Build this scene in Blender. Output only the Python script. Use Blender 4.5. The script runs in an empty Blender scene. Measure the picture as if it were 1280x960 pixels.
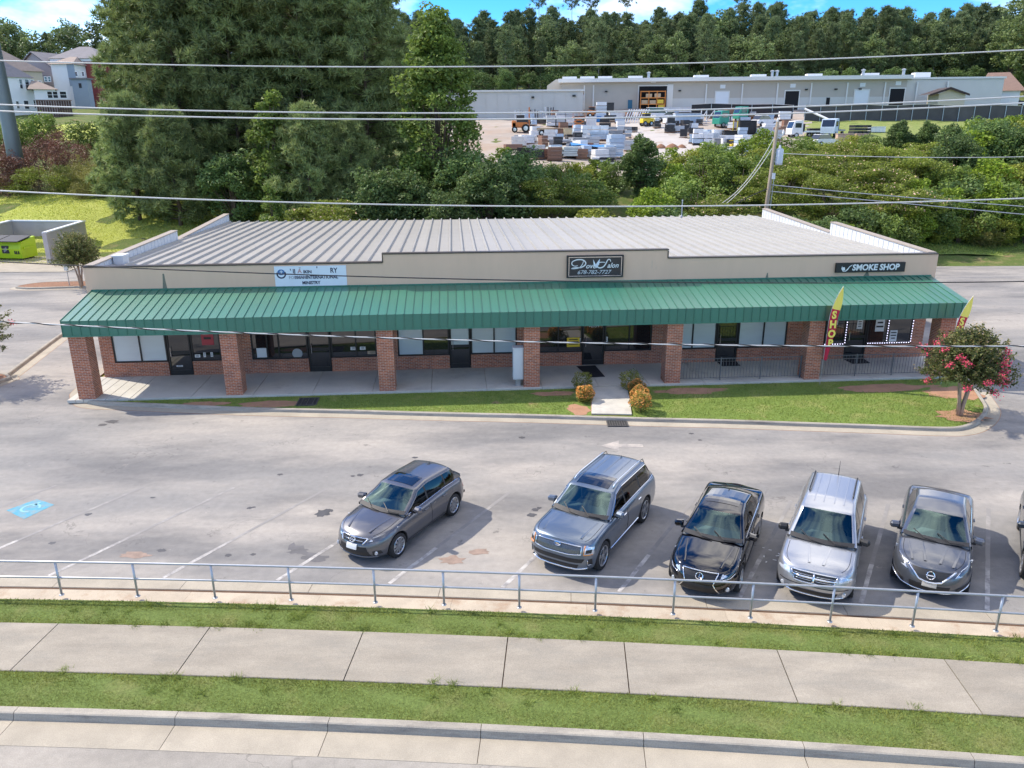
import bpy, math, random
import numpy as np
from mathutils import Vector, Matrix
random.seed(7)
RNG = np.random.default_rng(11)
SC = bpy.context.scene
COL = SC.collection

# ---------------------------------------------------------------- camera
CF, CP, CR, CH = 975.8, math.radians(18.14), math.radians(-0.24), 10.18
_f = Vector((0, math.cos(CP), -math.sin(CP)))
_u0 = Vector((0, math.sin(CP), math.cos(CP)))
_x0 = Vector((1, 0, 0))
CAM_R = math.cos(CR) * _x0 + math.sin(CR) * _u0
CAM_U = -math.sin(CR) * _x0 + math.cos(CR) * _u0
CAM_F = _f
cam_data = bpy.data.cameras.new('camera')
cam_data.sensor_width = 36.0
cam_data.lens = CF / 1280.0 * 36.0
cam_data.clip_start = 0.1
cam_data.clip_end = 3000
cam = bpy.data.objects.new('camera', cam_data)
M = Matrix.Identity(4)
for i in range(3):
    M[i][0], M[i][1], M[i][2] = CAM_R[i], CAM_U[i], -CAM_F[i]
M[2][3] = CH
cam.matrix_world = M
COL.objects.link(cam)
SC.camera = cam

# ---------------------------------------------------------------- sky, sun, exposure
SUN_DIR = Vector((0.913, -0.415, -1.0)).normalized()      # the way the light travels
ELEV = math.asin(-SUN_DIR.z)
AZ = math.atan2(-SUN_DIR.x, -SUN_DIR.y)                    # compass angle of the sun, from +Y towards +X
world = bpy.data.worlds.new('World')
SC.world = world
world.use_nodes = True
wt = world.node_tree
wt.nodes.clear()
sky = wt.nodes.new('ShaderNodeTexSky')
sky.sky_type = 'NISHITA'
sky.sun_disc = False
sky.sun_elevation = ELEV
sky.sun_rotation = AZ
sky.air_density = 1.0
sky.dust_density = 0.3
sky.altitude = 2500
sky.ozone_density = 3.0
bgn = wt.nodes.new('ShaderNodeBackground')
bgn.inputs['Strength'].default_value = 0.15
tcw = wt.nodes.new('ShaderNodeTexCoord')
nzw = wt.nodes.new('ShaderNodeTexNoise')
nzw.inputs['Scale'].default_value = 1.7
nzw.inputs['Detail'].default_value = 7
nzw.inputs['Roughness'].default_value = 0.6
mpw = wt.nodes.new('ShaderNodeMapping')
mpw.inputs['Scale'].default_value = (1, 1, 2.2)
mpw.inputs['Location'].default_value = (0.2, 7.3, 2.0)  # cloud offset picked to leave the strip of sky in view mostly blue
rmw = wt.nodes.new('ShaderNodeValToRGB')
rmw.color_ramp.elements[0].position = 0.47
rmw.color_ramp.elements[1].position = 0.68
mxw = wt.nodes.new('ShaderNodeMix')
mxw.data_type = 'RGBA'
mxw.inputs[7].default_value = (8.6, 8.2, 7.8, 1)  # clouds brighter than the sky, added mostly out of view as fill light
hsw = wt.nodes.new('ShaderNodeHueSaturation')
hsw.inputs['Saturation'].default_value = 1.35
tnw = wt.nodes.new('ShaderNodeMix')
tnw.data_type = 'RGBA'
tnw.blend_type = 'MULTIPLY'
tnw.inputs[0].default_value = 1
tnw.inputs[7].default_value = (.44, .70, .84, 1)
out = wt.nodes.new('ShaderNodeOutputWorld')
L = wt.links.new
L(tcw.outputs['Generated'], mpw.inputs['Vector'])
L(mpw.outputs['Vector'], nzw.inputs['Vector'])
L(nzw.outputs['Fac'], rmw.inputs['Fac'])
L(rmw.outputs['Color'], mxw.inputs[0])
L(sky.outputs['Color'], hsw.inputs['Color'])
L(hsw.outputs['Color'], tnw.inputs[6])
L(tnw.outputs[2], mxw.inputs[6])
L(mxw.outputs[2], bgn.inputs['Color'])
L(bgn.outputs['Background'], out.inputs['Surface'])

sd = bpy.data.lights.new('sun', 'SUN')
sd.energy = 2.7
sd.angle = math.radians(0.53)
sd.color = (1.0, 0.90, 0.76)
sun = bpy.data.objects.new('sun', sd)
sun.rotation_euler = SUN_DIR.to_track_quat('-Z', 'Y').to_euler()
sun.location = (-60, 30, 80)
COL.objects.link(sun)

SC.view_settings.view_transform = 'Standard'
SC.view_settings.look = 'None'
SC.view_settings.gamma = 1
SC.view_settings.exposure = 1.18
SC.render.engine = 'CYCLES'
SC.cycles.max_bounces = 6
SC.cycles.transparent_max_bounces = 12
SC.cycles.transmission_bounces = 4
SC.cycles.volume_bounces = 0
SC.cycles.caustics_reflective = False
SC.cycles.caustics_refractive = False

# ---------------------------------------------------------------- frames: street frame, building frame, sight lines
TH = math.radians(-3.99)
ES = np.array([math.cos(TH), math.sin(TH)])
EM = np.array([-math.sin(TH), math.cos(TH)])
BYAW = math.radians(4.149)
BO = np.array([-16.97, 28.91])
BD = np.array([math.cos(BYAW), math.sin(BYAW)])
BN = np.array([-math.sin(BYAW), math.cos(BYAW)])

def bow(s):
    """the street bends very gently"""
    a = np.minimum(np.abs(np.asarray(s, float) + 2.0), 13.0)
    b = np.maximum(np.abs(np.asarray(s, float) + 2.0) - 13.0, 0.0)
    return -0.0018 * a * a - 0.0468 * b * 0.5

def st(s, m, z=0.0, curve=True):
    mm = m + (float(bow(s)) if curve else 0.0)
    p = ES * s + EM * mm
    return (p[0], p[1], z)

def bl(u, v, z=0.0):
    p = BO + BD * u + BN * v
    return (p[0], p[1], z)

def ray(px, py):
    return CAM_F + CAM_R * ((px - 640) / CF) + CAM_U * ((480 - py) / CF)

def atz(px, py, z=0.0):
    d = ray(px, py)
    t = (z - CH) / d.z
    return Vector((d.x * t, d.y * t, z))

def aty(px, py, Y):
    d = ray(px, py)
    t = Y / d.y
    return Vector((d.x * t, Y, CH + d.z * t))

PR_Y = [-80, 60, 66, 78, 91, 125, 168, 205, 260, 420, 700]
PR_Z = [0, 0, 0.9, 3.9, 5.8, 9.3, 13.8, 17.7, 22.5, 44, 60]
PL_Y = [-80, 67, 80, 110, 170, 230, 420, 700]
PL_Z = [0, 0, 3.4, 7.3, 13.3, 18.5, 40, 60]

def zt(x, y):
    x = np.asarray(x, float)
    y = np.asarray(y, float)
    a = np.clip((x + 34) / 22.0, 0, 1)
    a = a * a * (3 - 2 * a)
    z = a * np.interp(y, PR_Y, PR_Z) + (1 - a) * np.interp(y, PL_Y, PL_Z)
    return z + np.where(z > 0.3, 0.18 * np.sin(x * 0.23 + 1.3) * np.cos(y * 0.19) + 0.12 * np.sin(x * .61 + y * .37), 0)

def hit(px, py):
    """where a sight line meets the terrain"""
    d = ray(px, py)
    t = 20.0
    while t < 500:
        x, y, z = d.x * t, d.y * t, CH + d.z * t
        if z < float(zt(x, y)):
            break
        t += 0.25
    return Vector((d.x * t, d.y * t, float(zt(d.x * t, d.y * t))))

# ---------------------------------------------------------------- objects
def tag(o, label=None, cat=None, group=None, kind=None):
    if label: o['label'] = label
    if cat: o['category'] = cat
    if group: o['group'] = group
    if kind: o['kind'] = kind
    return o

def thing(name, label, cat, loc=(0, 0, 0), rz=0.0, group=None):
    o = bpy.data.objects.new(name, None)
    o.empty_display_size = 0.3
    o.location = loc
    o.rotation_euler = (0, 0, rz)
    COL.objects.link(o)
    return tag(o, label, cat, group)

def put(name, me, parent=None, loc=None, rot=None, scale=None):
    o = bpy.data.objects.new(name, me)
    if parent is not None: o.parent = parent
    if loc is not None: o.location = loc
    if rot is not None: o.rotation_euler = rot
    if scale is not None: o.scale = scale if hasattr(scale, '__len__') else (scale,) * 3
    COL.objects.link(o)
    return o

def copy_tree(o, parent=None):
    c = o.copy()
    COL.objects.link(c)
    if parent is not None: c.parent = parent
    for ch in list(o.children):
        copy_tree(ch, c)
    return c

class MB:
    """collects faces, links them as one mesh"""
    def __init__(s):
        s.v = []; s.f = []; s.m = []
    def quad(s, a, b, c, d, m=0):
        n = len(s.v); s.v += [tuple(a), tuple(b), tuple(c), tuple(d)]; s.f.append((n, n + 1, n + 2, n + 3)); s.m.append(m)
    def poly(s, pts, m=0):
        n = len(s.v); s.v += [tuple(p) for p in pts]; s.f.append(tuple(range(n, n + len(pts)))); s.m.append(m)
    def box(s, c, d, m=0, rz=0.0, taper=1.0, bev=0.0):
        cx, cy, cz = c; hx, hy, hz = d[0] / 2, d[1] / 2, d[2] / 2
        co, si = math.cos(rz), math.sin(rz)
        n = len(s.v)
        if bev <= 0:
            for zz, t in ((-hz, 1), (hz, taper)):
                for sx, sy in ((-1, -1), (1, -1), (1, 1), (-1, 1)):
                    x, y = sx * hx * t, sy * hy * t
                    s.v.append((cx + x * co - y * si, cy + x * si + y * co, cz + zz))
            for q in ((3, 2, 1, 0), (4, 5, 6, 7), (0, 1, 5, 4), (1, 2, 6, 5), (2, 3, 7, 6), (3, 0, 4, 7)):
                s.f.append(tuple(n + i for i in q)); s.m.append(m)
        else:
            b = min(bev, hx * .9, hy * .9, hz * .9)
            rings = [(-hz, b), (-hz + b, 0), (hz - b, 0), (hz, b)]
            for zz, ins in rings:
                ax, ay = hx - ins, hy - ins
                for x, y in ((-ax + b * (ins == 0), -ay), (ax - b * (ins == 0), -ay), (ax, -ay + b * (ins == 0)), (ax, ay - b * (ins == 0)),
                             (ax - b * (ins == 0), ay), (-ax + b * (ins == 0), ay), (-ax, ay - b * (ins == 0)), (-ax, -ay + b * (ins == 0))):
                    s.v.append((cx + x * co - y * si, cy + x * si + y * co, cz + zz))
            for r in range(3):
                for i in range(8):
                    j = (i + 1) % 8
                    s.f.append((n + r * 8 + i, n + r * 8 + j, n + r * 8 + 8 + j, n + r * 8 + 8 + i)); s.m.append(m)
            s.f.append(tuple(n + i for i in reversed(range(8)))); s.m.append(m)
            s.f.append(tuple(n + 24 + i for i in range(8))); s.m.append(m)
        return s
    def prism(s, pts, z0, z1, m=0, cap=True, mtop=None):
        n = len(s.v); k = len(pts)
        s.v += [(p[0], p[1], z0) for p in pts] + [(p[0], p[1], z1) for p in pts]
        for i in range(k):
            j = (i + 1) % k
            s.f.append((n + i, n + j, n + k + j, n + k + i)); s.m.append(m)
        if cap:
            s.f.append(tuple(n + k + i for i in range(k))); s.m.append(m if mtop is None else mtop)
            s.f.append(tuple(n + i for i in reversed(range(k)))); s.m.append(m)
        return s
    def tube(s, path, r, k=6, m=0, cap=True):
        P = [Vector(p) for p in path]
        rr = r if hasattr(r, '__len__') else [r] * len(P)
        n = len(s.v)
        prev = None
        for i, p in enumerate(P):
            t = (P[min(i + 1, len(P) - 1)] - P[max(i - 1, 0)]).normalized()
            a = prev if prev is not None else (Vector((0, 0, 1)) if abs(t.z) < .9 else Vector((1, 0, 0)))
            x = (a - t * a.dot(t)).normalized(); y = t.cross(x); prev = x
            for j in range(k):
                an = 2 * math.pi * j / k
                s.v.append(tuple(p + (x * math.cos(an) + y * math.sin(an)) * rr[i]))
        for i in range(len(P) - 1):
            for j in range(k):
                jj = (j + 1) % k
                s.f.append((n + i * k + j, n + i * k + jj, n + (i + 1) * k + jj, n + (i + 1) * k + j)); s.m.append(m)
        if cap:
            s.f.append(tuple(n + j for j in reversed(range(k)))); s.m.append(m)
            s.f.append(tuple(n + (len(P) - 1) * k + j for j in range(k))); s.m.append(m)
        return s
    def lathe(s, prof, k=16, c=(0, 0, 0), axis='z', m=0, ms=None):
        n = len(s.v)
        for r, h in prof:
            for j in range(k):
                an = 2 * math.pi * j / k
                a, b = r * math.cos(an), r * math.sin(an)
                p = (a, b, h) if axis == 'z' else ((a, h, b) if axis == 'y' else (h, a, b))
                s.v.append((c[0] + p[0], c[1] + p[1], c[2] + p[2]))
        for i in range(len(prof) - 1):
            for j in range(k):
                jj = (j + 1) % k
                s.f.append((n + i * k + j, n + i * k + jj, n + (i + 1) * k + jj, n + (i + 1) * k + j)); s.m.append(ms[i] if ms else m)
        return s
    def grid(s, rows, m=0, flip=False):
        n = len(s.v); w = len(rows[0])
        for r in rows: s.v += [tuple(p) for p in r]
        for i in range(len(rows) - 1):
            for j in range(w - 1):
                q = (n + i * w + j, n + i * w + j + 1, n + (i + 1) * w + j + 1, n + (i + 1) * w + j)
                s.f.append(q[::-1] if flip else q); s.m.append(m)
        return s
    def mesh(s, name, mats, smooth=False, fix=False):
        me = bpy.data.meshes.new(name)
        me.from_pydata(s.v, [], s.f)
        for mt in (mats if isinstance(mats, (list, tuple)) else [mats]): me.materials.append(mt)
        if any(s.m): me.polygons.foreach_set('material_index', s.m)
        if smooth: me.polygons.foreach_set('use_smooth', [True] * len(s.f))
        if fix:
            import bmesh
            b = bmesh.new(); b.from_mesh(me)
            bmesh.ops.remove_doubles(b, verts=b.verts, dist=1e-4)
            bmesh.ops.recalc_face_normals(b, faces=b.faces)
            b.to_mesh(me); b.free()
        me.update()
        return me
    def build(s, name, mats, parent=None, smooth=False, loc=None, rz=None, fix=False):
        return put(name, s.mesh(name, mats, smooth, fix), parent, loc, None if rz is None else (0, 0, rz))

def np_mesh(name, verts, faces, mats, fm=None, smooth=False):
    """quick mesh from arrays, all faces with the same number of corners"""
    me = bpy.data.meshes.new(name)
    verts = np.asarray(verts, np.float32); faces = np.asarray(faces, np.int32)
    nf, k = faces.shape
    me.vertices.add(len(verts)); me.vertices.foreach_set('co', verts.ravel())
    me.loops.add(nf * k); me.loops.foreach_set('vertex_index', faces.ravel())
    me.polygons.add(nf)
    me.polygons.foreach_set('loop_start', np.arange(0, nf * k, k, dtype=np.int32))
    for mt in (mats if isinstance(mats, (list, tuple)) else [mats]): me.materials.append(mt)
    if fm is not None: me.polygons.foreach_set('material_index', np.asarray(fm, np.int32))
    if smooth: me.polygons.foreach_set('use_smooth', np.ones(nf, bool))
    me.update(calc_edges=True)
    return me

def text_mesh(txt, size, mat, shear=0.0, depth=0.01, bold=0.0, sx=1.0):
    cu = bpy.data.curves.new('letters', 'FONT')
    cu.body = txt; cu.size = size; cu.shear = shear; cu.extrude = depth; cu.offset = bold
    cu.align_x = 'CENTER'; cu.align_y = 'CENTER'; cu.resolution_u = 3
    o = bpy.data.objects.new('letters', cu)
    COL.objects.link(o)
    dg = bpy.context.evaluated_depsgraph_get()
    me = bpy.data.meshes.new_from_object(o.evaluated_get(dg))
    bpy.data.objects.remove(o)
    me.materials.clear(); me.materials.append(mat)
    if sx != 1.0:
        me.transform(Matrix.Diagonal((sx, 1, 1, 1)))
    return me

# ---------------------------------------------------------------- materials
def rgb(h):
    v = [int(h[i:i + 2], 16) / 255 for i in (0, 2, 4)]
    return tuple(((c + .055) / 1.055) ** 2.4 if c > .04045 else c / 12.92 for c in v)

def mat(name, base, rough=0.6, metal=0.0, var=0.0, vs=3.0, bump=0.0, bs=40.0, spec=0.5, coat=0.0, dirt=None, ds=0.8, dlo=0.5, dhi=0.75, stretch=None, island=0.0, obj=0.0, grain=0.0):
    m = bpy.data.materials.new(name); m.use_nodes = True
    nt = m.node_tree; N = nt.nodes; bs_ = N['Principled BSDF']
    bs_.inputs['Roughness'].default_value = rough
    bs_.inputs['Metallic'].default_value = metal
    bs_.inputs['Specular IOR Level'].default_value = spec
    if coat:
        bs_.inputs['Coat Weight'].default_value = coat; bs_.inputs['Coat Roughness'].default_value = 0.04
    bs_.inputs['Base Color'].default_value = (*base, 1)
    col = None
    tc = N.new('ShaderNodeTexCoord'); vec = tc.outputs['Object']
    if stretch:
        mp = N.new('ShaderNodeMapping'); mp.inputs['Scale'].default_value = stretch
        nt.links.new(vec, mp.inputs['Vector']); svec = mp.outputs['Vector']
    else: svec = vec
    def hsv(fac_out, amt, src):
        mr = N.new('ShaderNodeMapRange'); mr.inputs[3].default_value = 1 - amt; mr.inputs[4].default_value = 1 + amt
        nt.links.new(fac_out, mr.inputs[0])
        mx = N.new('ShaderNodeMix'); mx.data_type = 'RGBA'; mx.blend_type = 'MULTIPLY'; mx.inputs[0].default_value = 1
        if src is None: mx.inputs[6].default_value = (*base, 1)
        else: nt.links.new(src, mx.inputs[6])
        nt.links.new(mr.outputs[0], mx.inputs[7])
        return mx.outputs[2]
    if var:
        nz = N.new('ShaderNodeTexNoise'); nz.inputs['Scale'].default_value = vs; nz.inputs['Detail'].default_value = 8; nz.inputs['Roughness'].default_value = .65
        nt.links.new(svec, nz.inputs['Vector'])
        mr0 = N.new('ShaderNodeMapRange'); mr0.inputs[1].default_value = .25; mr0.inputs[2].default_value = .75
        nt.links.new(nz.outputs['Fac'], mr0.inputs[0])
        col = hsv(mr0.outputs[0], var, None)
    if island:
        g = N.new('ShaderNodeNewGeometry')
        col = hsv(g.outputs['Random Per Island'], island, col)
    if obj:
        oi = N.new('ShaderNodeObjectInfo')
        col = hsv(oi.outputs['Random'], obj, col)
    if dirt is not None:
        n2 = N.new('ShaderNodeTexNoise'); n2.inputs['Scale'].default_value = ds; n2.inputs['Detail'].default_value = 9; n2.inputs['Roughness'].default_value = .7
        nt.links.new(svec, n2.inputs['Vector'])
        rp = N.new('ShaderNodeMapRange'); rp.inputs[1].default_value = dlo; rp.inputs[2].default_value = dhi
        nt.links.new(n2.outputs['Fac'], rp.inputs[0])
        mx = N.new('ShaderNodeMix'); mx.data_type = 'RGBA'
        nt.links.new(rp.outputs[0], mx.inputs[0])
        if col is None: mx.inputs[6].default_value = (*base, 1)
        else: nt.links.new(col, mx.inputs[6])
        mx.inputs[7].default_value = (*dirt, 1)
        col = mx.outputs[2]
    if grain:
        n3 = N.new('ShaderNodeTexNoise'); n3.inputs['Scale'].default_value = 55; n3.inputs['Detail'].default_value = 3
        nt.links.new(vec, n3.inputs['Vector'])
        r3 = N.new('ShaderNodeMapRange'); r3.inputs[1].default_value = .3; r3.inputs[2].default_value = .7; nt.links.new(n3.outputs['Fac'], r3.inputs[0])
        col = hsv(r3.outputs[0], grain, col)
    if col is not None: nt.links.new(col, bs_.inputs['Base Color'])
    if bump:
        nb = N.new('ShaderNodeTexNoise'); nb.inputs['Scale'].default_value = bs; nb.inputs['Detail'].default_value = 4
        nt.links.new(vec, nb.inputs['Vector'])
        bp = N.new('ShaderNodeBump'); bp.inputs['Strength'].default_value = bump; bp.inputs['Distance'].default_value = 0.02
        nt.links.new(nb.outputs['Fac'], bp.inputs['Height']); nt.links.new(bp.outputs['Normal'], bs_.inputs['Normal'])
    return m

def leaf_mat(name, base, var=0.35, trans=0.3, hue=(1.25, 1.1, 0.6), vs=0.55):
    """leaves: paler and darker clumps, some light through the blade"""
    m = bpy.data.materials.new(name); m.use_nodes = True
    nt = m.node_tree; N = nt.nodes; N.clear(); K = nt.links.new
    o = N.new('ShaderNodeOutputMaterial')
    g = N.new('ShaderNodeNewGeometry'); tc = N.new('ShaderNodeTexCoord'); oi = N.new('ShaderNodeObjectInfo')
    ad = N.new('ShaderNodeVectorMath'); ad.operation = 'ADD'
    cb = N.new('ShaderNodeCombineXYZ')
    ml = N.new('ShaderNodeMath'); ml.operation = 'MULTIPLY'; ml.inputs[1].default_value = 50
    K(oi.outputs['Random'], ml.inputs[0]); K(ml.outputs[0], cb.inputs[0]); K(tc.outputs['Object'], ad.inputs[0]); K(cb.outputs[0], ad.inputs[1])
    nz = N.new('ShaderNodeTexNoise'); nz.inputs['Scale'].default_value = vs; nz.inputs['Detail'].default_value = 3
    K(ad.outputs[0], nz.inputs['Vector'])
    m1 = N.new('ShaderNodeMath'); m1.operation = 'MULTIPLY_ADD'; m1.inputs[1].default_value = .55; 
    K(g.outputs['Random Per Island'], m1.inputs[0]); 
    mr = N.new('ShaderNodeMapRange'); mr.inputs[1].default_value = .3; mr.inputs[2].default_value = .7; mr.inputs[4].default_value = .45
    K(nz.outputs['Fac'], mr.inputs[0]); K(mr.outputs[0], m1.inputs[2])
    mx = N.new('ShaderNodeMix'); mx.data_type = 'RGBA'
    lo = tuple(c * (1 - var) for c in base); hi = tuple(min(1, c * (1 + var) * h) for c, h in zip(base, hue))
    mx.inputs[6].default_value = (*lo, 1); mx.inputs[7].default_value = (*hi, 1)
    K(m1.outputs[0], mx.inputs[0])
    ob = N.new('ShaderNodeMapRange'); ob.inputs[3].default_value = .8; ob.inputs[4].default_value = 1.2
    K(oi.outputs['Random'], ob.inputs[0])
    m2 = N.new('ShaderNodeMix'); m2.data_type = 'RGBA'; m2.blend_type = 'MULTIPLY'; m2.inputs[0].default_value = 1
    K(mx.outputs[2], m2.inputs[6]); K(ob.outputs[0], m2.inputs[7])
    d = N.new('ShaderNodeBsdfPrincipled'); d.inputs['Roughness'].default_value = .55; d.inputs['Specular IOR Level'].default_value = .3
    t = N.new('ShaderNodeBsdfTranslucent'); ms = N.new('ShaderNodeMixShader'); ms.inputs[0].default_value = trans
    K(m2.outputs[2], d.inputs['Base Color']); K(m2.outputs[2], t.inputs['Color'])
    K(d.outputs[0], ms.inputs[1]); K(t.outputs[0], ms.inputs[2]); K(ms.outputs[0], o.inputs['Surface'])
    return m

def glass_mat(name, tint, rough=0.02, ior=1.5, refl=0.0, gtint=(1, 1, 1)):
    m = bpy.data.materials.new(name); m.use_nodes = True
    nt = m.node_tree; N = nt.nodes; N.clear(); K = nt.links.new
    o = N.new('ShaderNodeOutputMaterial')
    t = N.new('ShaderNodeBsdfTransparent'); t.inputs['Color'].default_value = (*tint, 1)
    g = N.new('ShaderNodeBsdfGlossy'); g.inputs['Roughness'].default_value = rough; g.inputs['Color'].default_value = (*gtint, 1)
    fr = N.new('ShaderNodeFresnel'); fr.inputs['IOR'].default_value = ior
    ms = N.new('ShaderNodeMixShader')
    mm = N.new('ShaderNodeMath'); mm.operation = 'ADD'; mm.inputs[1].default_value = refl; K(fr.outputs[0], mm.inputs[0]); K(mm.outputs[0], ms.inputs[0]); K(t.outputs[0], ms.inputs[1]); K(g.outputs[0], ms.inputs[2]); K(ms.outputs[0], o.inputs['Surface'])
    return m

def brick_mat(name):
    m = bpy.data.materials.new(name); m.use_nodes = True
    nt = m.node_tree; N = nt.nodes; K = nt.links.new; b = N['Principled BSDF']; b.inputs['Roughness'].default_value = .85
    tc = N.new('ShaderNodeTexCoord'); g = N.new('ShaderNodeNewGeometry')
    # face-following coordinates: along the wall, up
    sp = N.new('ShaderNodeSeparateXYZ'); K(tc.outputs['Object'], sp.inputs[0])
    ax = N.new('ShaderNodeMath'); ax.operation = 'ADD'; K(sp.outputs[0], ax.inputs[0]); K(sp.outputs[1], ax.inputs[1])
    cb = N.new('ShaderNodeCombineXYZ'); K(ax.outputs[0], cb.inputs[0]); K(sp.outputs[2], cb.inputs[1])
    br = N.new('ShaderNodeTexBrick'); K(cb.outputs[0], br.inputs['Vector'])
    br.inputs['Scale'].default_value = 1.0
    br.inputs['Brick Width'].default_value = .203; br.inputs['Row Height'].default_value = .0677
    br.inputs['Mortar Size'].default_value = .0065; br.inputs['Mortar Smooth'].default_value = .2; br.inputs['Bias'].default_value = -.1
    br.inputs['Color1'].default_value = (.46, .15, .065, 1); br.inputs['Color2'].default_value = (.25, .08, .042, 1)
    br.inputs['Mortar'].default_value = (.50, .43, .36, 1)
    nz = N.new('ShaderNodeTexNoise'); nz.inputs['Scale'].default_value = 2.0; nz.inputs['Detail'].default_value = 6; K(tc.outputs['Object'], nz.inputs['Vector'])
    mr = N.new('ShaderNodeMapRange'); mr.inputs[3].default_value = .7; mr.inputs[4].default_value = 1.35; K(nz.outputs['Fac'], mr.inputs[0])
    mx = N.new('ShaderNodeMix'); mx.data_type = 'RGBA'; mx.blend_type = 'MULTIPLY'; mx.inputs[0].default_value = 1
    K(br.outputs['Color'], mx.inputs[6]); K(mr.outputs[0], mx.inputs[7]); K(mx.outputs[2], b.inputs['Base Color'])
    bp = N.new('ShaderNodeBump'); bp.inputs['Strength'].default_value = .5; bp.inputs['Distance'].default_value = .01; bp.invert = True
    K(br.outputs['Fac'], bp.inputs['Height']); K(bp.outputs['Normal'], b.inputs['Normal'])
    return m

def asphalt_mat(name, base, tan, stain):
    m = bpy.data.materials.new(name); m.use_nodes = True
    nt = m.node_tree; N = nt.nodes; K = nt.links.new; b = N['Principled BSDF']; b.inputs['Roughness'].default_value = .85; b.inputs['Specular IOR Level'].default_value = .3
    tc = N.new('ShaderNodeTexCoord')
    def noise(scale, det=6, sc=(1, 1, 1), rz=0, rough=.6, dist=0):
        mp = N.new('ShaderNodeMapping'); mp.inputs['Scale'].default_value = sc; mp.inputs['Rotation'].default_value = (0, 0, rz)
        K(tc.outputs['Object'], mp.inputs['Vector'])
        n = N.new('ShaderNodeTexNoise'); n.inputs['Scale'].default_value = scale; n.inputs['Detail'].default_value = det; n.inputs['Roughness'].default_value = rough; n.inputs['Distortion'].default_value = dist
        K(mp.outputs['Vector'], n.inputs['Vector']); return n.outputs['Fac']
    def rng(x, a, c, lo=0., hi=1.):
        r = N.new('ShaderNodeMapRange'); r.inputs[1].default_value = a; r.inputs[2].default_value = c; r.inputs[3].default_value = lo; r.inputs[4].default_value = hi; K(x, r.inputs[0]); return r.outputs[0]
    def mix(fac, a, c, mode='MIX'):
        x = N.new('ShaderNodeMix'); x.data_type = 'RGBA'; x.blend_type = mode
        for v, i in ((fac, 0), (a, 6), (c, 7)):
            if isinstance(v, (int, float)): x.inputs[i].default_value = v
            elif isinstance(v, tuple): x.inputs[i].default_value = (*v, 1)
            else: K(v, x.inputs[i])
        return x.outputs[2]
    c = mix(rng(noise(.16, 6, (.5, 1.3, 1), .07), .40, .62), base, tan)            # pale dusty sweeps along the drive
    c = mix(rng(noise(.42, 7, (.35, 1, 1), -1.02), .46, .66, 0, .75), c, stain)        # darker tyre sweeps along the stalls
    c = mix(rng(noise(1.7, 5, rough=.7), .64, .70, 0, .5), c, (.055, .053, .055))     # oil spots
    c = mix(rng(noise(2.3, 5, (1, 1, 1), rough=.7), .66, .74, 0, .5), c, (.52, .46, .40))    # chalky scuffs
    c = mix(1., c, rng(noise(60, 3), .2, .8, .80, 1.2), 'MULTIPLY')
    c = mix(1., c, rng(noise(5, 5), .2, .8, .88, 1.12), 'MULTIPLY')
    # cracks
    mp = N.new('ShaderNodeMapping'); mp.inputs['Scale'].default_value = (.16, .30, 1); mp.inputs['Rotation'].default_value = (0, 0, .12)
    nd = N.new('ShaderNodeTexNoise'); nd.inputs['Scale'].default_value = 1.3; nd.inputs['Detail'].default_value = 5
    K(tc.outputs['Object'], nd.inputs['Vector'])
    av = N.new('ShaderNodeMix'); av.data_type = 'VECTOR'; av.inputs[0].default_value = .55
    K(tc.outputs['Object'], av.inputs[4])
    sc2 = N.new('ShaderNodeVectorMath'); sc2.operation = 'MULTIPLY_ADD'; sc2.inputs[1].default_value = (3, 3, 0)
    K(nd.outputs['Color'], sc2.inputs[0]); K(tc.outputs['Object'], sc2.inputs[2]); K(sc2.outputs[0], mp.inputs['Vector'])
    vo = N.new('ShaderNodeTexVoronoi'); vo.feature = 'DISTANCE_TO_EDGE'; vo.inputs['Scale'].default_value = 1.0; K(mp.outputs['Vector'], vo.inputs['Vector'])
    crack = rng(vo.outputs['Distance'], .0, .006, 1., 0.)
    mk = rng(noise(.35, 3), .5, .62)
    mm = N.new('ShaderNodeMath'); mm.operation = 'MULTIPLY'; K(crack, mm.inputs[0]); K(mk, mm.inputs[1])
    m3 = N.new('ShaderNodeMath'); m3.operation = 'MULTIPLY'; K(mm.outputs[0], m3.inputs[0]); m3.inputs[1].default_value = .4
    c = mix(m3.outputs[0], c, (.05, .045, .042))
    K(c, b.inputs['Base Color'])
    bp = N.new('ShaderNodeBump'); bp.inputs['Strength'].default_value = .35; bp.inputs['Distance'].default_value = .01
    K(noise(90, 3), bp.inputs['Height']); K(bp.outputs['Normal'], b.inputs['Normal'])
    return m

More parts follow.
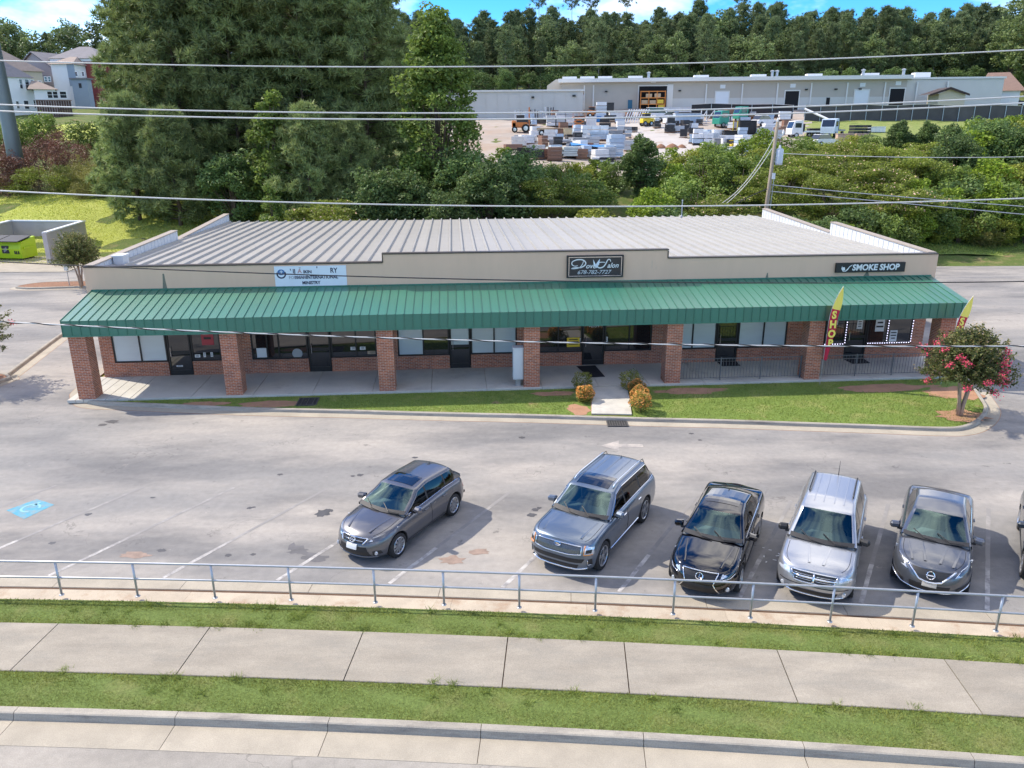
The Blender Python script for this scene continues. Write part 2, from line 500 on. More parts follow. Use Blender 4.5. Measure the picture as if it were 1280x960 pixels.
def turf_mat(name, green, dry, soil, k1=.5, k2=.7, s1=.62, s2=.72):
    m = bpy.data.materials.new(name); m.use_nodes = True
    nt = m.node_tree; N = nt.nodes; K = nt.links.new; b = N['Principled BSDF']; b.inputs['Roughness'].default_value = .9; b.inputs['Specular IOR Level'].default_value = .15
    tc = N.new('ShaderNodeTexCoord')
    def noise(scale, det=6, rough=.65):
        n = N.new('ShaderNodeTexNoise'); n.inputs['Scale'].default_value = scale; n.inputs['Detail'].default_value = det; n.inputs['Roughness'].default_value = rough
        K(tc.outputs['Object'], n.inputs['Vector']); return n.outputs['Fac']
    def rng(x, a, c, lo=0., hi=1.):
        r = N.new('ShaderNodeMapRange'); r.inputs[1].default_value = a; r.inputs[2].default_value = c; r.inputs[3].default_value = lo; r.inputs[4].default_value = hi; K(x, r.inputs[0]); return r.outputs[0]
    def mix(fac, a, c, mode='MIX'):
        x = N.new('ShaderNodeMix'); x.data_type = 'RGBA'; x.blend_type = mode
        for v, i in ((fac, 0), (a, 6), (c, 7)):
            if isinstance(v, (int, float)): x.inputs[i].default_value = v
            elif isinstance(v, tuple): x.inputs[i].default_value = (*v, 1)
            else: K(v, x.inputs[i])
        return x.outputs[2]
    c = mix(rng(noise(.9), k1, k2), green, dry)
    c = mix(rng(noise(.55, 7), s1, s2), c, soil)
    c = mix(1., c, rng(noise(14, 4), .25, .75, .68, 1.32), 'MULTIPLY')
    c = mix(1., c, rng(noise(60, 2), .25, .75, .7, 1.3), 'MULTIPLY')
    K(c, b.inputs['Base Color'])
    bp = N.new('ShaderNodeBump'); bp.inputs['Strength'].default_value = .8; bp.inputs['Distance'].default_value = .04
    K(noise(35, 3), bp.inputs['Height']); K(bp.outputs['Normal'], b.inputs['Normal'])
    return m

X = {}
X['asphalt'] = asphalt_mat('lot_asphalt', (.232, .226, .216), (.375, .345, .305), (.128, .128, .130))
X['road'] = asphalt_mat('road_asphalt', (.30, .28, .245), (.38, .345, .295), (.22, .205, .18))
X['conc'] = mat('concrete', (.50, .44, .37), .85, var=.16, vs=1.2, bump=.3, bs=60, dirt=(.30, .255, .21), ds=.9, dlo=.55, dhi=.8)
X['walk'] = mat('sidewalk_concrete', (.30, .268, .215), .85, grain=.16, var=.22, vs=1.6, bump=.35, bs=70, dirt=(.235, .22, .185), ds=1.3, dlo=.48, dhi=.78, obj=.06, stretch=(.5, 1.4, 1))
X['kerb'] = mat('kerb_concrete', (.35, .32, .265), .85, grain=.14, var=.24, vs=2, bump=.3, bs=70, dirt=(.16, .145, .13), ds=2.2, dlo=.52, dhi=.75, obj=.05, stretch=(.4, 1, 2.5))
X['pan'] = mat('gutter_concrete', (.37, .33, .26), .85, grain=.12, var=.18, vs=1.0, bump=.2, bs=70, dirt=(.30, .265, .21), ds=1.1, dlo=.5, dhi=.78, obj=.05)
X['lane'] = mat('walkway_concrete', (.50, .485, .43), .85, grain=.08, var=.14, vs=.8, bump=.2, bs=60, dirt=(.30, .29, .27), ds=.7, dlo=.55, dhi=.8, obj=.05)
X['dirt'] = mat('red_clay_dirt', (.36, .20, .12), .95, var=.25, vs=2, bump=.5, bs=30)
X['mulch'] = mat('brown_mulch', (.25, .13, .075), .95, var=.35, vs=6, bump=.8, bs=30)
X['terrain'] = turf_mat('rough_ground', (.10, .14, .035), (.22, .19, .085), (.26, .17, .10), .5, .7, .60, .70)
X['turf'] = turf_mat('short_lawn', (.165, .235, .055), (.30, .30, .11), (.33, .22, .13), .5, .75, .64, .72)
X['meadow'] = turf_mat('bright_lawn', (.36, .40, .08), (.44, .46, .12), (.40, .40, .12), .45, .75, .86, .95)
X['verge'] = turf_mat('verge_turf', (.135, .185, .05), (.20, .21, .075), (.24, .17, .10), .5, .72, .66, .76)
X['gravel'] = mat('yard_gravel', (.36, .315, .27), .95, var=.25, vs=.25, bump=.3, bs=8, dirt=(.34, .25, .18), ds=.09, dlo=.48, dhi=.7)
X['brick'] = brick_mat('red_brick')
X['stucco'] = mat('beige_stucco', (.74, .50, .345), .9, var=.05, vs=1.2, bump=.1, bs=60, dirt=(.38, .31, .25), ds=.7, dlo=.62, dhi=.82, stretch=(1, 1, .25))
X['coping'] = mat('bronze_coping', (.075, .058, .045), .45, .3)
X['copingpale'] = mat('weathered_coping', (.33, .285, .24), .7, var=.12, vs=1)
X['innerwall'] = mat('white_painted_panel', (.62, .64, .66), .6, var=.12, vs=1.5, stretch=(1, 1, .3))
X['roof'] = mat('galvanised_roof', (.38, .37, .34), .48, .2, var=.12, vs=.6, dirt=(.42, .40, .36), ds=.35, dlo=.5, dhi=.75, obj=.06)
X['green'] = mat('green_canopy_steel', (.010, .145, .088), .5, .0, var=.08, vs=1.0, obj=.07, spec=.3, coat=.0, dirt=(.022, .175, .115), ds=.6, dlo=.5, dhi=.8)
_g = X['green'].node_tree.nodes['Principled BSDF']; _g.inputs['Coat Weight'].default_value = 1; _g.inputs['Coat Roughness'].default_value = .44; _g.inputs['Coat IOR'].default_value = 1.65
X['soffit'] = mat('pale_soffit', (.62, .60, .56), .8, var=.05)
X['black'] = mat('black_aluminium', (.012, .012, .013), .4)
X['pane'] = mat('dark_shop_glass', (.014, .015, .017), .03, spec=.9, coat=.6)
X['blind'] = mat('white_blind_behind_glass', (.56, .62, .62), .12, var=.05, vs=.8, spec=.6, stretch=(1, 1, 6))
X['white'] = mat('white_print', (.78, .78, .76), .6)
X['steel'] = mat('galvanised_steel', (.42, .44, .46), .42, .7, var=.12, vs=3)
X['chrome'] = mat('chrome', (.78, .79, .80), .12, 1.0)
X['rubber'] = mat('tyre_rubber', (.018, .018, .019), .8, bump=.2, bs=60)
X['rim'] = mat('alloy_rim', (.55, .56, .58), .28, .8)
X['plastic'] = mat('black_plastic', (.02, .02, .021), .55)
X['lamp'] = mat('headlamp_lens', (.62, .66, .70), .08, .35, coat=1, var=.35, vs=14)
X['tail'] = mat('red_lamp', (.35, .01, .01), .1, coat=1)
X['amber'] = mat('amber_lamp', (.7, .25, .03), .15, coat=1)
X['fabric'] = mat('seat_fabric', (.15, .16, .165), .9, bump=.2)
X['tanseat'] = mat('tan_leather', (.24, .17, .11), .6)
X['glass'] = glass_mat('windscreen_glass', (.66, .84, .82), ior=1.6, refl=.07, gtint=(.62, .90, .86))
X['tint'] = glass_mat('tinted_glass', (.10, .12, .13), ior=1.6)
X['bark'] = mat('bark', (.13, .095, .07), .95, var=.3, vs=4, bump=.6, bs=12, stretch=(1, 1, .2))
X['palebark'] = mat('smooth_pale_bark', (.40, .29, .21), .8, var=.25, vs=5, stretch=(1, 1, .25))
X['greybark'] = mat('grey_pine_bark', (.27, .23, .20), .9, var=.2, vs=2, stretch=(1, 1, .2))
X['wood'] = mat('weathered_pole_wood', (.30, .25, .19), .9, var=.25, vs=3, stretch=(2, 2, .15))
X['wire'] = mat('aluminium_cable', (.55, .55, .54), .5, .2)
X['darkwire'] = mat('black_cable', (.02, .02, .022), .6)

# ================================================================ THE GROUND
xs = np.concatenate([np.arange(-600, -120, 30), np.arange(-120, 120, 4), np.arange(120, 601, 30)])
ys = np.concatenate([np.arange(-80, 50, 26), np.arange(50, 260, 3), np.arange(260, 701, 40)])
gx, gy = np.meshgrid(xs, ys)
gz = zt(gx, gy) - 0.06
gv = np.stack([gx.ravel(), gy.ravel(), gz.ravel()], 1)
w = len(xs)
ii, jj = np.meshgrid(np.arange(len(ys) - 1), np.arange(w - 1), indexing='ij')
a = (ii * w + jj).ravel()
gf = np.stack([a, a + 1, a + w + 1, a + w], 1)
tag(put('ground', np_mesh('ground', gv, gf, X['terrain'], smooth=True)), kind='structure')

def sgrid(s0, s1, m0, m1, z0, z1=None, n=None):
    n = n or max(2, int(abs(s1 - s0) / 1.5) + 1)
    S = np.linspace(s0, s1, n)
    return [[st(s, m0, z0) for s in S], [st(s, m1, z0 if z1 is None else z1) for s in S]]

def sprof(mb, s0, s1, prof, m=0):
    """a cross-section (m, z) carried along the street"""
    n = max(2, int(abs(s1 - s0) / 1.0) + 1)
    S = np.linspace(s0, s1, n)
    mb.grid([[st(s, p[0], p[1]) for s in S] for p in prof], m)
    for s, fl in ((s0, 1), (s1, -1)):
        mb.poly([st(s, p[0], p[1]) for p in prof][::fl], m)

# street in front
b = MB(); b.grid(sgrid(-70, 70, -8, 10.46, -.012, n=100), 0)
tag(b.build('street', X['road']), kind='structure')

def s_at(px, py, z=0.0):
    p = atz(px, py, z); return p.x * ES[0] + p.y * ES[1]

kj = sorted([s_at(x, y, .1) for x, y in ((25, 885), (213, 908), (408, 911), (601, 915), (804, 921), (1003, 931))])
while kj[0] > -45: kj.insert(0, kj[0] - 2.9)
while kj[-1] < 45: kj.append(kj[-1] + 2.75)
base = MB(); base.grid(sgrid(-70, 70, 10.3, 11.3, -.05, n=90))
kb = base.build('street_kerb', X['dirt']); tag(kb, kind='structure')
for i in range(len(kj) - 1):
    mb = MB(); sprof(mb, kj[i] + .006, kj[i + 1] - .006, [(11.22, -.02), (11.22, .145), (11.205, .15), (11.085, .146), (11.06, .13), (11.03, .0)])
    mb.build('kerb_block', X['kerb'], kb)
    mb = MB(); sprof(mb, kj[i] + .006, kj[i + 1] - .006, [(11.05, .004), (10.44, -.006), (10.44, -.04)])
    mb.build('gutter_slab', X['pan'], kb)

# pavement slabs
wj = sorted([s_at(x, y, .14) for x, y in ((65, 787), (258, 790), (451, 797), (634, 803), (781, 812), (976, 824), (1190, 838))])
while wj[0] > -45: wj.insert(0, wj[0] - 3.05)
while wj[-1] < 45: wj.append(wj[-1] + 3.05)
base = MB(); base.grid(sgrid(-70, 70, 12.1, 13.8, .06, n=90))
sw = base.build('sidewalk', X['dirt']); tag(sw, kind='structure')
for i in range(len(wj) - 1):
    mb = MB(); sprof(mb, wj[i] + .011, wj[i + 1] - .011, [(13.74, .07), (13.74, .128), (13.728, .14), (12.212, .14), (12.2, .128), (12.2, .07)])
    mb.build('slab', X['walk'], sw)

# verges (turf under the blades)
b = MB(); b.grid([[st(s, m, z) for s in np.linspace(-60, 60, 120)] for m, z in ((12.215, .115), (11.7, .135), (11.205, .125))], flip=False)
v1 = b.build('kerb_verge', X['verge'], smooth=True); tag(v1, kind='structure')
b = MB(); b.grid([[st(s, m, z) for s in np.linspace(-60, 60, 120)] for m, z in ((14.66, .10), (14.2, .14), (13.725, .12))])
v2 = b.build('railing_verge', X['verge'], smooth=True); tag(v2, kind='structure')

# car park
NL = 60
S = np.linspace(-62, 62, NL)
pts = [st(s, 15.70, 0)[:2] for s in S]
b = MB()
rows = []
for t in (0, .05, .1, .2, .3, .4, .5, .6, .7, .8, .9, 1):
    rows.append([(p[0] * (1 - t) + (-62 + 124 * i / (NL - 1)) * t, p[1] * (1 - t) + 62.3 * t, 0.0) for i, p in enumerate(pts)])
b.grid(rows, flip=True)
lot = b.build('parking_lot', X['asphalt']); tag(lot, kind='structure')

# retaining edge by the railing
base = MB(); base.grid(sgrid(-62, 62, 14.6, 15.72, -.004, n=90))
X['cap'] = mat('stained_kerb_cap', (.44, .375, .285), .85, grain=.12, var=.18, vs=1.2, bump=.2, bs=70, dirt=(.33, .22, .14), ds=1.4, dlo=.52, dhi=.72, obj=.05)
X['seam'] = mat('rusty_seam_dirt', (.10, .055, .03), .95, var=.4, vs=3)
ek = base.build('parking_edge', X['seam']); tag(ek, kind='structure')
pj = list(np.arange(-45.2, 46, 3.03))
for i in range(len(pj) - 1):
    mb = MB(); sprof(mb, pj[i] + .006, pj[i + 1] - .006, [(15.73, -.02), (15.73, .012), (15.30, .014), (15.28, -.02)])
    mb.build('gutter_slab', X['pan'], ek)
    mb = MB(); sprof(mb, pj[i] + .35, pj[i + 1] + .345, [(15.18, -.02), (15.17, .035), (15.15, .045), (14.66, .06), (14.64, .05), (14.64, -.02)])
    mb.build('kerb_block', X['cap'], ek)

# painted lines
X['paint'] = mat('worn_white_paint', (.50, .48, .45), .75, var=.1, vs=6, dirt=(.24, .23, .225), ds=2.2, dlo=.42, dhi=.6)
X['paintfaint'] = mat('faded_white_paint', (.36, .345, .325), .8, var=.1, vs=6, dirt=(.24, .23, .22), ds=1.3, dlo=.32, dhi=.52)
X['paintblue'] = mat('worn_blue_paint', (.06, .30, .42), .75, var=.2, vs=5, dirt=(.20, .27, .29), ds=3.0, dlo=.42, dhi=.62)
def line_mark(p, q, wd, mt, name='parking_line', z=.004):
    p = Vector((p[0], p[1], 0)); q = Vector((q[0], q[1], 0)); d = (q - p).normalized(); n = Vector((-d.y, d.x, 0)) * wd / 2
    mb = MB(); k = 8
    r1, r2 = [], []
    for i in range(k + 1):
        c = p.lerp(q, i / k)
        r1.append((c + n * random.uniform(.85, 1.1)) + Vector((0, 0, z))); r2.append((c - n * random.uniform(.85, 1.1)) + Vector((0, 0, z)))
    mb.grid([r1, r2], flip=True)
    return mb.build(name, mt, lot)
ang = math.radians(63.6)
for s0 in (-17.7, -15.0, -12.27, -9.47, -6.71, -4.02, -1.34, 1.36, 4.08, 6.75, 9.44, 12.15, 14.9):
    ln = 5.6
    p = st(s0, 15.78); d = ES * math.cos(ang) + EM * math.sin(ang)
    q = (p[0] + d[0] * ln, p[1] + d[1] * ln); k = (p[0] + d[0] * 1.9, p[1] + d[1] * 1.9)
    line_mark(p, k, .105, X['paint']); line_mark(k, q, .105, X['paintfaint'])
bx = [atz(x, y) for x, y in ((8, 638), (30, 649), (68, 631), (46, 624))]
mb = MB(); mb.quad(*[(p.x, p.y, .0042) for p in bx]); mb.build('blue_marking', X['paintblue'], lot)
# a worn wheelchair sign inside it: pale ring and bar
cx = sum(p.x for p in bx) / 4; cy = sum(p.y for p in bx) / 4
mb = MB()
for i in range(14):
    a0, a1 = i * .36, (i + 1) * .36
    mb.quad(*[(cx + r * math.cos(t), cy + r * math.sin(t), .0084) for r, t in ((.20, a0), (.27, a0), (.27, a1), (.20, a1))])
mb.quad((cx - .04, cy + .1, .0084), (cx + .04, cy + .1, .0084), (cx + .1, cy + .38, .0084), (cx + .02, cy + .38, .0084))
mb.build('blue_marking_symbol', mat('worn_pale_blue', (.22, .42, .48), .8, dirt=(.2, .45, .52), ds=4, dlo=.4, dhi=.6), lot)
mb = MB()
ar = [(2.98, 24.36), (3.55, 23.94), (3.58, 24.24), (4.40, 24.22), (4.40, 24.46), (3.6, 24.5), (3.66, 24.80)]
mb.poly([(x, y, .0045) for x, y in ar]); mb.build('arrow_marking', mat('worn_arrow_paint', (.47, .42, .37), .8, dirt=(.30, .28, .26), ds=2.5, dlo=.4, dhi=.6), lot)
for pa, pb in (((0, 454), (40, 452)), ((0, 431), (72, 428)), ((-6, 413), (70, 410)), ((-6, 394), (62, 390)), ((-6, 375), (60, 372.5))):
    A = atz(*pa); B = atz(*pb); A = A + (A - B) * .8
    line_mark(A, B, .11, X['paintfaint'])
# litter of paper scraps by the dark sedan
for i in range(7):
    p = atz(952 + i * 3.5 + random.uniform(-3, 3), 690 + random.uniform(-6, 14))
    mb = MB(); mb.box((p.x, p.y, .008), (random.uniform(.04, .12), .025, .006), rz=random.uniform(0, 3)); mb.build('litter', X['white'], lot)

X['oil'] = mat('oil_stain', (.07, .068, .07), .55, var=.3, vs=5)
X['damp'] = mat('damp_stain', (.115, .112, .115), .7, var=.3, vs=3)
X['clayst'] = mat('clay_stain', (.27, .20, .16), .9, var=.3, vs=4)
def stain(px, py, rx, ry, mt, seed, tail=None):
    p = atz(px, py); r = random.Random(seed); mb = MB(); n = 18; pts = []
    for i in range(n):
        t = 2 * math.pi * i / n; k = r.uniform(.6, 1.15)
        pts.append((p.x + rx * k * math.cos(t), p.y + ry * k * math.sin(t), .0030 + seed * .00003))
    mb.poly(pts); mb.build('oil_stain', mt, lot)
    if tail:
        a_, b_ = atz(*tail[0]), atz(*tail[1]); w_ = tail[2]; d = (b_ - a_).normalized(); q = Vector((-d.y, d.x, 0)); R1, R2 = [], []
        for i in range(9):
            c = a_.lerp(b_, i / 8) + q * r.uniform(-.08, .08); ww = w_ * r.uniform(.5, 1.2) * (1 - .6 * i / 8)
            R1.append(c + q * ww + Vector((0, 0, .0026))); R2.append(c - q * ww + Vector((0, 0, .0026)))
        mb = MB(); mb.grid([R1, R2], flip=True); mb.build('oil_stain', mt, lot)
stain(372, 689, .28, .16, X['damp'], 1, ((362, 681), (408, 700), .16)); stain(392, 697, .35, .22, X['damp'], 2)
stain(404, 641, .22, .26, X['oil'], 3); stain(413, 638, .10, .10, X['oil'], 4)
for i, (px, py, r_) in enumerate(((312, 635, .07), (317, 634, .05), (191, 622, .06), (110, 643, .09), (65, 679, .08), (202, 688, .09), (285, 694, .08), (316, 693, .06), (669, 637, .10), (664, 644, .13), (674, 635, .06), (450, 594, .10), (441, 595, .06), (518, 572, .08), (350, 593, .07), (652, 547, .10), (875, 550, .06), (864, 542, .07), (140, 527, .22), (128, 531, .14))):
    stain(px, py, r_ * 1.3, r_, X['oil'], 10 + i)
stain(565, 700, .35, .22, X['clayst'], 40); stain(600, 690, .3, .16, X['clayst'], 41); stain(168, 694, .5, .18, X['clayst'], 42)
# ---------------------------------------------------------------- kerbs as chains
def offset(path, d, closed=False):
    P = [Vector((p[0], p[1])) for p in path]; o = []
    for i in range(len(P)):
        a = P[i - 1] if (i > 0 or closed) else None; c = P[(i + 1) % len(P)] if (i < len(P) - 1 or closed) else None
        t1 = (P[i] - a).normalized() if a is not None else None; t2 = (c - P[i]).normalized() if c is not None else None
        t = ((t1 or t2) + (t2 or t1)).normalized(); n = Vector((-t.y, t.x))
        k = 1.0 if (t1 is None or t2 is None) else 1.0 / max(.5, n.dot(Vector((-t1.y, t1.x))))
        o.append(P[i] + n * d * k)
    return o
def smooth_path(pts, n=6, closed=False):
    P = [Vector((p[0], p[1])) for p in pts]; o = []
    m = len(P)
    for i in range(m if closed else m - 1):
        p0, p1, p2, p3 = (P[(i - 1) % m] if (closed or i > 0) else P[0]), P[i], P[(i + 1) % m], (P[(i + 2) % m] if (closed or i + 2 < m) else P[-1])
        for k in range(n):
            t = k / n
            o.append(.5 * ((2 * p1) + (-p0 + p2) * t + (2 * p0 - 5 * p1 + 4 * p2 - p3) * t * t + (-p0 + 3 * p1 - 3 * p2 + p3) * t ** 3))
    if not closed: o.append(P[-1])
    return o
def kerb_chain(name, path, gutter=.42, piece=2.8, h=.13, left=1, closed=False, mk='kerb', mg='pan'):
    """path = outer edge of the gutter; the kerb lies to its left"""
    base = MB(); 
    p0 = offset(path, -.02 * left, closed); p1 = offset(path, (gutter + .2) * left, closed)
    base.grid([[(p.x, p.y, .001) for p in p0], [(p.x, p.y, .001) for p in p1]], flip=left < 0)
    root = base.build(name, X['dirt']); tag(root, kind='structure')
    lines = [offset(path, d * left, closed) for d in (0, gutter, gutter + .03, gutter + .06, gutter + .155, gutter + .165)]
    zs = (.006, .012, h - .02, h, h + .003, h - .03)
    if closed:
        lines = [l + [l[0]] for l in lines]
    acc = 0; st_ = 0; n = len(lines[0])
    def seg(i, j):
        if gutter > 0:
            g = MB(); g.grid([[(l[k].x, l[k].y, z) for k in range(i, j + 1)] for l, z in zip(lines[:2], zs[:2])], flip=left < 0); g.build('gutter_slab', X[mg], root)
        g = MB(); g.grid([[(l[k].x, l[k].y, z) for k in range(i, j + 1)] for l, z in zip(lines[1:], zs[1:])], flip=left < 0)
        for k, fl in ((i, 1), (j, -1)):
            g.poly([(l[k].x, l[k].y, z) for l, z in zip(lines[1:], zs[1:])][::fl])
        g.build('kerb_block', X[mk], root)
    i0 = 0
    for k in range(1, n):
        acc += (lines[0][k] - lines[0][k - 1]).length
        if acc >= piece or k == n - 1:
            seg(i0, k); i0 = k; acc = 0
    return root

A = lambda x, y: tuple(atz(x, y)[:2])
isl = [bl(-1.1, 26), bl(-1.1, 12), bl(-1.1, 4), bl(-.95, 1.6), A(87.5, 496), A(92, 505.5), A(108, 510.5), A(160, 513), A(300, 519), A(420, 522), A(540, 525.5), A(670, 528.5), A(800, 532.5), A(900, 535), A(1000, 538.5), A(1100, 542), A(1180, 545), A(1215, 543.5), A(1238, 535), A(1250, 520), A(1244, 503), bl(37.5, 2.0), bl(37.4, 6), bl(37.4, 14), bl(37.4, 26)]
islp = smooth_path(isl, 5)
kerb_chain('island_kerb', islp, .40)
inner = offset(islp, .56)
# island bed: lawn, clay, mulch
b = MB()
b.poly([(p.x, p.y, .07) for p in inner])
lawn = b.build('island_lawn', X['turf']); tag(lawn, kind='structure')

# walkway under the canopy, local to the building frame
def bput(o):
    o.location = (BO[0], BO[1], 0); o.rotation_euler = (0, 0, BYAW); return o
base = MB(); base.box((18.1, 12.6, .04), (37.0, 25.0, .1))
wk = bput(base.build('walkway', X['dirt'])); tag(wk, kind='structure')
sj = [-.42, -.1, .2, .6, 1.03, 1.48, 1.96, 4.3, 6.69, 9.01, 11.38, 13.74, 15.99, 18.24, 20.56, 22.66, 25.0, 27.4, 29.8, 32.2, 34.6, 36.85]
for i in range(len(sj) - 1):
    mb = MB(); mb.box(((sj[i] + sj[i + 1]) / 2, 1.42, .09), (sj[i + 1] - sj[i] - .014, 3.04, .13), bev=.008)
    mb.build('slab', X['lane'], wk)
# path from the drive
b = MB()
pp = [bl(20.2, -.13), bl(21.72, -.13), bl(21.2, -3.42), bl(19.72, -3.22)]
pmid = [bl(20.02, -1.6), bl(21.5, -1.66)]
wkp = MB(); wkp.prism([(p[0], p[1]) for p in pp], .05, .095)
fp = wkp.build('footpath', X['dirt']); tag(fp, kind='structure')
for q in ([pp[0], pmid[0], pmid[1], pp[1]], [pmid[0], pp[3], pp[2], pmid[1]]):
    mb = MB(); c = sum((Vector(p[:2]) for p in q), Vector((0, 0))) / 4
    mb.prism([tuple(c + (Vector(p[:2]) - c) * .994) for p in q], .08, .135); mb.build('slab', X['lane'], fp)
# bare clay patches
def patch(name, cx, cy, rx, ry, z, mt, seed=0, yaw=BYAW, parent=None):
    r = random.Random(seed); mb = MB(); n = 22; pts = []
    for i in range(n):
        t = 2 * math.pi * i / n; k = r.uniform(.72, 1.12)
        x, y = rx * k * math.cos(t), ry * k * math.sin(t)
        pts.append((cx + x * math.cos(yaw) - y * math.sin(yaw), cy + x * math.sin(yaw) + y * math.cos(yaw), z))
    mb.poly(pts); o = mb.build(name, mt, parent); 
    if parent is None: tag(o, kind='structure')
    return o
for i, (u, v, rx, ry) in enumerate(((7.6, -.95, 1.3, .4), (24.2, -.8, 1.6, .42), (32.2, -1.1, 2.2, .5), (34.6, -1.9, 1.2, .9), (19.35, -2.6, .5, .6), (18.6, -.7, .9, .3), (5.0, -.75, 1.0, .28))):
    p = bl(u, v); patch('clay_patch', p[0], p[1], rx, ry, .074 + i * .0012, X['dirt'], i, parent=lawn)
# drain grate in the gutter, vault lid in the lawn
def slotted(name, label, cat, pts, z, mt, mt2, bars=7):
    c = sum((Vector(p[:2]) for p in pts), Vector((0, 0))) / 4
    a = (Vector(pts[1][:2]) - Vector(pts[0][:2])); bq = (Vector(pts[3][:2]) - Vector(pts[0][:2])); rz = math.atan2(a.y, a.x)
    t = thing(name, label, cat, (c.x, c.y, z), rz); lx, ly = a.length, bq.length
    f = MB()
    for sx in (-1, 1): f.box((sx * (lx / 2 - .02), 0, .015), (.04, ly, .03))
    for sy in (-1, 1): f.box((0, sy * (ly / 2 - .02), .015), (lx - .08, .04, .03))
    f.build('frame', mt, t)
    q = MB(); q.box((0, 0, .005), (lx - .08, ly - .08, .008)); q.build('cover', mt2, t)
    for i in range(bars):
        q = MB(); q.box((-lx / 2 + .06 + (lx - .12) * (i + .5) / bars, 0, .017), (.03, ly - .09, .014)); q.build('bar', mt, t)
    return t
X['iron'] = mat('weathered_iron', (.10, .095, .09), .7, .4, var=.3, vs=6)
X['ironlid'] = mat('dark_iron', (.03, .03, .03), .8)
slotted('drain_grate', 'dark iron drain grate in the pale gutter at the foot of the short footpath', 'drain grate', [tuple(atz(x, y, .02)[:2]) for x, y in ((760, 533), (786, 533), (782, 526), (758, 526))], .014, X['iron'], X['ironlid'])
slotted('vault_lid', 'black square utility lid set in the clay strip by the second pillar', 'utility lid', [bl(8.58, -1.3), bl(9.36, -1.3), bl(9.36, -.42), bl(8.58, -.42)], .078, X['iron'], X['ironlid'], 3)

# left: car park beyond the drive
kl = [A(25, 470), A(84, 424), A(120, 398), A(150, 380)]
klp = smooth_path([kl[0], kl[1], (-23.6, 43.5), (-24.3, 49.0)], 6)
kerb_chain('drive_kerb', klp, .42, 2.6)
il = [A(-60, 500), A(-5, 484.5), A(14, 477.5), A(24, 473), A(8, 466.5), A(-60, 466)]
mi = smooth_path(il, 5, True)
kerb_chain('corner_island_kerb', mi, .25, 2.5, closed=True)
mb = MB(); mb.poly([(p.x, p.y, .11) for p in offset(mi, .40, True)]); tag(mb.build('corner_island_bed', X['mulch']), kind='structure')
il = [(-34.0, 52.4), (-32.6, 51.6), (-30, 51.9), (-26.0, 52.6), (-24.4, 53.8), (-26, 55.0), (-30, 54.7), (-33.0, 54.2)]
mi = smooth_path(il, 5, True)
kerb_chain('far_island_kerb', mi, .3, 2.5, closed=True)
mb = MB(); mb.poly([(p.x, p.y, .12) for p in offset(mi, .45, True)]); tag(mb.build('far_island_bed', X['mulch']), kind='structure')
# right: kerb along the back of the side car park, pale worn band
kr = [(22, 60.8), (30, 61.2), (37.5, 61.0), (48, 61.2), (62, 61.5)]
kerb_chain('back_kerb', smooth_path(kr, 5), .35, 3.0)
# bright lawn behind the bins
lx = np.linspace(-75, -17, 40); ly = np.linspace(62.2, 84, 24)
mb = MB(); mb.grid([[(x, y, float(zt(x, y)) + .015) for x in lx] for y in ly]); tag(mb.build('back_lawn', X['meadow'], smooth=True), kind='structure')
lx = np.linspace(24, 70, 24); ly = np.linspace(62.6, 68, 6)
mb = MB(); mb.grid([[(x, y, float(zt(x, y)) + .015) for x in lx] for y in ly]); tag(mb.build('back_verge', X['turf'], smooth=True), kind='structure')
mb = MB(); mb.prism([(-46, 58.6), (-33.6, 58.6), (-33.6, 68.4), (-46, 68.4)], -.02, .035); tag(mb.build('bin_pad', X['pan']), kind='structure')

# ================================================================ THE RAILING
gr = thing('guard_rail', 'galvanised two-rail pipe railing along the near edge of the car park', 'railing', st(0, 14.78, .15))
g0 = Vector(st(0, 14.78, .15))
def rail_path(z, m=14.78, s0=-40, s1=40, step=1.0):
    return [Vector(st(s, m, z)) - g0 for s in np.arange(s0, s1 + .1, step)]
MB().tube(rail_path(1.0), .026, 8).build('top_rail', X['steel'], gr, smooth=True)
MB().tube(rail_path(.60), .024, 8).build('middle_rail', X['steel'], gr, smooth=True)
ps = [-11.29, -9.53, -7.75, -6.01, -4.1, -2.56, -.89, .77, 2.45, 4.09, 5.75, 7.43, 9.1]
while ps[0] > -38: ps.insert(0, ps[0] - 1.75)
while ps[-1] < 38: ps.append(ps[-1] + 1.67)
pm = MB().tube([(0, 0, .002), (0, 0, .83)], .026, 8).lathe([(.055, 0), (.055, .012), (.0, .012)], 10).mesh('post', X['steel'], True)
for s in ps:
    put('post', pm, gr, Vector(st(s, 14.78, .15)) - g0)

# ================================================================ THE SHOP BUILDING
shop = thing('shop_building', 'single storey brick strip of shops with beige parapet and green metal canopy', 'building', (BO[0], BO[1], 0), BYAW)
WV = 2.9
ops = [  # (kind, u0, u1, mullions, what each pane shows)
 ('w', .31, 2.52, [1.43], 'bb'), ('d', 2.55, 3.50, [], 'k'), ('w', 3.53, 5.3, [4.73], 'kk'),
 ('w', 6.04, 8.42, [6.7, 7.19], 'kkk'), ('d', 8.45, 9.37, [], 'k'), ('w', 9.4, 11.35, [10.47], 'kk'),
 ('w', 12.26, 14.49, [13.37], 'bk'), ('d', 14.52, 15.4, [], 'h'), ('w', 15.43, 17.45, [16.45], 'bb'),
 ('w', 18.05, 20.33, [19.28], 'kk'), ('d', 20.36, 21.31, [], 'k'), ('w', 21.34, 23.45, [22.44], 'kk'),
 ('w', 24.15, 26.38, [25.3], 'bb'), ('d', 26.41, 27.34, [], 'k'), ('w', 27.37, 29.6, [28.53], 'bb'),
 ('w', 30.35, 32.33, [31.4], 'kk'), ('d', 32.36, 33.3, [], 'k'), ('w', 33.33, 35.45, [34.28], 'kk')]
HD = 2.62; SL = .76
wb_ = MB()
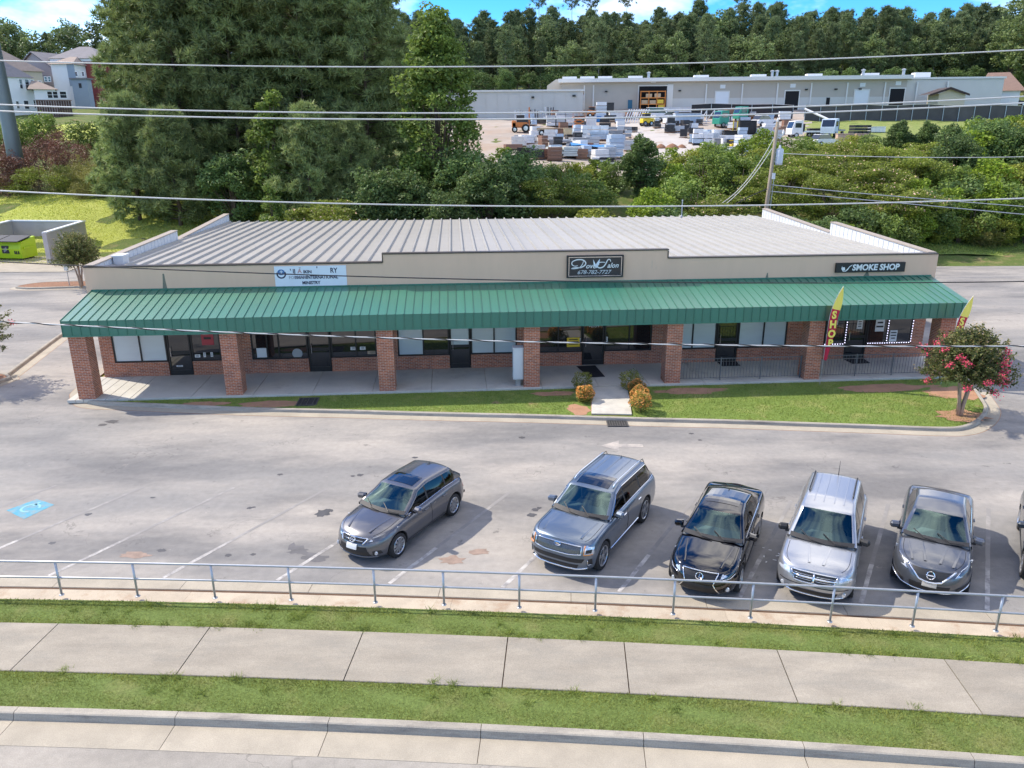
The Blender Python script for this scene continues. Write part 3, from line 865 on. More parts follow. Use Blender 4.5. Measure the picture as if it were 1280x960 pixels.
def wbox(u0, u1, z0, z1, v0=WV, v1=WV + .25): wb_.box(((u0 + u1) / 2, (v0 + v1) / 2, (z0 + z1) / 2), (u1 - u0, v1 - v0, z1 - z0))
cur = -.2
for k, u0, u1, mu, sh in ops:
    if u0 - cur > .08: wbox(cur, u0, .15, HD)
    if k == 'w': wbox(u0, u1, .15, SL - .07)
    cur = u1
wbox(cur, 36.0, .15, HD)
wbox(-.2, 36.0, HD, 2.9)
wb_.box((-.2 + .125, 13.35, 1.7), (.25, 20.4, 3.1)); wb_.box((36 - .125, 13.35, 1.7), (.25, 20.4, 3.1)); wb_.box((17.9, 23.5, 1.7), (36.2, .25, 3.1))
wall = wb_.build('wall', X['brick'], shop)
for k, u0, u1, mu, sh in ops:
    if k == 'w':
        n = int((u1 - u0) / .0766)
        mb = MB(); mb.box(((u0 + u1) / 2, WV + .1, SL - .035), (u1 - u0 - .004, .26, .07)); mb.build('sill_course', X['brick'], wall)
# dark shop interior so that glass edges never show daylight
mb = MB(); mb.box((17.9, WV + .62, 1.4), (35.4, .6, 2.4)); mb.build('interior', mat('shop_interior', (.02, .018, .017), .9), shop)
for k, u0, u1, mu, sh in ops:
    fr = MB(); z0 = SL if k == 'w' else .155
    fw = .06
    V = WV + .07
    for u in [u0 + fw / 2] + mu + [u1 - fw / 2]: fr.box((u, V, (z0 + HD) / 2), (fw, .1, HD - z0 - .002))
    for z in ([z0 + fw / 2 + .001, HD - fw / 2 - .002]): fr.box(((u0 + u1) / 2, V, z), (u1 - u0 - .002, .094, fw))
    if k == 'd':
        fr.box(((u0 + u1) / 2, V, 1.15), (u1 - u0 - .004, .09, .12)); fr.box(((u0 + u1) / 2, V, .27), (u1 - u0 - .004, .09, .2))
    fo = fr.build('door' if k == 'd' else 'window', X['black'], shop)
    ed = [u0] + mu + [u1]
    for i in range(len(ed) - 1):
        c = sh[i]; zs_ = [(z0 + .03, HD - .03)] if k == 'w' else [(.3, 1.12), (1.2, HD - .03)]
        for j, (a0, a1) in enumerate(zs_):
            mb = MB(); mb.box(((ed[i] + ed[i + 1]) / 2, V, (a0 + a1) / 2), (ed[i + 1] - ed[i] - .03, .02, a1 - a0))
            mb.build('pane', X['blind'] if (c == 'b' or (c == 'h' and j == 1)) else X['pane'], fo)
    if k == 'd':
        mb = MB(); mb.tube([(u0 + .13, V - .05, 1.0), (u0 + .13, V - .11, 1.0), (u0 + .13, V - .11, 1.4), (u0 + .13, V - .05, 1.4)], .014, 6); mb.build('handle', X['chrome'], fo)
# notices taped to the glass
def notice(u, z, wd, h, mt, name='notice', label=None, lines=3):
    mb = MB(); mb.box((u, WV + .046, z), (wd, .006, h), 0)
    for i in range(lines):
        mb.box((u, WV + .0415, z + h * (.3 - .25 * i)), (wd * random.uniform(.5, .8), .003, h * .1), 1)
    return mb.build(name, [mt, X['black']], shop)
X['paper'] = mat('paper_notice', (.72, .72, .70), .6); X['yellow'] = mat('yellow_notice', (.75, .50, .02), .5); X['red'] = mat('red_poster', (.42, .05, .06), .6); X['tanp'] = mat('tan_card', (.45, .33, .22), .7)
X['pink'] = mat('pale_poster', (.55, .40, .36), .6)
for u, z, wd, h, m_ in ((2.95, .55, .26, .06, 'paper'), (4.25, 1.95, .5, 1.0, 'red'), (4.2, 2.1, .25, .4, 'pink'), (3.75, .98, .22, .13, 'paper'), (4.05, 1.02, .1, .2, 'paper'), (4.35, 1.03, .1, .2, 'paper'), (5.1, 1.0, .2, .16, 'paper'),
    (8.65, 2.15, .3, .28, 'paper'), (10.35, 1.15, .24, .14, 'paper'), (10.75, 1.15, .24, .14, 'paper'), (19.95, 1.2, .58, .42, 'yellow'), (20.28, 1.27, .1, .22, 'paper'), (21.42, 1.3, .12, .22, 'paper'),
    (31.75, 1.98, .34, .5, 'paper'), (31.6, 1.25, .45, .1, 'paper'), (32.95, 1.72, .26, .42, 'paper'), (33.9, 1.75, .42, .75, 'paper'), (34.6, 1.15, .34, .52, 'paper'), (32.75, 2.3, .6, .25, 'tanp'), (11.2, .95, .5, .14, 'tanp')):
    notice(u, z, wd, h, X[m_])
# counter things seen through the second shop's glass: white chair back, planter, plate
mb = MB(); mb.box((6.45, WV + .05, 1.05), (.42, .02, .42), bev=.01); mb.build('display_card', X['paper'], shop)
mb = MB(); mb.lathe([(0, 0), (.22, 0), (.22, .012), (0, .012)], 18, (7.95, WV + .05, .98), 'y'); o = mb.build('display_plate', mat('grey_plate', (.35, .36, .36), .4), shop)
# white script on the salon door
me = text_mesh('Hours', .2, X['white'], .3, .002); me.transform(Matrix.Rotation(math.pi / 2, 4, 'X'))
for i, z in enumerate((2.35, 2.2, 2.05, 1.9)): put('door_lettering', me, shop, (20.85, WV + .05, z), scale=(1 - .1 * (i % 2), 1, .7))
me = text_mesh('ON', .26, X['paper'], 0, .002, .012); me.transform(Matrix.Rotation(math.pi / 2, 4, 'X'))
# row of small lights round the smoke shop glass
mb = MB()
def dots(u0, z0, u1, z1, n):
    for i in range(n):
        t = (i + .5) / n
        mb.lathe([(0, -.02), (.022, 0), (0, .02)], 6, (u0 + (u1 - u0) * t, WV - .01, z0 + (z1 - z0) * t), 'y')
dots(30.4, .84, 32.3, .84, 16); dots(32.33, .84, 32.33, 2.5, 14); dots(33.36, .84, 35.4, .84, 18); dots(34.28, .9, 34.28, 2.5, 14); dots(35.42, .84, 35.42, 2.5, 14)
lt = bpy.data.materials.new('small_white_led'); lt.use_nodes = True; e_ = lt.node_tree.nodes['Principled BSDF']; e_.inputs['Emission Color'].default_value = (.75, .72, 1, 1); e_.inputs['Emission Strength'].default_value = 1.6; e_.inputs['Base Color'].default_value = (.8, .8, .85, 1)
mb.build('string_lights', lt, shop)

# pillars
PU = [0, 5.65, 11.67, 17.5, 23.32, 29.23, 34.82]
for i, u in enumerate(PU):
    mb = MB(); mb.box((u + .322, .33, 1.44 if i else 1.36), (.644, .66, 2.56 if i else 2.72)); mb.build('pillar', X['brick'], shop)

# canopy
LZ0, LZ1, LV, CZ = 2.70, 3.33, -.12, 3.9
U0, U1 = -.1, 35.85
mb = MB()
mb.quad((U0, LV + .02, LZ0 + .02), (U0, WV + .02, LZ0 + .02), (U1, WV + .02, LZ0 + .02), (U1, LV + .02, LZ0 + .02))
mb.build('soffit', X['soffit'], shop)
mb = MB()
for u in (U0 + .012, U1 - .012):
    mb.prism([], 0, 0) if False else None
    a = [(u - .01, LV + .01, LZ0), (u - .01, WV - .06, LZ0), (u - .01, WV - .06, CZ - .02), (u - .01, LV + .01, LZ1 - .02)]
    c = [(x + .02, y, z) for x, y, z in a]
    mb.poly(a); mb.poly(c[::-1])
    for i in range(4): mb.quad(a[i], c[i], c[(i + 1) % 4], a[(i + 1) % 4])
mb.box(((U0 + U1) / 2, LV - .012, LZ0 + .02), (U1 - U0 + .02, .03, .05)); mb.box(((U0 + U1) / 2, WV - .07, CZ + .012), (U1 - U0, .05, .06))
can = mb.build('canopy', X['green'], shop)
npan = 106; pw = (U1 - U0) / npan
sl = Vector((0, WV - .06 - LV, CZ - LZ1)); ln = sl.length; sl.normalize(); nr = Vector((0, -sl.z, sl.y))
def cp(x, t, h): return Vector((x, LV, LZ1)) + sl * t + nr * h
mb = MB()
g = .0015
mb.quad(cp(g, -.03, 0), cp(pw - g, -.03, 0), cp(pw - g, ln, 0), cp(g, ln, 0))
for x0, x1 in ((g, .017),):
    h = .032
    mb.quad(cp(x0, -.03, h), cp(x1, -.03, h), cp(x1, ln, h), cp(x0, ln, h)); mb.quad(cp(x0, -.03, 0), cp(x0, -.03, h), cp(x0, ln, h), cp(x0, ln, 0))
    mb.quad(cp(x1, -.03, h), cp(x1, -.03, 0), cp(x1, ln, 0), cp(x1, ln, h)); mb.quad(cp(x0, -.03, 0), cp(x1, -.03, 0), cp(x1, -.03, h), cp(x0, -.03, h))
me = mb.mesh('canopy_panel', X['green'])
mb = MB()
mb.quad((g, LV - .01, LZ0 + .045), (pw - g, LV - .01, LZ0 + .045), (pw - g, LV - .01, LZ1 - .012), (g, LV - .01, LZ1 - .012))
mb.box((.012, LV - .022, (LZ0 + LZ1) / 2 + .01), (.017, .022, LZ1 - LZ0 - .06))
me2 = mb.mesh('fascia_panel', X['green'])
for i in range(npan):
    put('canopy_panel', me, can, (U0 + i * pw, 0, 0)); put('fascia_panel', me2, can, (U0 + i * pw, 0, 0))
for u, wd in ((1.6, .02), (30.5, .02)): pass

# parapet
mb = MB(); c2 = MB()
for u0, u1, z1 in ((-.3, 11.82, 4.84), (11.82, 23.95, 5.2), (23.95, 36.05, 4.84)):
    mb.box(((u0 + u1) / 2, WV + .075, (2.9 + z1) / 2), (u1 - u0, .25, z1 - 2.9))
    c2.box(((u0 + u1) / 2, WV + .075, z1 + .025), (u1 - u0 + (.05 if z1 > 5 else -.05), .31, .05))
for u in (11.82, 23.95): c2.box((u, WV + .075, 5.02), (.045, .30, .31))
par = mb.build('parapet', X['stucco'], shop); c2.build('coping', X['coping'], par)
def side(u0, u1, secs, inner_face):
    for v0, v1, za, zb in secs:
        m_ = MB()
        for u, mi_, fl in ((u0, 0 if inner_face > 0 else 1, 1), (u1, 1 if inner_face > 0 else 0, -1)):
            m_.poly([(u, v0, 2.9), (u, v1, 2.9), (u, v1, zb), (u, v0, za)][::-fl], mi_)
        for v, z in ((v0, za), (v1, zb)): m_.quad((u0, v, 2.9), (u1, v, 2.9), (u1, v, z), (u0, v, z), 0)
        o = m_.build('parapet', [X['stucco'], X['innerwall']], shop)
        k = MB(); a_ = u0 - .04; c_ = u1 + .04
        k.quad((a_, v0, za + .05), (c_, v0, za + .05), (c_, v1, zb + .05), (a_, v1, zb + .05)); k.quad((a_, v0, za), (a_, v0, za + .05), (a_, v1, zb + .05), (a_, v1, zb)); k.quad((c_, v0, za + .05), (c_, v0, za), (c_, v1, zb), (c_, v1, zb + .05))
        for v, z in ((v0, za), (v1, zb)): k.quad((a_, v, z), (c_, v, z), (c_, v, z + .05), (a_, v, z + .05))
        k.build('coping', X['copingpale'], o)
        # upright ribs of the inner lining
        uu = (u1 + .008) if inner_face > 0 else (u0 - .008)
        nn = int((v1 - v0) / .45)
        rb = MB()
        for i in range(nn):
            v = v0 + (i + .5) * (v1 - v0) / nn; z = za + (zb - za) * (v - v0) / (v1 - v0)
            rb.box((uu, v, (3.9 + z) / 2), (.02, .05, z - 3.9))
        rb.build('lining_rib', X['innerwall'], o)
side(-.3, -.02, [(3.1, 13.6, 4.86, 5.0), (13.605, 23.8, 4.5, 4.84)], 1)
side(35.76, 36.05, [(3.1, 12.6, 4.86, 5.12), (12.605, 22.6, 4.56, 4.9)], -1)
# roof
def rz_(v): return 4.56 - .0125 * (v - 5)
mb = MB(); mb.quad((-.02, 3.1, rz_(3.1) - .02), (35.76, 3.1, rz_(3.1) - .02), (35.76, 23.7, rz_(23.7) - .02), (-.02, 23.7, rz_(23.7) - .02))
mb.box((17.9, 23.72, rz_(23.7) - .09), (36.1, .14, .16))
rf = mb.build('roof', X['roof'], shop)
nrp = 59; rw = (35.76 + .02) / nrp
mb = MB()
for v0, v1, dz in ((3.1, 14.3, .006), (14.2, 23.78, .0)):
    prof = [(g, 0), (.015, 0), (.05, .092), (.105, .092), (.14, 0), (rw - g, 0)]
    mb.grid([[(x, v0, rz_(v0) + z + dz) for x, z in prof], [(x, v1, rz_(v1) + z + dz) for x, z in prof]])
me = mb.mesh('roof_panel', X['roof'])
for i in range(nrp): put('roof_panel', me, rf, (-.02 + i * rw, 0, 0))
# roof fittings
mb = MB(); mb.tube([(30.3, 23.0, rz_(23)), (30.3, 23.0, rz_(23) + 1.15)], .035, 8); mb.lathe([(0.08, rz_(23)), (.08, rz_(23) + .12), (.035, rz_(23) + .2)], 8, (30.3, 23, 0)); mb.lathe([(.055, rz_(23) + 1.1), (.055, rz_(23) + 1.2), (0, rz_(23) + 1.22)], 8, (30.3, 23, 0)); mb.build('vent_pipe', X['steel'], shop)
mb = MB(); mb.box((.25, 5.3, 4.78), (.42, .6, .36)); mb.box((.25, 5.3, 4.985), (.52, .72, .05)); mb.build('roof_hatch', X['innerwall'], shop)
# water stains below the parapet scuppers
X['stain'] = mat('green_water_stain', (.20, .19, .14), .9, var=.3, vs=8)
for u, z0, z1, wd in ((2.85, 3.93, 4.55, .10), (32.9, 3.93, 4.1, .16), (28.4, 3.93, 4.15, .07)):
    mb = MB(); mb.poly([(u - wd, WV - .0535, z0), (u + wd * .8, WV - .0535, z0), (u + wd * .5, WV - .0535, (z0 + z1) / 2), (u + wd * .3, WV - .0535, z1), (u - wd * .3, WV - .0535, z1), (u - wd * .6, WV - .0535, (z0 + z1) / 2)]); mb.build('water_stain', X['stain'], shop)

# ---------------------------------------------------------------- signs
def up(me): me.transform(Matrix.Rotation(math.pi / 2, 4, 'X')); return me
def bthing(name, label, cat, u, v, z, group=None):
    return thing(name, label, cat, bl(u, v, z), BYAW, group)
SV = WV - .055
X['signwhite'] = mat('white_banner', (.74, .78, .82), .55, var=.04, vs=2)
X['ink'] = mat('navy_ink', (.02, .025, .06), .6); X['inkfade'] = mat('faded_ink', (.42, .42, .46), .6); X['inkred'] = mat('faded_red_ink', (.55, .30, .28), .6); X['inkblue'] = mat('blue_ink', (.05, .16, .36), .6)
s1 = bthing('banner_sign', 'white banner with round blue emblem and partly faded church lettering on the parapet', 'sign', 8.82, SV, 4.36)
mb = MB(); mb.box((0, -.012, 0), (2.95, .024, .84)); mb.build('board', X['signwhite'], s1)
for tx, x, z, sz, mt, sx in (("' IJ", -.72, .20, .25, 'ink', .9), ('A', -.44, .20, .24, 'inkred', 1.0), ('IKIN', -.12, .17, .18, 'ink', 1.0), ("'", .28, .28, .25, 'ink', 1.0), ('RY', .96, .21, .29, 'ink', .85), ('T', -.42, .31, .14, 'inkfade', 1),
    ('FORMAN', -.55, -.06, .17, 'inkfade', 1.0), ('RMAN', -.42, -.06, .17, 'ink', 1.0), ('INTERNATIONAL', .47, -.06, .19, 'ink', .88), ('MINISTRY', .0, -.29, .18, 'ink', .95)):
    put('lettering', up(text_mesh(tx, sz, X[mt], 0, .003, .006, sx)), s1, (x, -.029, z))
mb = MB()
for i in range(12):
    a0 = math.radians(160 + i * 19); a1 = math.radians(160 + (i + 1) * 19)
    mb.quad(*[(-1.2 + r * math.cos(t), -.027, .1 + r * math.sin(t)) for r, t in ((.14, a0), (.20, a0), (.20, a1), (.14, a1))])
mb.build('emblem', X['ink'], s1)
mb = MB()
mb.poly([(-1.2 + .155 * math.cos(t) , -.026, .17 + .12 * math.sin(t)) for t in np.linspace(2 * math.pi, 0, 15)[:-1]]); mb.build('emblem', X['inkblue'], s1)
mb = MB()
for dx, dz in ((.13, .03), (.03, .14)): mb.box((-1.19, -.028, .19), (dx, .003, dz))
mb.build('emblem', X['signwhite'], s1)

s2 = bthing('salon_sign', 'black framed sign with white script salon name and phone number on the raised parapet', 'sign', 20.79, SV, 4.57)
mb = MB(); mb.box((0, -.05, 0), (2.3, .10, .86)); mb.build('board', mat('charcoal_sign', (.018, .02, .026), .25, coat=.4), s2)
mb = MB()
for x in (-1.19, 1.19): mb.box((x, -.055, 0), (.05, .13, .94))
for z in (-.445, .445): mb.box((0, -.055, z), (2.33, .128, .05))
mb.build('frame', X['plastic'], s2)
mb = MB()
for x in (-1.13, 1.13): mb.box((x, -.103, 0), (.025, .01, .82))
for z in (-.4, .4): mb.box((0, -.1035, z), (2.235, .009, .025))
mb.build('frame_trim', X['chrome'], s2)
def stroke(pts, r, mt, par, y=-.108):
    P = smooth_path(pts, 7); n = len(P)
    m_ = MB()
    rr = [r * (.55 + .6 * math.sin(math.pi * min(1, max(0, i / (n - 1)))) ) for i in range(n)]
    L_ = offset(P, 1.0); 
    for i in range(n - 1):
        a_ = [P[i] + (L_[i] - P[i]) * rr[i], P[i + 1] + (L_[i + 1] - P[i + 1]) * rr[i + 1], P[i + 1] - (L_[i + 1] - P[i + 1]) * rr[i + 1], P[i] - (L_[i] - P[i]) * rr[i]]
        m_.quad(*[(q.x, y, q.y) for q in a_])
    return m_.build('lettering', mt, par)
stroke([(-.50, .27), (-.56, .10), (-.66, -.02), (-.80, -.07), (-1.0, -.07), (-.86, -.04), (-.62, -.03), (-.45, .06), (-.42, .18), (-.55, .29), (-.78, .30), (-.98, .22), (-1.0, .10), (-.88, .03), (-.75, .05)], .022, X['white'], s2)
put('lettering', up(text_mesh('ove', .30, X['white'], .35, .002, .004, 1.0)), s2, (-.20, -.108, .02))
stroke([(.66, .20), (.62, .29), (.53, .27), (.44, .10), (.34, -.02), (.18, -.06), (.06, .02), (.08, .14), (.25, .18), (.42, .17)], .022, X['white'], s2)
put('lettering', up(text_mesh('alon', .30, X['white'], .35, .002, .004, .95)), s2, (.75, -.108, .03))
mb = MB()
for pts in ([(-.10, .31), (.0, .12), (.05, -.06), (-.07, .04)], [(.19, .33), (.05, .14), (.05, -.05), (.16, .08)], [(-.02, .05), (.07, .15), (.13, -.02), (.03, -.07)]):
    mb.poly([(x, -.111, z) for x, z in pts]); mb.poly([(x, -.1112, z) for x, z in pts][::-1])
mb.build('dove_emblem', mat('pale_bird', (.75, .80, .86), .5), s2)
put('lettering', up(text_mesh('678-782-7727', .235, mat('pale_grey_letters', (.55, .57, .58), .5), .3, .002, .002, 1.08)), s2, (-.06, -.108, -.245))

s3 = bthing('smoke_shop_sign', 'black board reading SMOKE SHOP with a pipe picture at the right end of the parapet', 'sign', 32.97, SV, 4.33)
mb = MB(); mb.box((0, -.06, 0), (3.12, .12, .42)); mb.build('board', mat('black_board', (.016, .014, .013), .5), s3)
put('lettering', up(text_mesh('SMOKE SHOP', .36, X['white'], .08, .006, .012, .98)), s3, (.22, -.127, .0))
mb = MB()
pipe = [(-1.30, .09), (-1.27, -.06), (-1.2, -.13), (-1.1, -.12), (-1.04, .0), (-.94, .1), (-.86, .13), (-.94, .06), (-1.02, -.06), (-1.12, -.02), (-1.14, .07)]
P_ = [(-1.30, .10), (-1.29, -.02), (-1.24, -.12), (-1.14, -.13), (-1.06, -.05), (-.97, .07), (-.84, .14), (-.86, .10), (-.96, .03), (-1.03, -.09), (-1.12, -.16), (-1.25, -.155), (-1.33, -.04)]
mb.poly([(x, -.1225, z) for x, z in P_]); mb.poly([(x, -.1228, z) for x, z in P_][::-1])
mb.poly([(x, -.123, z) for x, z in ((-1.29, .03), (-1.18, .03), (-1.15, -.1), (-1.27, -.11))]); mb.poly([(x, -.1232, z) for x, z in ((-1.29, .03), (-1.18, .03), (-1.15, -.1), (-1.27, -.11))][::-1])
mb.build('pipe_emblem', X['white'], s3)

# ---------------------------------------------------------------- things on the walkway
for lab, q in (('black mat lying askew before the salon door', [(20.07, 2.72), (20.92, 2.77), (21.05, 1.11), (20.36, 1.05)]),
               ('black mat before the fifth shop door behind the picket railing', [(26.46, 2.82), (27.36, 2.86), (27.3, 2.14), (26.48, 2.16)]),
               ('black mat before the smoke shop door', [(32.3, 2.75), (33.25, 2.78), (33.2, 2.05), (32.35, 2.02)])):
    c = (sum(p[0] for p in q) / 4, sum(p[1] for p in q) / 4)
    t = bthing('door_mat', lab, 'mat', c[0], c[1], .155)
    mb = MB(); mb.prism([(x - c[0], y - c[1]) for x, y in q][::-1], 0, .012); mb.build('backing', X['rubber'], t)
    mb = MB(); mb.prism([((x - c[0]) * .93, (y - c[1]) * .93) for x, y in q][::-1], .0125, .018); mb.build('pile', mat('black_pile', (.012, .013, .02), .95, bump=.4, bs=80), t)
t = bthing('meter_box', 'tall pale grey metal meter cabinet on a post beside the fourth pillar', 'meter box', 17.28, .30, .155)
mb = MB(); mb.box((0, 0, .95), (.42, .38, 1.30)); mb.build('cabinet', mat('pale_grey_enamel', (.60, .62, .62), .45, var=.06, vs=3), t)
mb = MB(); mb.box((0, -.197, .95), (.36, .012, 1.2)); mb.box((.12, -.208, .95), (.02, .02, .1)); mb.build('door', mat('pale_grey_enamel_door', (.62, .64, .64), .4), t)
mb = MB(); mb.box((0, .02, .155), (.20, .22, .31)); mb.build('post', X['steel'], t)
mb = MB(); mb.box((0, 0, 1.62), (.46, .44, .03)); mb.build('lid', X['innerwall'], t)
X['railpaint'] = mat('dark_grey_rail_paint', (.13, .135, .14), .45)
def fence(label, u0, u1, v):
    t = bthing('picket_railing', label, 'railing', u0, v, .155)
    w_ = u1 - u0
    mb = MB(); mb.box((w_ / 2, 0, .93), (w_, .03, .022)); mb.build('top_rail', X['railpaint'], t)
    mb = MB(); mb.box((w_ / 2, 0, .1), (w_, .02, .02)); mb.build('bottom_rail', X['railpaint'], t)
    n = int(w_ / .125); me_ = MB().box((0, 0, .5), (.013, .013, .84)).mesh('picket', X['railpaint'])
    for i in range(n): put('picket', me_, t, ((i + .5) * w_ / n, 0, 0))
    me_ = MB().box((0, 0, .49), (.035, .035, .98)).mesh('post', X['railpaint'])
    for i in range(4): put('post', me_, t, (.03 + i * (w_ - .06) / 3, 0, 0))
fence('black picket railing between the fifth and sixth brick pillars', 24.0, 29.2, .28)
fence('black picket railing between the sixth and the last brick pillar', 29.92, 34.8, .28)

X['flagred'] = mat('red_flag_cloth', (.50, .015, .05), .75); X['flagyel'] = mat('yellow_flag_cloth', (.90, .76, .14), .75)
def feather(label, loc, H, lean, txt, face):
    t = thing('feather_flag', label, 'flag', loc, face)
    n = 14; pole = []; edge = []
    for i in range(n + 1):
        k = i / n; z = H * k
        x = lean * k + (.40 * max(0, (k - .62) / .38) ** 2.2)
        pole.append((x, 0, z))
    mb = MB(); mb.tube(pole, .012, 6); mb.build('pole', X['steel'], t)
    def wdt(k): return .02 if k < .25 else (.12 + .24 * min(1, (k - .25) / .35) if k < .80 else .36 * max(.05, 1 - ((k - .80) / .2) ** 1.8))
    for nm, k0, k1, mt in (('cloth', .26, .78, 'flagred'), ('cloth', .78, .995, 'flagyel')):
        R_ = []
        for i in range(13):
            k = k0 + (k1 - k0) * i / 12; z = H * k; x = lean * k + (.40 * max(0, (k - .62) / .38) ** 2.2)
            w2 = wdt(k); R_.append([(x + w2 * j / 4, .03 * math.sin(5 * k + j), z - w2 * .25 * j / 4) for j in range(5)])
        mb = MB(); mb.grid(R_); mb.grid([[(p[0], p[1] + .004, p[2]) for p in r] for r in R_], flip=True); mb.build(nm, X[mt], t)
    for i, ch in enumerate(txt):
        me_ = up(text_mesh(ch, .42, X['flagyel'], 0, .004, .02, .9))
        k = .73 - i * .095
        put('lettering', me_, t, (lean * k + .17, -.05, H * k - .06))
    return t
p = bl(29.72, -.45); feather('red and yellow feather flag with tall letters beside the sixth brick pillar', (p[0], p[1], .07), 4.1, .08, 'SHOP', BYAW)
p = atz(1176, 480, .1); feather('red and yellow feather flag half hidden behind the pink crape myrtle', (p.x, p.y, .08), 3.7, .32, 'SHOP', BYAW)

# ================================================================ CARS
def interp(pts, x):
    return float(np.interp(x, [p[0] for p in pts], [p[1] for p in pts]))
def smooth_interp(pts, x, w=.12):
    return sum(interp(pts, x + d * w) * k for d, k in ((-1, .15), (-.5, .2), (0, .3), (.5, .2), (1, .15)))

PT = [0, .10, .24, .40, .55, .70, .82, .92, 1.0]            # rows up the body side
class Car:
    def __init__(c, name, label, spec, loc, head, paint):
        c.S = S_ = spec; c.paint = paint
        c.L, c.W, c.H = S_['L'], S_['W'], S_['H']
        c.xf, c.xr = c.L / 2, -c.L / 2
        c.wf = c.xf - S_['fo']; c.wr = c.wf - S_['wb']
        c.ra = S_.get('wr', .33)
        c.cf, c.cr = S_.get('cf', .85), S_.get('cr', .55)
        c.pf, c.pr = S_.get('pf', 2.6), S_.get('pr', 3.4)
        c.root = thing(name, label, 'car', loc, head, 'cars parked by the railing')
        c.root.scale = S_.get('scale', (1, 1, 1))
        c.zr = S_.get('zr', .22)
        c.make()
    def prof(c, t):
        return float(np.interp(t, [0, .12, .3, .5, .62, .8, .93, 1], c.S.get('prof', [.925, .965, .99, 1.0, .995, .965, .925, .86])))
    def zsh(c, x): return smooth_interp(c.S['sh'], x)
    def ztop(c, x): return smooth_interp(c.S['top'], x)
    def zlow(c, x):
        z = c.zr + .05 * max(0, (x - c.wf - .35) / .5) * 0 + .10 * max(0, (c.wr - .3 - x) / .6)
        for xw in (c.wf, c.wr):
            d = c.ra + .055
            if abs(x - xw) < d: z = max(z, c.ra + math.sqrt(d * d - (x - xw) ** 2))
        return z
    def nose(c, t, front):
        return float(np.interp(t, [0, .15, .35, .6, .8, 1], c.S.get('nose' if front else 'tail', [.10, .03, 0, .02, .06, .14] if front else [.12, .03, 0, .04, .06, .10])))
    def station(c, q):
        """q 0..1 rear cap, 1..2 middle, 2..3 front cap -> x, width factor, nose weight"""
        if q < 1:
            th = (1 - q) * math.pi / 2
            s = math.sin(th) ** (2 / c.pr); return c.xr + c.cr - c.cr * s, max(0.0, math.cos(th)) ** (2 / c.pr), s ** 2, False
        if q <= 2:
            return c.xr + c.cr + (c.xf - c.cf - c.xr - c.cr) * (q - 1), 1.0, 0.0, True
        th = (q - 2) * math.pi / 2
        s = math.sin(th) ** (2 / c.pf); return c.xf - c.cf + c.cf * s, max(0.0, math.cos(th)) ** (2 / c.pf), s ** 2, True
    def side(c, q, t, sg=1):
        x, wf, nw, fr = c.station(q)
        zl = c.zlow(x); z = zl + (c.zsh(x) - zl) * t
        tt = (z - c.zr) / max(.05, c.zsh(x) - c.zr)
        y = c.W / 2 * c.prof(max(0, tt)) * wf
        xx = x - c.nose(tt, True) * nw if fr else x + c.nose(tt, False) * nw
        return Vector((xx, sg * y, z))
    def face_pt(c, y, z, front=True, off=0.0):
        """point on the front or rear skin at sideways y and height z"""
        e = c.xf if front else c.xr
        zs_ = c.zsh(e * .97)
        t = min(1, max(0, (z - c.zr) / (zs_ - c.zr)))
        w_ = c.W / 2 * c.prof(t); k = min(.999, abs(y) / w_)
        p = c.pf if front else c.pr; cap = c.cf if front else c.cr
        wt_ = (1 - k ** p) ** (1 / p)
        if front: x = c.xf - c.cf + cap * wt_ - c.nose(t, True) * wt_ ** 2; n = Vector((wt_ ** (p - 1) / cap, math.copysign(k ** (p - 1) / w_, y), .12))
        else: x = c.xr + c.cr - cap * wt_ + c.nose(t, False) * wt_ ** 2; n = Vector((-wt_ ** (p - 1) / cap, math.copysign(k ** (p - 1) / w_, y), .12))
        n.normalize()
        return Vector((x, y, z)) + n * off
    def panel(c, name, corners, mt, front=True, off=.012, n=8, m=4, parent=None, both=False):
        """a piece following the skin; corners (y,z) go round: lower-in, lower-out, upper-out, upper-in"""
        o = None
        for sg in ((1, -1) if both else (1,)):
            mb = MB(); R_ = []
            for i in range(m + 1):
                v = i / m; r = []
                for j in range(n + 1):
                    u = j / n
                    y = (corners[0][0] * (1 - u) + corners[1][0] * u) * (1 - v) + (corners[3][0] * (1 - u) + corners[2][0] * u) * v
                    z = (corners[0][1] * (1 - u) + corners[1][1] * u) * (1 - v) + (corners[3][1] * (1 - u) + corners[2][1] * u) * v
                    r.append(c.face_pt(sg * y, z, front, off))
                R_.append(r)
            mb.grid(R_, flip=(sg < 0) == front)
            rim = R_[0] + [r[-1] for r in R_[1:]] + R_[-1][::-1][1:] + [r[0] for r in R_[1:-1]][::-1]
            e = Vector((-.03 if front else .03, 0, 0)); k = len(rim)
            for i in range(k):
                a_, b_ = rim[i], rim[(i + 1) % k]
                mb.quad(a_, a_ + e, b_ + e, b_)
            o = mb.build(name, mt, parent or c.root, smooth=False)
        return o
    def make(c):
        S_ = c.S; P = c.paint; R = c.root
        # ---- body skin
        xs_ = list(np.linspace(c.xr + c.cr, c.xf - c.cf, 46))
        for xw in (c.wf, c.wr):
            d = c.ra + .055
            for k in np.linspace(-1, 1, 17): xs_.append(xw + d * .999 * k)
            xs_ += [xw - d - .006, xw + d + .006]
        xs_ = [x for x in sorted(set(round(x, 4) for x in xs_))]
        qm = [1 + (x - c.xr - c.cr) / (c.xf - c.cf - c.xr - c.cr) for x in xs_ if c.xr + c.cr <= x <= c.xf - c.cf]
        def capq(lo, pw, cap, xe, sgn):
            qs = [lo + i / 14 for i in range(15)]
            # extra stations where wheel arches reach into the cap
            return qs
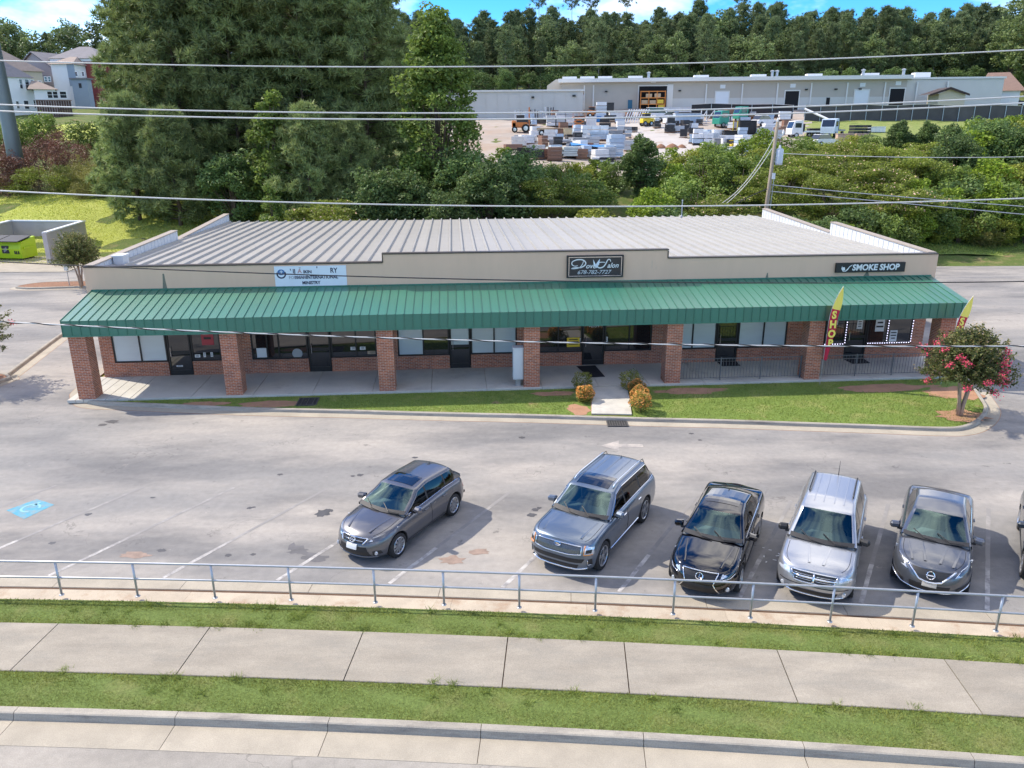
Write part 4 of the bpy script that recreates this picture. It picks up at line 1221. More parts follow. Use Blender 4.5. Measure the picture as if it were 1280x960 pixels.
        # arches may lie inside the caps: add stations at the arch x values
        def invq(x):
            if x > c.xf - c.cf:
                s = min(1, (x - (c.xf - c.cf)) / c.cf); return 2 + math.asin(min(1, s ** (c.pf / 2))) / (math.pi / 2)
            if x < c.xr + c.cr:
                s = min(1, ((c.xr + c.cr) - x) / c.cr); return 1 - math.asin(min(1, s ** (c.pr / 2))) / (math.pi / 2)
            return 1 + (x - c.xr - c.cr) / (c.xf - c.cf - c.xr - c.cr)
        qs = sorted(set([round(q, 5) for q in [i / 16 for i in range(17)] + qm + [2 + i / 18 for i in range(19)] + [invq(x) for x in xs_]]))
        gx0, gx1 = S_['gh'][-1][0], S_['gh'][0][0]
        cols = []
        for q in qs:
            x, wf, nw, fr = c.station(q)
            col = []
            for sg in (-1, 1):
                rows = [c.side(q, t, sg) for t in PT]
                top = rows[-1]; tz = c.ztop(x); tz = top.z + (tz - top.z) * (1 - (1 - wf) ** 1.0 * .0) if wf > .0 else top.z
                ex = []
                for k in (.94, .84, .66, .44, .22, 0):
                    zz = top.z + (tz - top.z) * (1 - k ** 2.6)
                    xx = top.x
                    ex.append(Vector((xx, top.y * k, zz)))
                col.append([Vector((rows[0].x, 0, rows[0].z + .0)), Vector((rows[0].x, rows[0].y * .9, rows[0].z))] + rows + ex)
            cols.append((x, col[0][::-1][::-1], col[1]))
        mb = MB(); nr_ = len(cols[0][1])
        for k in range(2):
            base = len(mb.v)
            for cc in cols: mb.v += [tuple(p) for p in cc[1 + k]]
            for i in range(len(cols) - 1):
                xm = (cols[i][0] + cols[i + 1][0]) / 2
                for j in range(nr_ - 1):
                    if j >= 11 and gx0 + .12 < xm < gx1 - .12: continue         # open under the cabin
                    q = (base + i * nr_ + j, base + (i + 1) * nr_ + j, base + (i + 1) * nr_ + j + 1, base + i * nr_ + j + 1)
                    mb.f.append(q if k == 0 else q[::-1]); mb.m.append(1 if j < 2 else 0)
        body = put('body', mb.mesh('body', [P, X['plastic']], True, True), R)
        # ---- cabin
        gh = S_['gh']; n_ = 40
        zb0 = gh[0][1]; zmax = max(p[1] for p in gh)
        D = [0]
        for i in range(1, len(gh)): D.append(D[-1] + math.dist(gh[i], gh[i - 1]))
        def cat(arr, d):
            return float(np.interp(d, D, arr))
        ds = sorted(set(list(np.linspace(0, D[-1], n_)) + D))
        def prof(d):
            w_ = .10
            x = sum(cat([p[0] for p in gh], min(max(d + o, 0), D[-1])) * k for o, k in ((-w_, .2), (-w_ / 2, .2), (0, .2), (w_ / 2, .2), (w_, .2))) if w_ < d < D[-1] - w_ else cat([p[0] for p in gh], d)
            z = sum(cat([p[1] for p in gh], min(max(d + o, 0), D[-1])) * k for o, k in ((-w_, .2), (-w_ / 2, .2), (0, .2), (w_ / 2, .2), (w_, .2))) if w_ < d < D[-1] - w_ else cat([p[1] for p in gh], d)
            return x, z
        xw1 = gh[1][0]; xw0 = gh[-2][0]          # windscreen top, rear glass top
        wbelt = c.W / 2 * S_.get('belt', .90); wroof = S_['roofw'] / 2
        xs_p = sorted([prof(d)[0] for d in ds] + [xb + o for xb in S_['pillars'] for o in (-.035, .035)] + [xw1 - .001, xw0 + .001], reverse=True)
        xs_p = [x for i, x in enumerate(xs_p) if i == 0 or abs(x - xs_p[i - 1]) > .004]
        PX = [prof(d) for d in np.linspace(0, D[-1], 400)]
        pxs = [p[0] for p in PX][::-1]; pzs = [p[1] for p in PX][::-1]
        def topz(x): return float(np.interp(x, pxs, pzs))
        LAT = [0, .25, .5, .72, .88, 1.0]
        crown = S_.get('crown', .045)
        st_ = []
        for x in xs_p:
            z = topz(x); zb = min(c.zsh(x) + .015, z - .004)
            k = min(1, max(0, (z - zb0) / (zmax - zb0)))
            we = wbelt * (1 - k) + wroof * k
            end = .9 + .1 * min(1, (x - gh[-1][0]) / .6)
            we *= end
            top = []
            for l in LAT:
                bow_ = .16 * l * l
                dx = -bow_ * (x > xw1 - .15) * min(1, max(0, (x - xw1 + .15) / .3)) + .12 * l * l * (x < xw0 + .1) * min(1, max(0, (xw0 + .1 - x) / .3))
                zz = z - crown * l ** 2.4 * min(1, k * 1.6 + .15)
                top.append(Vector((x + dx, we * l, zz)))
            zt_ = top[-1].z; xo = top[-1].x
            wb_here = min(c.W / 2 * c.prof(1) * 1.005 * end, wbelt + (c.W / 2 * .93 - wbelt) * .0)
            h = zt_ - zb
            vs_ = [0, min(.5, .055 / max(h, .06)), .45, .72, 1 - min(.3, .02 / max(h, .06)), 1]
            sidep = []
            for v in vs_[1:]:
                z_ = zt_ + (zb - zt_) * v
                y_ = we + (max(wb_here, we) - we) * (v ** .9) + .012 * math.sin(math.pi * v)
                sidep.append(Vector((xo, y_, z_)))
            st_.append((x, top, sidep, h))
        a_end, c_end = S_['side'][0], S_['side'][1]
        cab = MB(); gl = {}
        for sg in (1, -1):
            base = len(cab.v); wdt = len(LAT) + 5
            V = []
            for x, top, sp, h in st_: V += [Vector((p.x, p.y * sg, p.z)) for p in top + sp]
            cab.v += [tuple(p) for p in V]
            for i in range(len(st_) - 1):
                xm = (st_[i][0] + st_[i + 1][0]) / 2; hm = min(st_[i][3], st_[i + 1][3])
                for j in range(wdt - 1):
                    q = (i * wdt + j, i * wdt + j + 1, (i + 1) * wdt + j + 1, (i + 1) * wdt + j)
                    key = None
                    if j < len(LAT) - 2 and xm > xw1 and xm < gh[0][0] - .02: key = ('windshield', 0, 0)
                    elif j < len(LAT) - 2 and xm < xw0 and xm > gh[-1][0] + .03: key = ('rear_window', 0, 0)
                    elif j >= len(LAT) and j < wdt - 2 and c_end < xm < a_end and hm > .10:
                        if not any(abs(xm - xb) < .036 for xb in S_['pillars']):
                            seg = sum(xm < xb for xb in S_['pillars']); key = ('side_window', sg, seg)
                    f_ = q if sg > 0 else q[::-1]
                    if key:
                        g = gl.setdefault(key, MB()); g.quad(*[V[t] for t in f_])
                    else:
                        pil = j >= len(LAT) and c_end - .02 < xm < a_end
                        cab.f.append(tuple(base + t for t in f_)); cab.m.append(1 if pil and S_.get('blackpillar', True) else 0)
        put('roof', cab.mesh('roof', [P, X['plastic']], True, True), R)
        for (nm, sg, seg), g in sorted(gl.items(), key=lambda t: str(t[0])):
            me = g.mesh(nm, X['glass'] if nm == 'windshield' else X['tint'], True, True); put(nm, me, R)
        c.topz = topz
        # bright window surround
        if S_.get('trim', True):
            for sg in (1, -1):
                pth = [(x, sg * (sp[-1].y + .006), sp[-1].z + .002) for x, top, sp, h in st_ if c_end - .05 < x < a_end and h > .05]
                MB().tube(pth, .012, 5).build('window_trim', X['chrome'], R)
                if S_.get('trimtop', False):
                    pth = [(sp[0].x, sg * (sp[0].y + .008), sp[0].z) for x, top, sp, h in st_ if c_end - .05 < x < a_end and h > .05]
                    MB().tube(pth, .011, 5).build('window_trim', X['chrome'], R)
        # ---- cabin inside
        zf = zmax - 1.02
        mb = MB(); mb.box(((gx0 + gx1) / 2, 0, zf), (gx1 - gx0 + .1, c.W * .84, .06)); mb.build('cabin_floor', X['plastic'], R)
        mb = MB(); mb.box((gx1 - .42, 0, zb0 - .09), (.62, wbelt * 1.9, .14), bev=.04); mb.build('dashboard', X['fabric'], R)
        sm = X['tanseat'] if S_.get('tan') else X['fabric']
        sx = gx1 - 1.35
        for (x, ys_, hr) in ((sx, (.36, -.36), 1), (sx - .85, (.36, -.36), 0)):
            for y in ys_:
                mb = MB(); mb.box((x + .12, y, zf + .20), (.52, .5, .16), bev=.05); mb.box((x - .14, y, zf + .44), (.16, .5, .46), bev=.05)
                if hr: mb.box((x - .16, y, zf + .76), (.1, .26, .16), bev=.04)
                mb.build('seat', sm, R)
        ring = [(sx + .62 + .05 * math.sin(a), .36 + .18 * math.cos(a), zb0 - .02 + .16 * math.sin(a)) for a in np.linspace(0, 2 * math.pi, 17)]
        MB().tube(ring, .016, 5).build('steering_wheel', X['plastic'], R)
        mb = MB(); mb.box((xw1 + .18, 0, topz(xw1 + .18) - .10), (.03, .22, .07), bev=.01); mb.build('inner_mirror', X['plastic'], R)
        if S_.get('sunroof'):
            x0, x1, wd = S_['sunroof']
            R_ = [[(x, wd * l, topz(x) - crown * (abs(wd * l) / (wroof)) ** 2.4 + .008) for l in np.linspace(-1, 1, 9)] for x in np.linspace(x1, x0, 7)]
            mb = MB(); mb.grid(R_); mb.build('sunroof', mat('sunroof_glass', (.012, .014, .018), .05, coat=1), R)
        if S_.get('rails'):
            for sg in (1, -1):
                x0, x1 = S_['rails']; y = sg * (wroof - .07)
                pth = [(x1, y, topz(x1) - .01)] + [(x, y, topz(x) + .035) for x in np.linspace(x1 - .1, x0 + .1, 8)] + [(x0, y, topz(x0) - .01)]
                MB().tube(pth, .02, 6).build('roof_rail', X[S_.get('railmat', 'chrome')], R, smooth=True)
        for i, y in enumerate(S_.get('ribs', ())):
            pth = [(x, y, topz(x) - crown * (abs(y) / wroof) ** 2.4 + .003) for x in np.linspace(xw0 + .15, xw1 - (.9 if S_.get('sunroof') else .35), 8)]
            mb = MB(); mb.grid([[(x, yy - .012, z) for x, yy, z in pth], [(x, yy, z + .007) for x, yy, z in pth], [(x, yy + .012, z) for x, yy, z in pth]]); mb.build('roof_rib', P, R, smooth=True)
        # fin aerial
        if S_.get('fin', True):
            xa = xw0 + .22
            mb = MB(); mb.poly([(xa + .09, .0, topz(xa + .09)), (xa - .06, .018, topz(xa) - .005), (xa - .06, 0, topz(xa) + .065)]); mb.poly([(xa + .09, .0, topz(xa + .09)), (xa - .06, 0, topz(xa) + .065), (xa - .06, -.018, topz(xa) - .005)]); mb.poly([(xa - .06, .018, topz(xa) - .005), (xa - .06, -.018, topz(xa) - .005), (xa - .06, 0, topz(xa) + .065)]); mb.build('aerial', P if not S_.get('whip') else X['plastic'], R)
        elif S_.get('fin') is not None:
            xa = xw0 + .1
            MB().tube([(xa, .05, topz(xa)), (xa - .1, .05, topz(xa) + .38)], [.012, .004], 5).build('aerial', X['plastic'], R)
        # wipers
        for y0, y1 in ((.62, .02), (.02, -.52)):
            xc = gx1 - .02
            MB().tube([(xc - .16 * (y0 / .75) ** 2 + .05, y0, zb0 + .028), (xc - .04 + .05, (y0 + y1) / 2, zb0 + .042), (xc - .20, y1, topz(xc - .20) + .022)], .012, 5).build('wiper', X['plastic'], R)
        mb = MB(); mb.grid([[(gx1 + .03 - .15 * l * l, wbelt * .93 * l, zb0 + .005 - .012 * l * l) for l in np.linspace(-1, 1, 11)], [(gx1 - .10 - .15 * l * l, wbelt * .93 * l, topz(gx1 - .1) + .006 - .012 * l * l) for l in np.linspace(-1, 1, 11)]]); mb.build('cowl', X['plastic'], R)
        # ---- shut lines
        G_ = X['gap']
        def skin_line(pts, r=.006):
            MB().tube(pts, r, 4).build('panel_gap', G_, R)
        for sg in (1, -1):
            for xd in S_['doors']:
                q = invq(xd); pts = [c.side(q, t, sg) + Vector((0, sg * .001, 0)) for t in np.linspace(.08, 1.0, 8)]
                if min(abs(xd - c.wf), abs(xd - c.wr)) > c.ra + .06: skin_line(pts)
            # hood edge
            hx0, hx1 = gx1 + .02, c.xf - S_.get('hoodend', .22)
            pts = []
            for x in np.linspace(hx0, hx1, 9):
                q = invq(x); top = c.side(q, 1.0, sg); k = .90; zz = top.z + (c.ztop(x) - top.z) * (1 - k ** 2.6)
                pts.append((top.x, top.y * k, zz + .001))
            skin_line(pts)
            for y0, y1 in S_.get('creases', ((.45, .36),)):
                pts = []
                for i, x in enumerate(np.linspace(hx0 + .05, hx1 - .1, 9)):
                    q = invq(x); top = c.side(q, 1.0, sg); y = y0 + (y1 - y0) * i / 8; k = min(1, y / abs(top.y)); zz = top.z + (c.ztop(x) - top.z) * (1 - k ** 2.6)
                    pts.append((x, sg * y, zz))
                mb = MB(); mb.grid([[(x, y - .03, z - .001) for x, y, z in pts], [(x, y, z + .004) for x, y, z in pts], [(x, y + .03, z - .001) for x, y, z in pts]], flip=True); mb.build('hood_crease', P, R, smooth=True)
            # mirrors
            mx = gx1 - S_.get('mirx', .48); ym = sg * (c.W / 2 * .90); zm = c.zsh(mx) + .09
            mb = MB(); mb.box((mx + .02, ym + sg * .03, zm - .07), (.06, .14, .05)); mb.build('mirror_stem', X['plastic'], R)
            mb = MB(); mb.box((mx, ym + sg * .16, zm), (.15, .24, .16), bev=.045, rz=-sg * .22); mi_ = mb.build('mirror', X['plastic'] if S_.get('blackmir') else P, R, smooth=False)
            mb = MB(); mb.box((mx - .078, ym + sg * .145, zm), (.01, .19, .11), rz=-sg * .22); mb.build('mirror_glass', X['chrome'], mi_)
            # handles
            for xh in S_['handles']:
                p = c.side(invq(xh), .80, sg)
                mb = MB(); mb.box((xh, p.y + sg * .014, p.z), (.19, .03, .032), bev=.012); mb.build('door_handle', X['chrome'] if S_.get('chromehandle') else P, R)
            # sill strip
            pts = [c.side(invq(x), .10, sg) + Vector((0, sg * .006, 0)) for x in np.linspace(c.wr + c.ra + .1, c.wf - c.ra - .1, 8)]
            MB().tube(pts, .018, 5).build('sill_strip', X[S_.get('sillmat', 'plastic')], R)
        # ---- wheels
        for xw in (c.wf, c.wr):
            for sg in (1, -1): c.wheel(xw, sg)
        # ---- face
        S_['face'](c)
        # tail
        zt0 = c.zsh(c.xr * .97)
        for k in (1,): c.panel('taillight', [(c.W * .30, zt0 - .22), (c.W * .462, zt0 - .22), (c.W * .455, zt0 - .04), (c.W * .30, zt0 - .06)], X['tail'], False, .012, both=True)
        c.panel('number_plate', [(-.15, zt0 - .26), (.15, zt0 - .26), (.15, zt0 - .10), (-.15, zt0 - .10)], X['white'], False, .012)
    def wheel(c, xw, sg):
        r = c.ra; key = c.S.get('rimkey', 10)
        yo = sg * (c.W / 2 * .985); wd = .21; 
        t = MB()
        pr_ = [(r * .70, 0), (r * .94, -.002), (r * .985, .02), (r, .05), (r, wd - .05), (r * .97, wd - .01), (r * .66, wd)]
        t.lathe([(a_, yo - sg * b_) for a_, b_ in pr_], 26, (xw, 0, r), 'y')
        w_ = t.build('wheel', X['rubber'], c.root, smooth=True)
        rr = r * .70
        m_ = MB()
        m_.lathe([(rr * 1.03, yo - sg * .004), (rr * .97, yo + sg * .006), (rr * .90, yo - sg * .012), (rr * .88, yo - sg * .10)], 26, (xw, 0, r), 'y')
        m_.lathe([(rr * .9, yo - sg * .09), (0.0, yo - sg * .09)], 26, (xw, 0, r), 'y', 1)
        m_.lathe([(rr * .23, yo - sg * .06), (rr * .2, yo - sg * .006), (0, yo - sg * .004)], 12, (xw, 0, r), 'y')
        n = key; wsp = c.S.get('spokew', .055)
        for i in range(n):
            an = 2 * math.pi * i / n + .3; ca, sa = math.cos(an), math.sin(an)
            for da in (((-.07, .07) if c.S.get('twin') else (0,))):
                a2 = an + da * .0; tx, tz = -sa, ca
                pts = []
                for rad, hw, yy in ((rr * .16, wsp * .6, .012), (rr * .60, wsp * .45, .004), (rr * .93, wsp * .42, .008)):
                    ox = da * rad
                    pts.append(((xw + ca * rad + tx * (hw + ox), yo - sg * yy, r + sa * rad + tz * (hw + ox)), (xw + ca * rad + tx * (-hw + ox), yo - sg * yy, r + sa * rad + tz * (-hw + ox))))
                for k in range(2):
                    q = (pts[k][0], pts[k][1], pts[k + 1][1], pts[k + 1][0]); m_.quad(*(q if sg > 0 else q[::-1]))
                    for e in range(2):
                        a_, b_ = Vector(pts[k][e]), Vector(pts[k + 1][e]); d_ = Vector((0, -sg * .05, 0)); m_.quad(a_, b_, b_ + d_, a_ + d_)
        m_.build('rim', [X['rim'], X['plastic']], w_)

X['gap'] = mat('panel_gap', (.008, .008, .009), .8)
X['mesh'] = mat('grille_mesh', (.025, .025, .027), .45, .3)
def paint(name, base, metal=.55, rough=.32):
    return mat(name, base, rough, metal, var=.03, vs=30, coat=1.0, spec=.5)
def emblem(c, z, rx, rz_e, inner=True, y=0.0):
    mb = MB()
    pts = [c.face_pt(y + rx * math.cos(a), z + rz_e * math.sin(a), True, .035) for a in np.linspace(0, 2 * math.pi, 19)]
    mb.tube(pts, .010, 5)
    if inner: mb.tube([c.face_pt(y + rx * .15, z + rz_e * .8, True, .035), c.face_pt(y - rx * .1, z - rz_e * .35, True, .037), c.face_pt(y + rx * .75, z - rz_e * .35, True, .035)], .009, 5)
    return mb.build('emblem', X['chrome'], c.root)
def bar(c, pts, r, mt, name='grille_bar', off=.02):
    q_ = []
    for a_, b_ in zip(pts[:-1], pts[1:]):
        q_ += [(a_[0] + (b_[0] - a_[0]) * k / 4, a_[1] + (b_[1] - a_[1]) * k / 4) for k in range(4)]
    q_.append(pts[-1])
    MB().tube([c.face_pt(y, z, True, off) for y, z in q_], r, 6).build(name, mt, c.root, smooth=True)
def both(f):
    for sg in (1, -1): f(sg)

def face_hatch(c):
    c.panel('grille', [(-.30, .60), (.30, .60), (.38, .70), (-.38, .70)], X['mesh'], off=.010, n=12)
    bar(c, [(-.40, .715), (-.2, .725), (.2, .725), (.40, .715)], .014, X['chrome'])
    both(lambda s: bar(c, [(s * .40, .715), (s * .31, .59)], .02, X['chrome']))
    bar(c, [(-.3, .655), (.3, .655)], .008, X['chrome'])
    emblem(c, .665, .075, .055)
    c.panel('intake', [(-.50, .28), (.50, .28), (.40, .52), (-.40, .52)], X['mesh'], off=.008, n=12)
    c.panel('number_plate', [(-.155, .44), (.155, .44), (.155, .57), (-.155, .57)], X['white'], off=.03)
    bar(c, [(-.62, .25), (-.3, .235), (.3, .235), (.62, .25)], .02, c.paint, 'lip')
    c.panel('headlight', [(.44, .645), (.80, .735), (.815, .83), (.50, .735)], X['lamp'], both=True, off=.012, n=10)
    c.panel('headlight_surround', [(.43, .63), (.795, .715), (.80, .735), (.44, .645)], X['plastic'], both=True, off=.013, n=10)
    both(lambda s: MB().lathe([(.0, .035), (.045, .03), (.055, .0)], 12, tuple(c.face_pt(s * .62, .36, True, .0)), 'x').build('fog_lamp', X['lamp'], c.root))
    c.panel('fog_recess', [(.54, .30), (.72, .33), (.70, .42), (.55, .42)], X['plastic'], both=True, off=.006)
def face_suv(c):
    c.panel('grille', [(-.62, .72), (.62, .72), (.60, .90), (-.60, .90)], X['suvgrille'], off=.014, n=14)
    bar(c, [(-.64, .91), (-.3, .925), (.3, .925), (.64, .91), (.65, .72), (.3, .695), (-.3, .695), (-.65, .72), (-.64, .91)], .015, X['chrome'], off=.024)
    mb = MB(); mb.tube([c.face_pt(.09 * math.cos(a), .885 + .038 * math.sin(a), True, .04) for a in np.linspace(0, 2 * math.pi, 17)], .009, 5); mb.build('emblem', X['chrome'], c.root)
    me = text_mesh('KIA', .06, X['chrome'], 0, .004, .003); me.transform(Matrix.Rotation(math.pi / 2, 4, 'X')); me.transform(Matrix.Rotation(math.pi / 2, 4, 'Z'))
    put('lettering', me, c.root, c.face_pt(0, .885, True, .04))
    c.panel('headlight', [(.70, .70), (.90, .70), (.885, .94), (.68, .92)], X['lamp'], both=True, off=.014)
    both(lambda s: bar(c, [(s * .71, .93), (s * .71, .71), (s * .88, .71)], .014, X['amber'], 'signal_lamp', .024))
    c.panel('headlight_core', [(.75, .745), (.86, .745), (.86, .83), (.75, .83)], X['plastic'], both=True, off=.018)
    c.panel('intake', [(-.68, .50), (.68, .50), (.74, .60), (-.74, .60)], X['mesh'], off=.010, n=14)
    c.panel('intake', [(-.55, .33), (.55, .33), (.60, .43), (-.60, .43)], X['plastic'], off=.010, n=14)
    bar(c, [(-.78, .33), (-.5, .285), (.5, .285), (.78, .33)], .024, X['chrome'], 'skid_bar')
    c.panel('fog_recess', [(.80, .42), (.88, .42), (.88, .58), (.80, .58)], X['plastic'], both=True, off=.008, n=3)
    both(lambda s: bar(c, [(s * .86, .43), (s * .80, .43), (s * .80, .57)], .01, X['chrome'], 'fog_trim'))
def face_black(c):
    c.panel('grille', [(-.34, .52), (.34, .52), (.42, .72), (-.42, .72)], X['mesh'], off=.010, n=12)
    c.panel('intake', [(-.52, .24), (.52, .24), (.33, .47), (-.33, .47)], X['mesh'], off=.010, n=12)
    bar(c, [(-.44, .74), (-.2, .755), (.2, .755), (.44, .74)], .014, X['chrome'])
    both(lambda s: bar(c, [(s * .44, .74), (s * .35, .50), (s * .40, .42), (s * .52, .24)], .016, X['chrome']))
    emblem(c, .655, .09, .065)
    c.panel('headlight', [(.50, .62), (.83, .715), (.84, .82), (.53, .715)], X['lamp'], both=True, off=.012, n=10)
    both(lambda s: bar(c, [(s * .52, .60), (s * .70, .615), (s * .80, .67)], .009, X['chrome'], 'running_lamp'))
    c.panel('fog_recess', [(.60, .30), (.78, .34), (.76, .44), (.62, .42)], X['plastic'], both=True, off=.006)
    both(lambda s: MB().lathe([(.0, .04), (.05, .03), (.06, .0)], 12, tuple(c.face_pt(s * .68, .36, True, .0)), 'x').build('fog_lamp', X['lamp'], c.root))
def face_silver(c):
    c.panel('grille', [(-.42, .62), (.42, .62), (.50, .80), (-.50, .80)], X['plastic'], off=.010, n=12)
    bar(c, [(-.50, .715), (.50, .715)], .026, X['chrome']); bar(c, [(0, .63), (0, .80)], .03, X['chrome'])
    both(lambda s: bar(c, [(s * .04, .76), (s * .48, .76)], .006, X['chrome'])); both(lambda s: bar(c, [(s * .04, .665), (s * .44, .665)], .006, X['chrome']))
    bar(c, [(-.52, .81), (-.2, .82), (.2, .82), (.52, .81), (.44, .61), (.2, .60), (-.2, .60), (-.44, .61), (-.52, .81)], .015, X['chrome'])
    c.panel('headlight', [(.55, .68), (.84, .70), (.85, .88), (.56, .80)], X['lamp'], both=True, off=.012, n=10)
    c.panel('intake', [(-.52, .30), (.52, .30), (.56, .42), (-.56, .42)], X['mesh'], off=.010, n=12)
    bar(c, [(-.70, .30), (-.4, .27), (.4, .27), (.70, .30)], .02, X['chrome'], 'lip')
    bar(c, [(-.78, .50), (-.4, .52), (.4, .52), (.78, .50)], .010, X['gap'], 'bumper_line', .004)
    both(lambda s: MB().lathe([(.0, .03), (.045, .025), (.055, .0)], 12, tuple(c.face_pt(s * .70, .38, True, .0)), 'x').build('fog_lamp', X['lamp'], c.root))
def face_grey(c):
    c.panel('grille', [(-.20, .53), (.20, .53), (.42, .755), (-.42, .755)], X['plastic'], off=.010, n=12)
    both(lambda s: bar(c, [(s * .50, .77), (s * .36, .66), (s * .24, .545), (s * .10, .515), (0, .51)], .026, X['chrome'], 'grille_bar', .016))
    emblem(c, .665, .085, .075, False)
    bar(c, [(-.10, .665), (.10, .665)], .016, X['chrome'], 'emblem', .04)
    c.panel('headlight', [(.50, .66), (.80, .69), (.835, .86), (.62, .80)], X['lamp'], both=True, off=.012, n=10)
    both(lambda s: bar(c, [(s * .50, .655), (s * .62, .80), (s * .80, .85)], .009, X['chrome'], 'running_lamp'))
    c.panel('intake', [(-.42, .30), (.42, .30), (.44, .44), (-.44, .44)], X['mesh'], off=.010, n=12)
    c.panel('number_plate', [(-.155, .40), (.155, .40), (.155, .51), (-.155, .51)], X['tanplate'], off=.03)
    bar(c, [(-.84, .42), (-.6, .29), (-.3, .255), (.3, .255), (.6, .29), (.84, .42)], .017, X['chrome'], 'lip')
    c.panel('fog_recess', [(.56, .32), (.78, .36), (.80, .46), (.58, .40)], X['plastic'], both=True, off=.006)
X['suvgrille'] = mat('satin_grille', (.14, .135, .125), .35, .8, var=.4, vs=40)
X['tanplate'] = mat('pale_plate', (.55, .5, .42), .5)

def hd(deg): return math.radians(deg)
def car_at(front_px, z, head, L):
    """car centre from the sight line through its front bumper, and its heading"""
    p = atz(front_px[0], front_px[1], z); h = hd(head)
    return (p.x - math.cos(h) * L / 2, p.y - math.sin(h) * L / 2, 0.0)
SEDAN_SH = lambda L, nose, cowl, belt, deck: [(-L / 2, deck - .10), (-L / 2 + .3, deck), (-.9, belt + .02), (0.2, belt - .01), (L / 2 - 1.25, cowl), (L / 2 - .5, nose + .06), (L / 2 - .1, nose), (L / 2, nose - .03)]
CARS = dict(
 hatch=dict(scale=(.965, .95, .98), L=4.32, W=1.765, H=1.44, wb=2.60, fo=.86, wr=.325, cf=.95, cr=.6, pf=2.3, pr=2.8,
    sh=[(-2.16, .86), (-1.8, .95), (-.9, .97), (.2, .92), (.95, .90), (1.7, .80), (2.05, .72), (2.16, .70)],
    top=[(-2.16, .90), (-1.6, 1.0), (.2, 1.0), (.95, .985), (1.6, .90), (2.02, .80), (2.16, .72)],
    gh=[(1.02, .985), (.22, 1.37), (-.35, 1.44), (-1.55, 1.385), (-2.02, 1.03)], roofw=1.14, side=(.86, -1.62), pillars=(-.18, -1.05), doors=(1.0, -.20, -1.12), handles=(.02, -.86), sunroof=(-.42, .06, .42),
    trim=True, face=face_hatch, rimkey=10, creases=((.50, .34),), blackpillar=True, twin=True, spokew=.04),
 suv=dict(scale=(.95, .91, .96), L=4.86, W=1.93, H=1.72, wb=2.90, fo=.88, wr=.385, cf=.75, cr=.5, pf=3.0, pr=3.6, zr=.27,
    sh=[(-2.43, 1.02), (-2.2, 1.12), (-.9, 1.13), (.4, 1.11), (1.1, 1.08), (1.9, 1.03), (2.3, .97), (2.43, .94)],
    top=[(-2.5, 1.05), (-2, 1.16), (.4, 1.16), (1.2, 1.15), (1.9, 1.10), (2.3, 1.03), (2.5, .96)],
    gh=[(1.22, 1.15), (.50, 1.61), (0, 1.705), (-1.85, 1.67), (-2.33, 1.16)], roofw=1.32, side=(1.06, -2.12), pillars=(-.02, -1.05), doors=(1.15, -.02, -1.1), handles=(.2, -.85), sunroof=(-.25, .35, .48), rails=(-2.0, .25), ribs=(-.32, 0, .32),
    trimtop=True, face=face_suv, rimkey=5, creases=((.62, .55), ), chromehandle=True, sillmat='chrome', prof=[.93, .965, .99, 1, 1, .98, .95, .90], twin=True, spokew=.06),
 black=dict(scale=(.965, .89, .98), L=4.85, W=1.84, H=1.455, wb=2.85, fo=.90, wr=.335, cf=.95, cr=.65, pf=2.4, pr=2.8,
    sh=[(-2.43, .94), (-2.1, 1.02), (-1, .97), (.3, .93), (1.1, .90), (1.95, .80), (2.3, .74), (2.43, .72)],
    top=[(-2.43, .98), (-1.9, 1.08), (-1.5, 1.09), (.3, 1.0), (1.1, .985), (1.9, .90), (2.3, .81), (2.43, .74)],
    gh=[(1.15, .985), (.36, 1.37), (-.25, 1.45), (-1.10, 1.38), (-1.90, 1.07)], roofw=1.14, side=(.98, -1.42), pillars=(-.18, -1.10), doors=(1.1, -.2, -1.2), handles=(.05, -.92), sunroof=(-.85, -.02, .45), tan=True,
    face=face_black, rimkey=10, creases=((.60, .46),), blackpillar=True),
 silver=dict(scale=(.955, .92, .965), L=4.89, W=1.83, H=1.69, wb=2.89, fo=.92, wr=.355, cf=.80, cr=.5, pf=2.6, pr=3.4, zr=.25,
    sh=[(-2.44, .98), (-2.15, 1.06), (-.9, 1.05), (.4, 1.01), (1.2, .99), (1.9, .93), (2.3, .86), (2.44, .83)],
    top=[(-2.44, 1.0), (-2, 1.08), (.4, 1.08), (1.2, 1.07), (1.9, 1.01), (2.25, .94), (2.44, .85)],
    gh=[(1.30, 1.075), (.46, 1.57), (-.15, 1.67), (-1.85, 1.63), (-2.34, 1.10)], roofw=1.24, side=(1.12, -2.05), pillars=(-.08, -1.10), doors=(1.2, -.08, -1.2), handles=(.15, -.92), rails=(-1.75, -.35), railmat='plastic', ribs=(-.36, -.13, .13, .36), fin=False, trim=False,
    face=face_silver, rimkey=5, creases=((.26, .16),), blackmir=True, prof=[.925, .965, .99, 1, 1, .975, .94, .885]),
 grey=dict(scale=(.98, .935, .98), L=4.63, W=1.76, H=1.495, wb=2.70, fo=.93, wr=.325, cf=.95, cr=.6, pf=2.3, pr=2.8,
    sh=[(-2.31, .94), (-2.0, 1.02), (-.9, .99), (.3, .95), (1.1, .92), (1.8, .84), (2.15, .78), (2.31, .75)],
    top=[(-2.31, .98), (-1.85, 1.09), (-1.4, 1.09), (.3, 1.03), (1.1, 1.01), (1.75, .94), (2.12, .85), (2.31, .77)],
    gh=[(1.20, 1.01), (.36, 1.40), (-.25, 1.49), (-1.0, 1.43), (-1.78, 1.08)], roofw=1.12, side=(1.02, -1.35), pillars=(-.14, -1.02), doors=(1.12, -.14, -1.1), handles=(.08, -.84), fin=None,
    face=face_grey, rimkey=5, creases=((.28, .16), (.58, .44)), blackpillar=True),
)
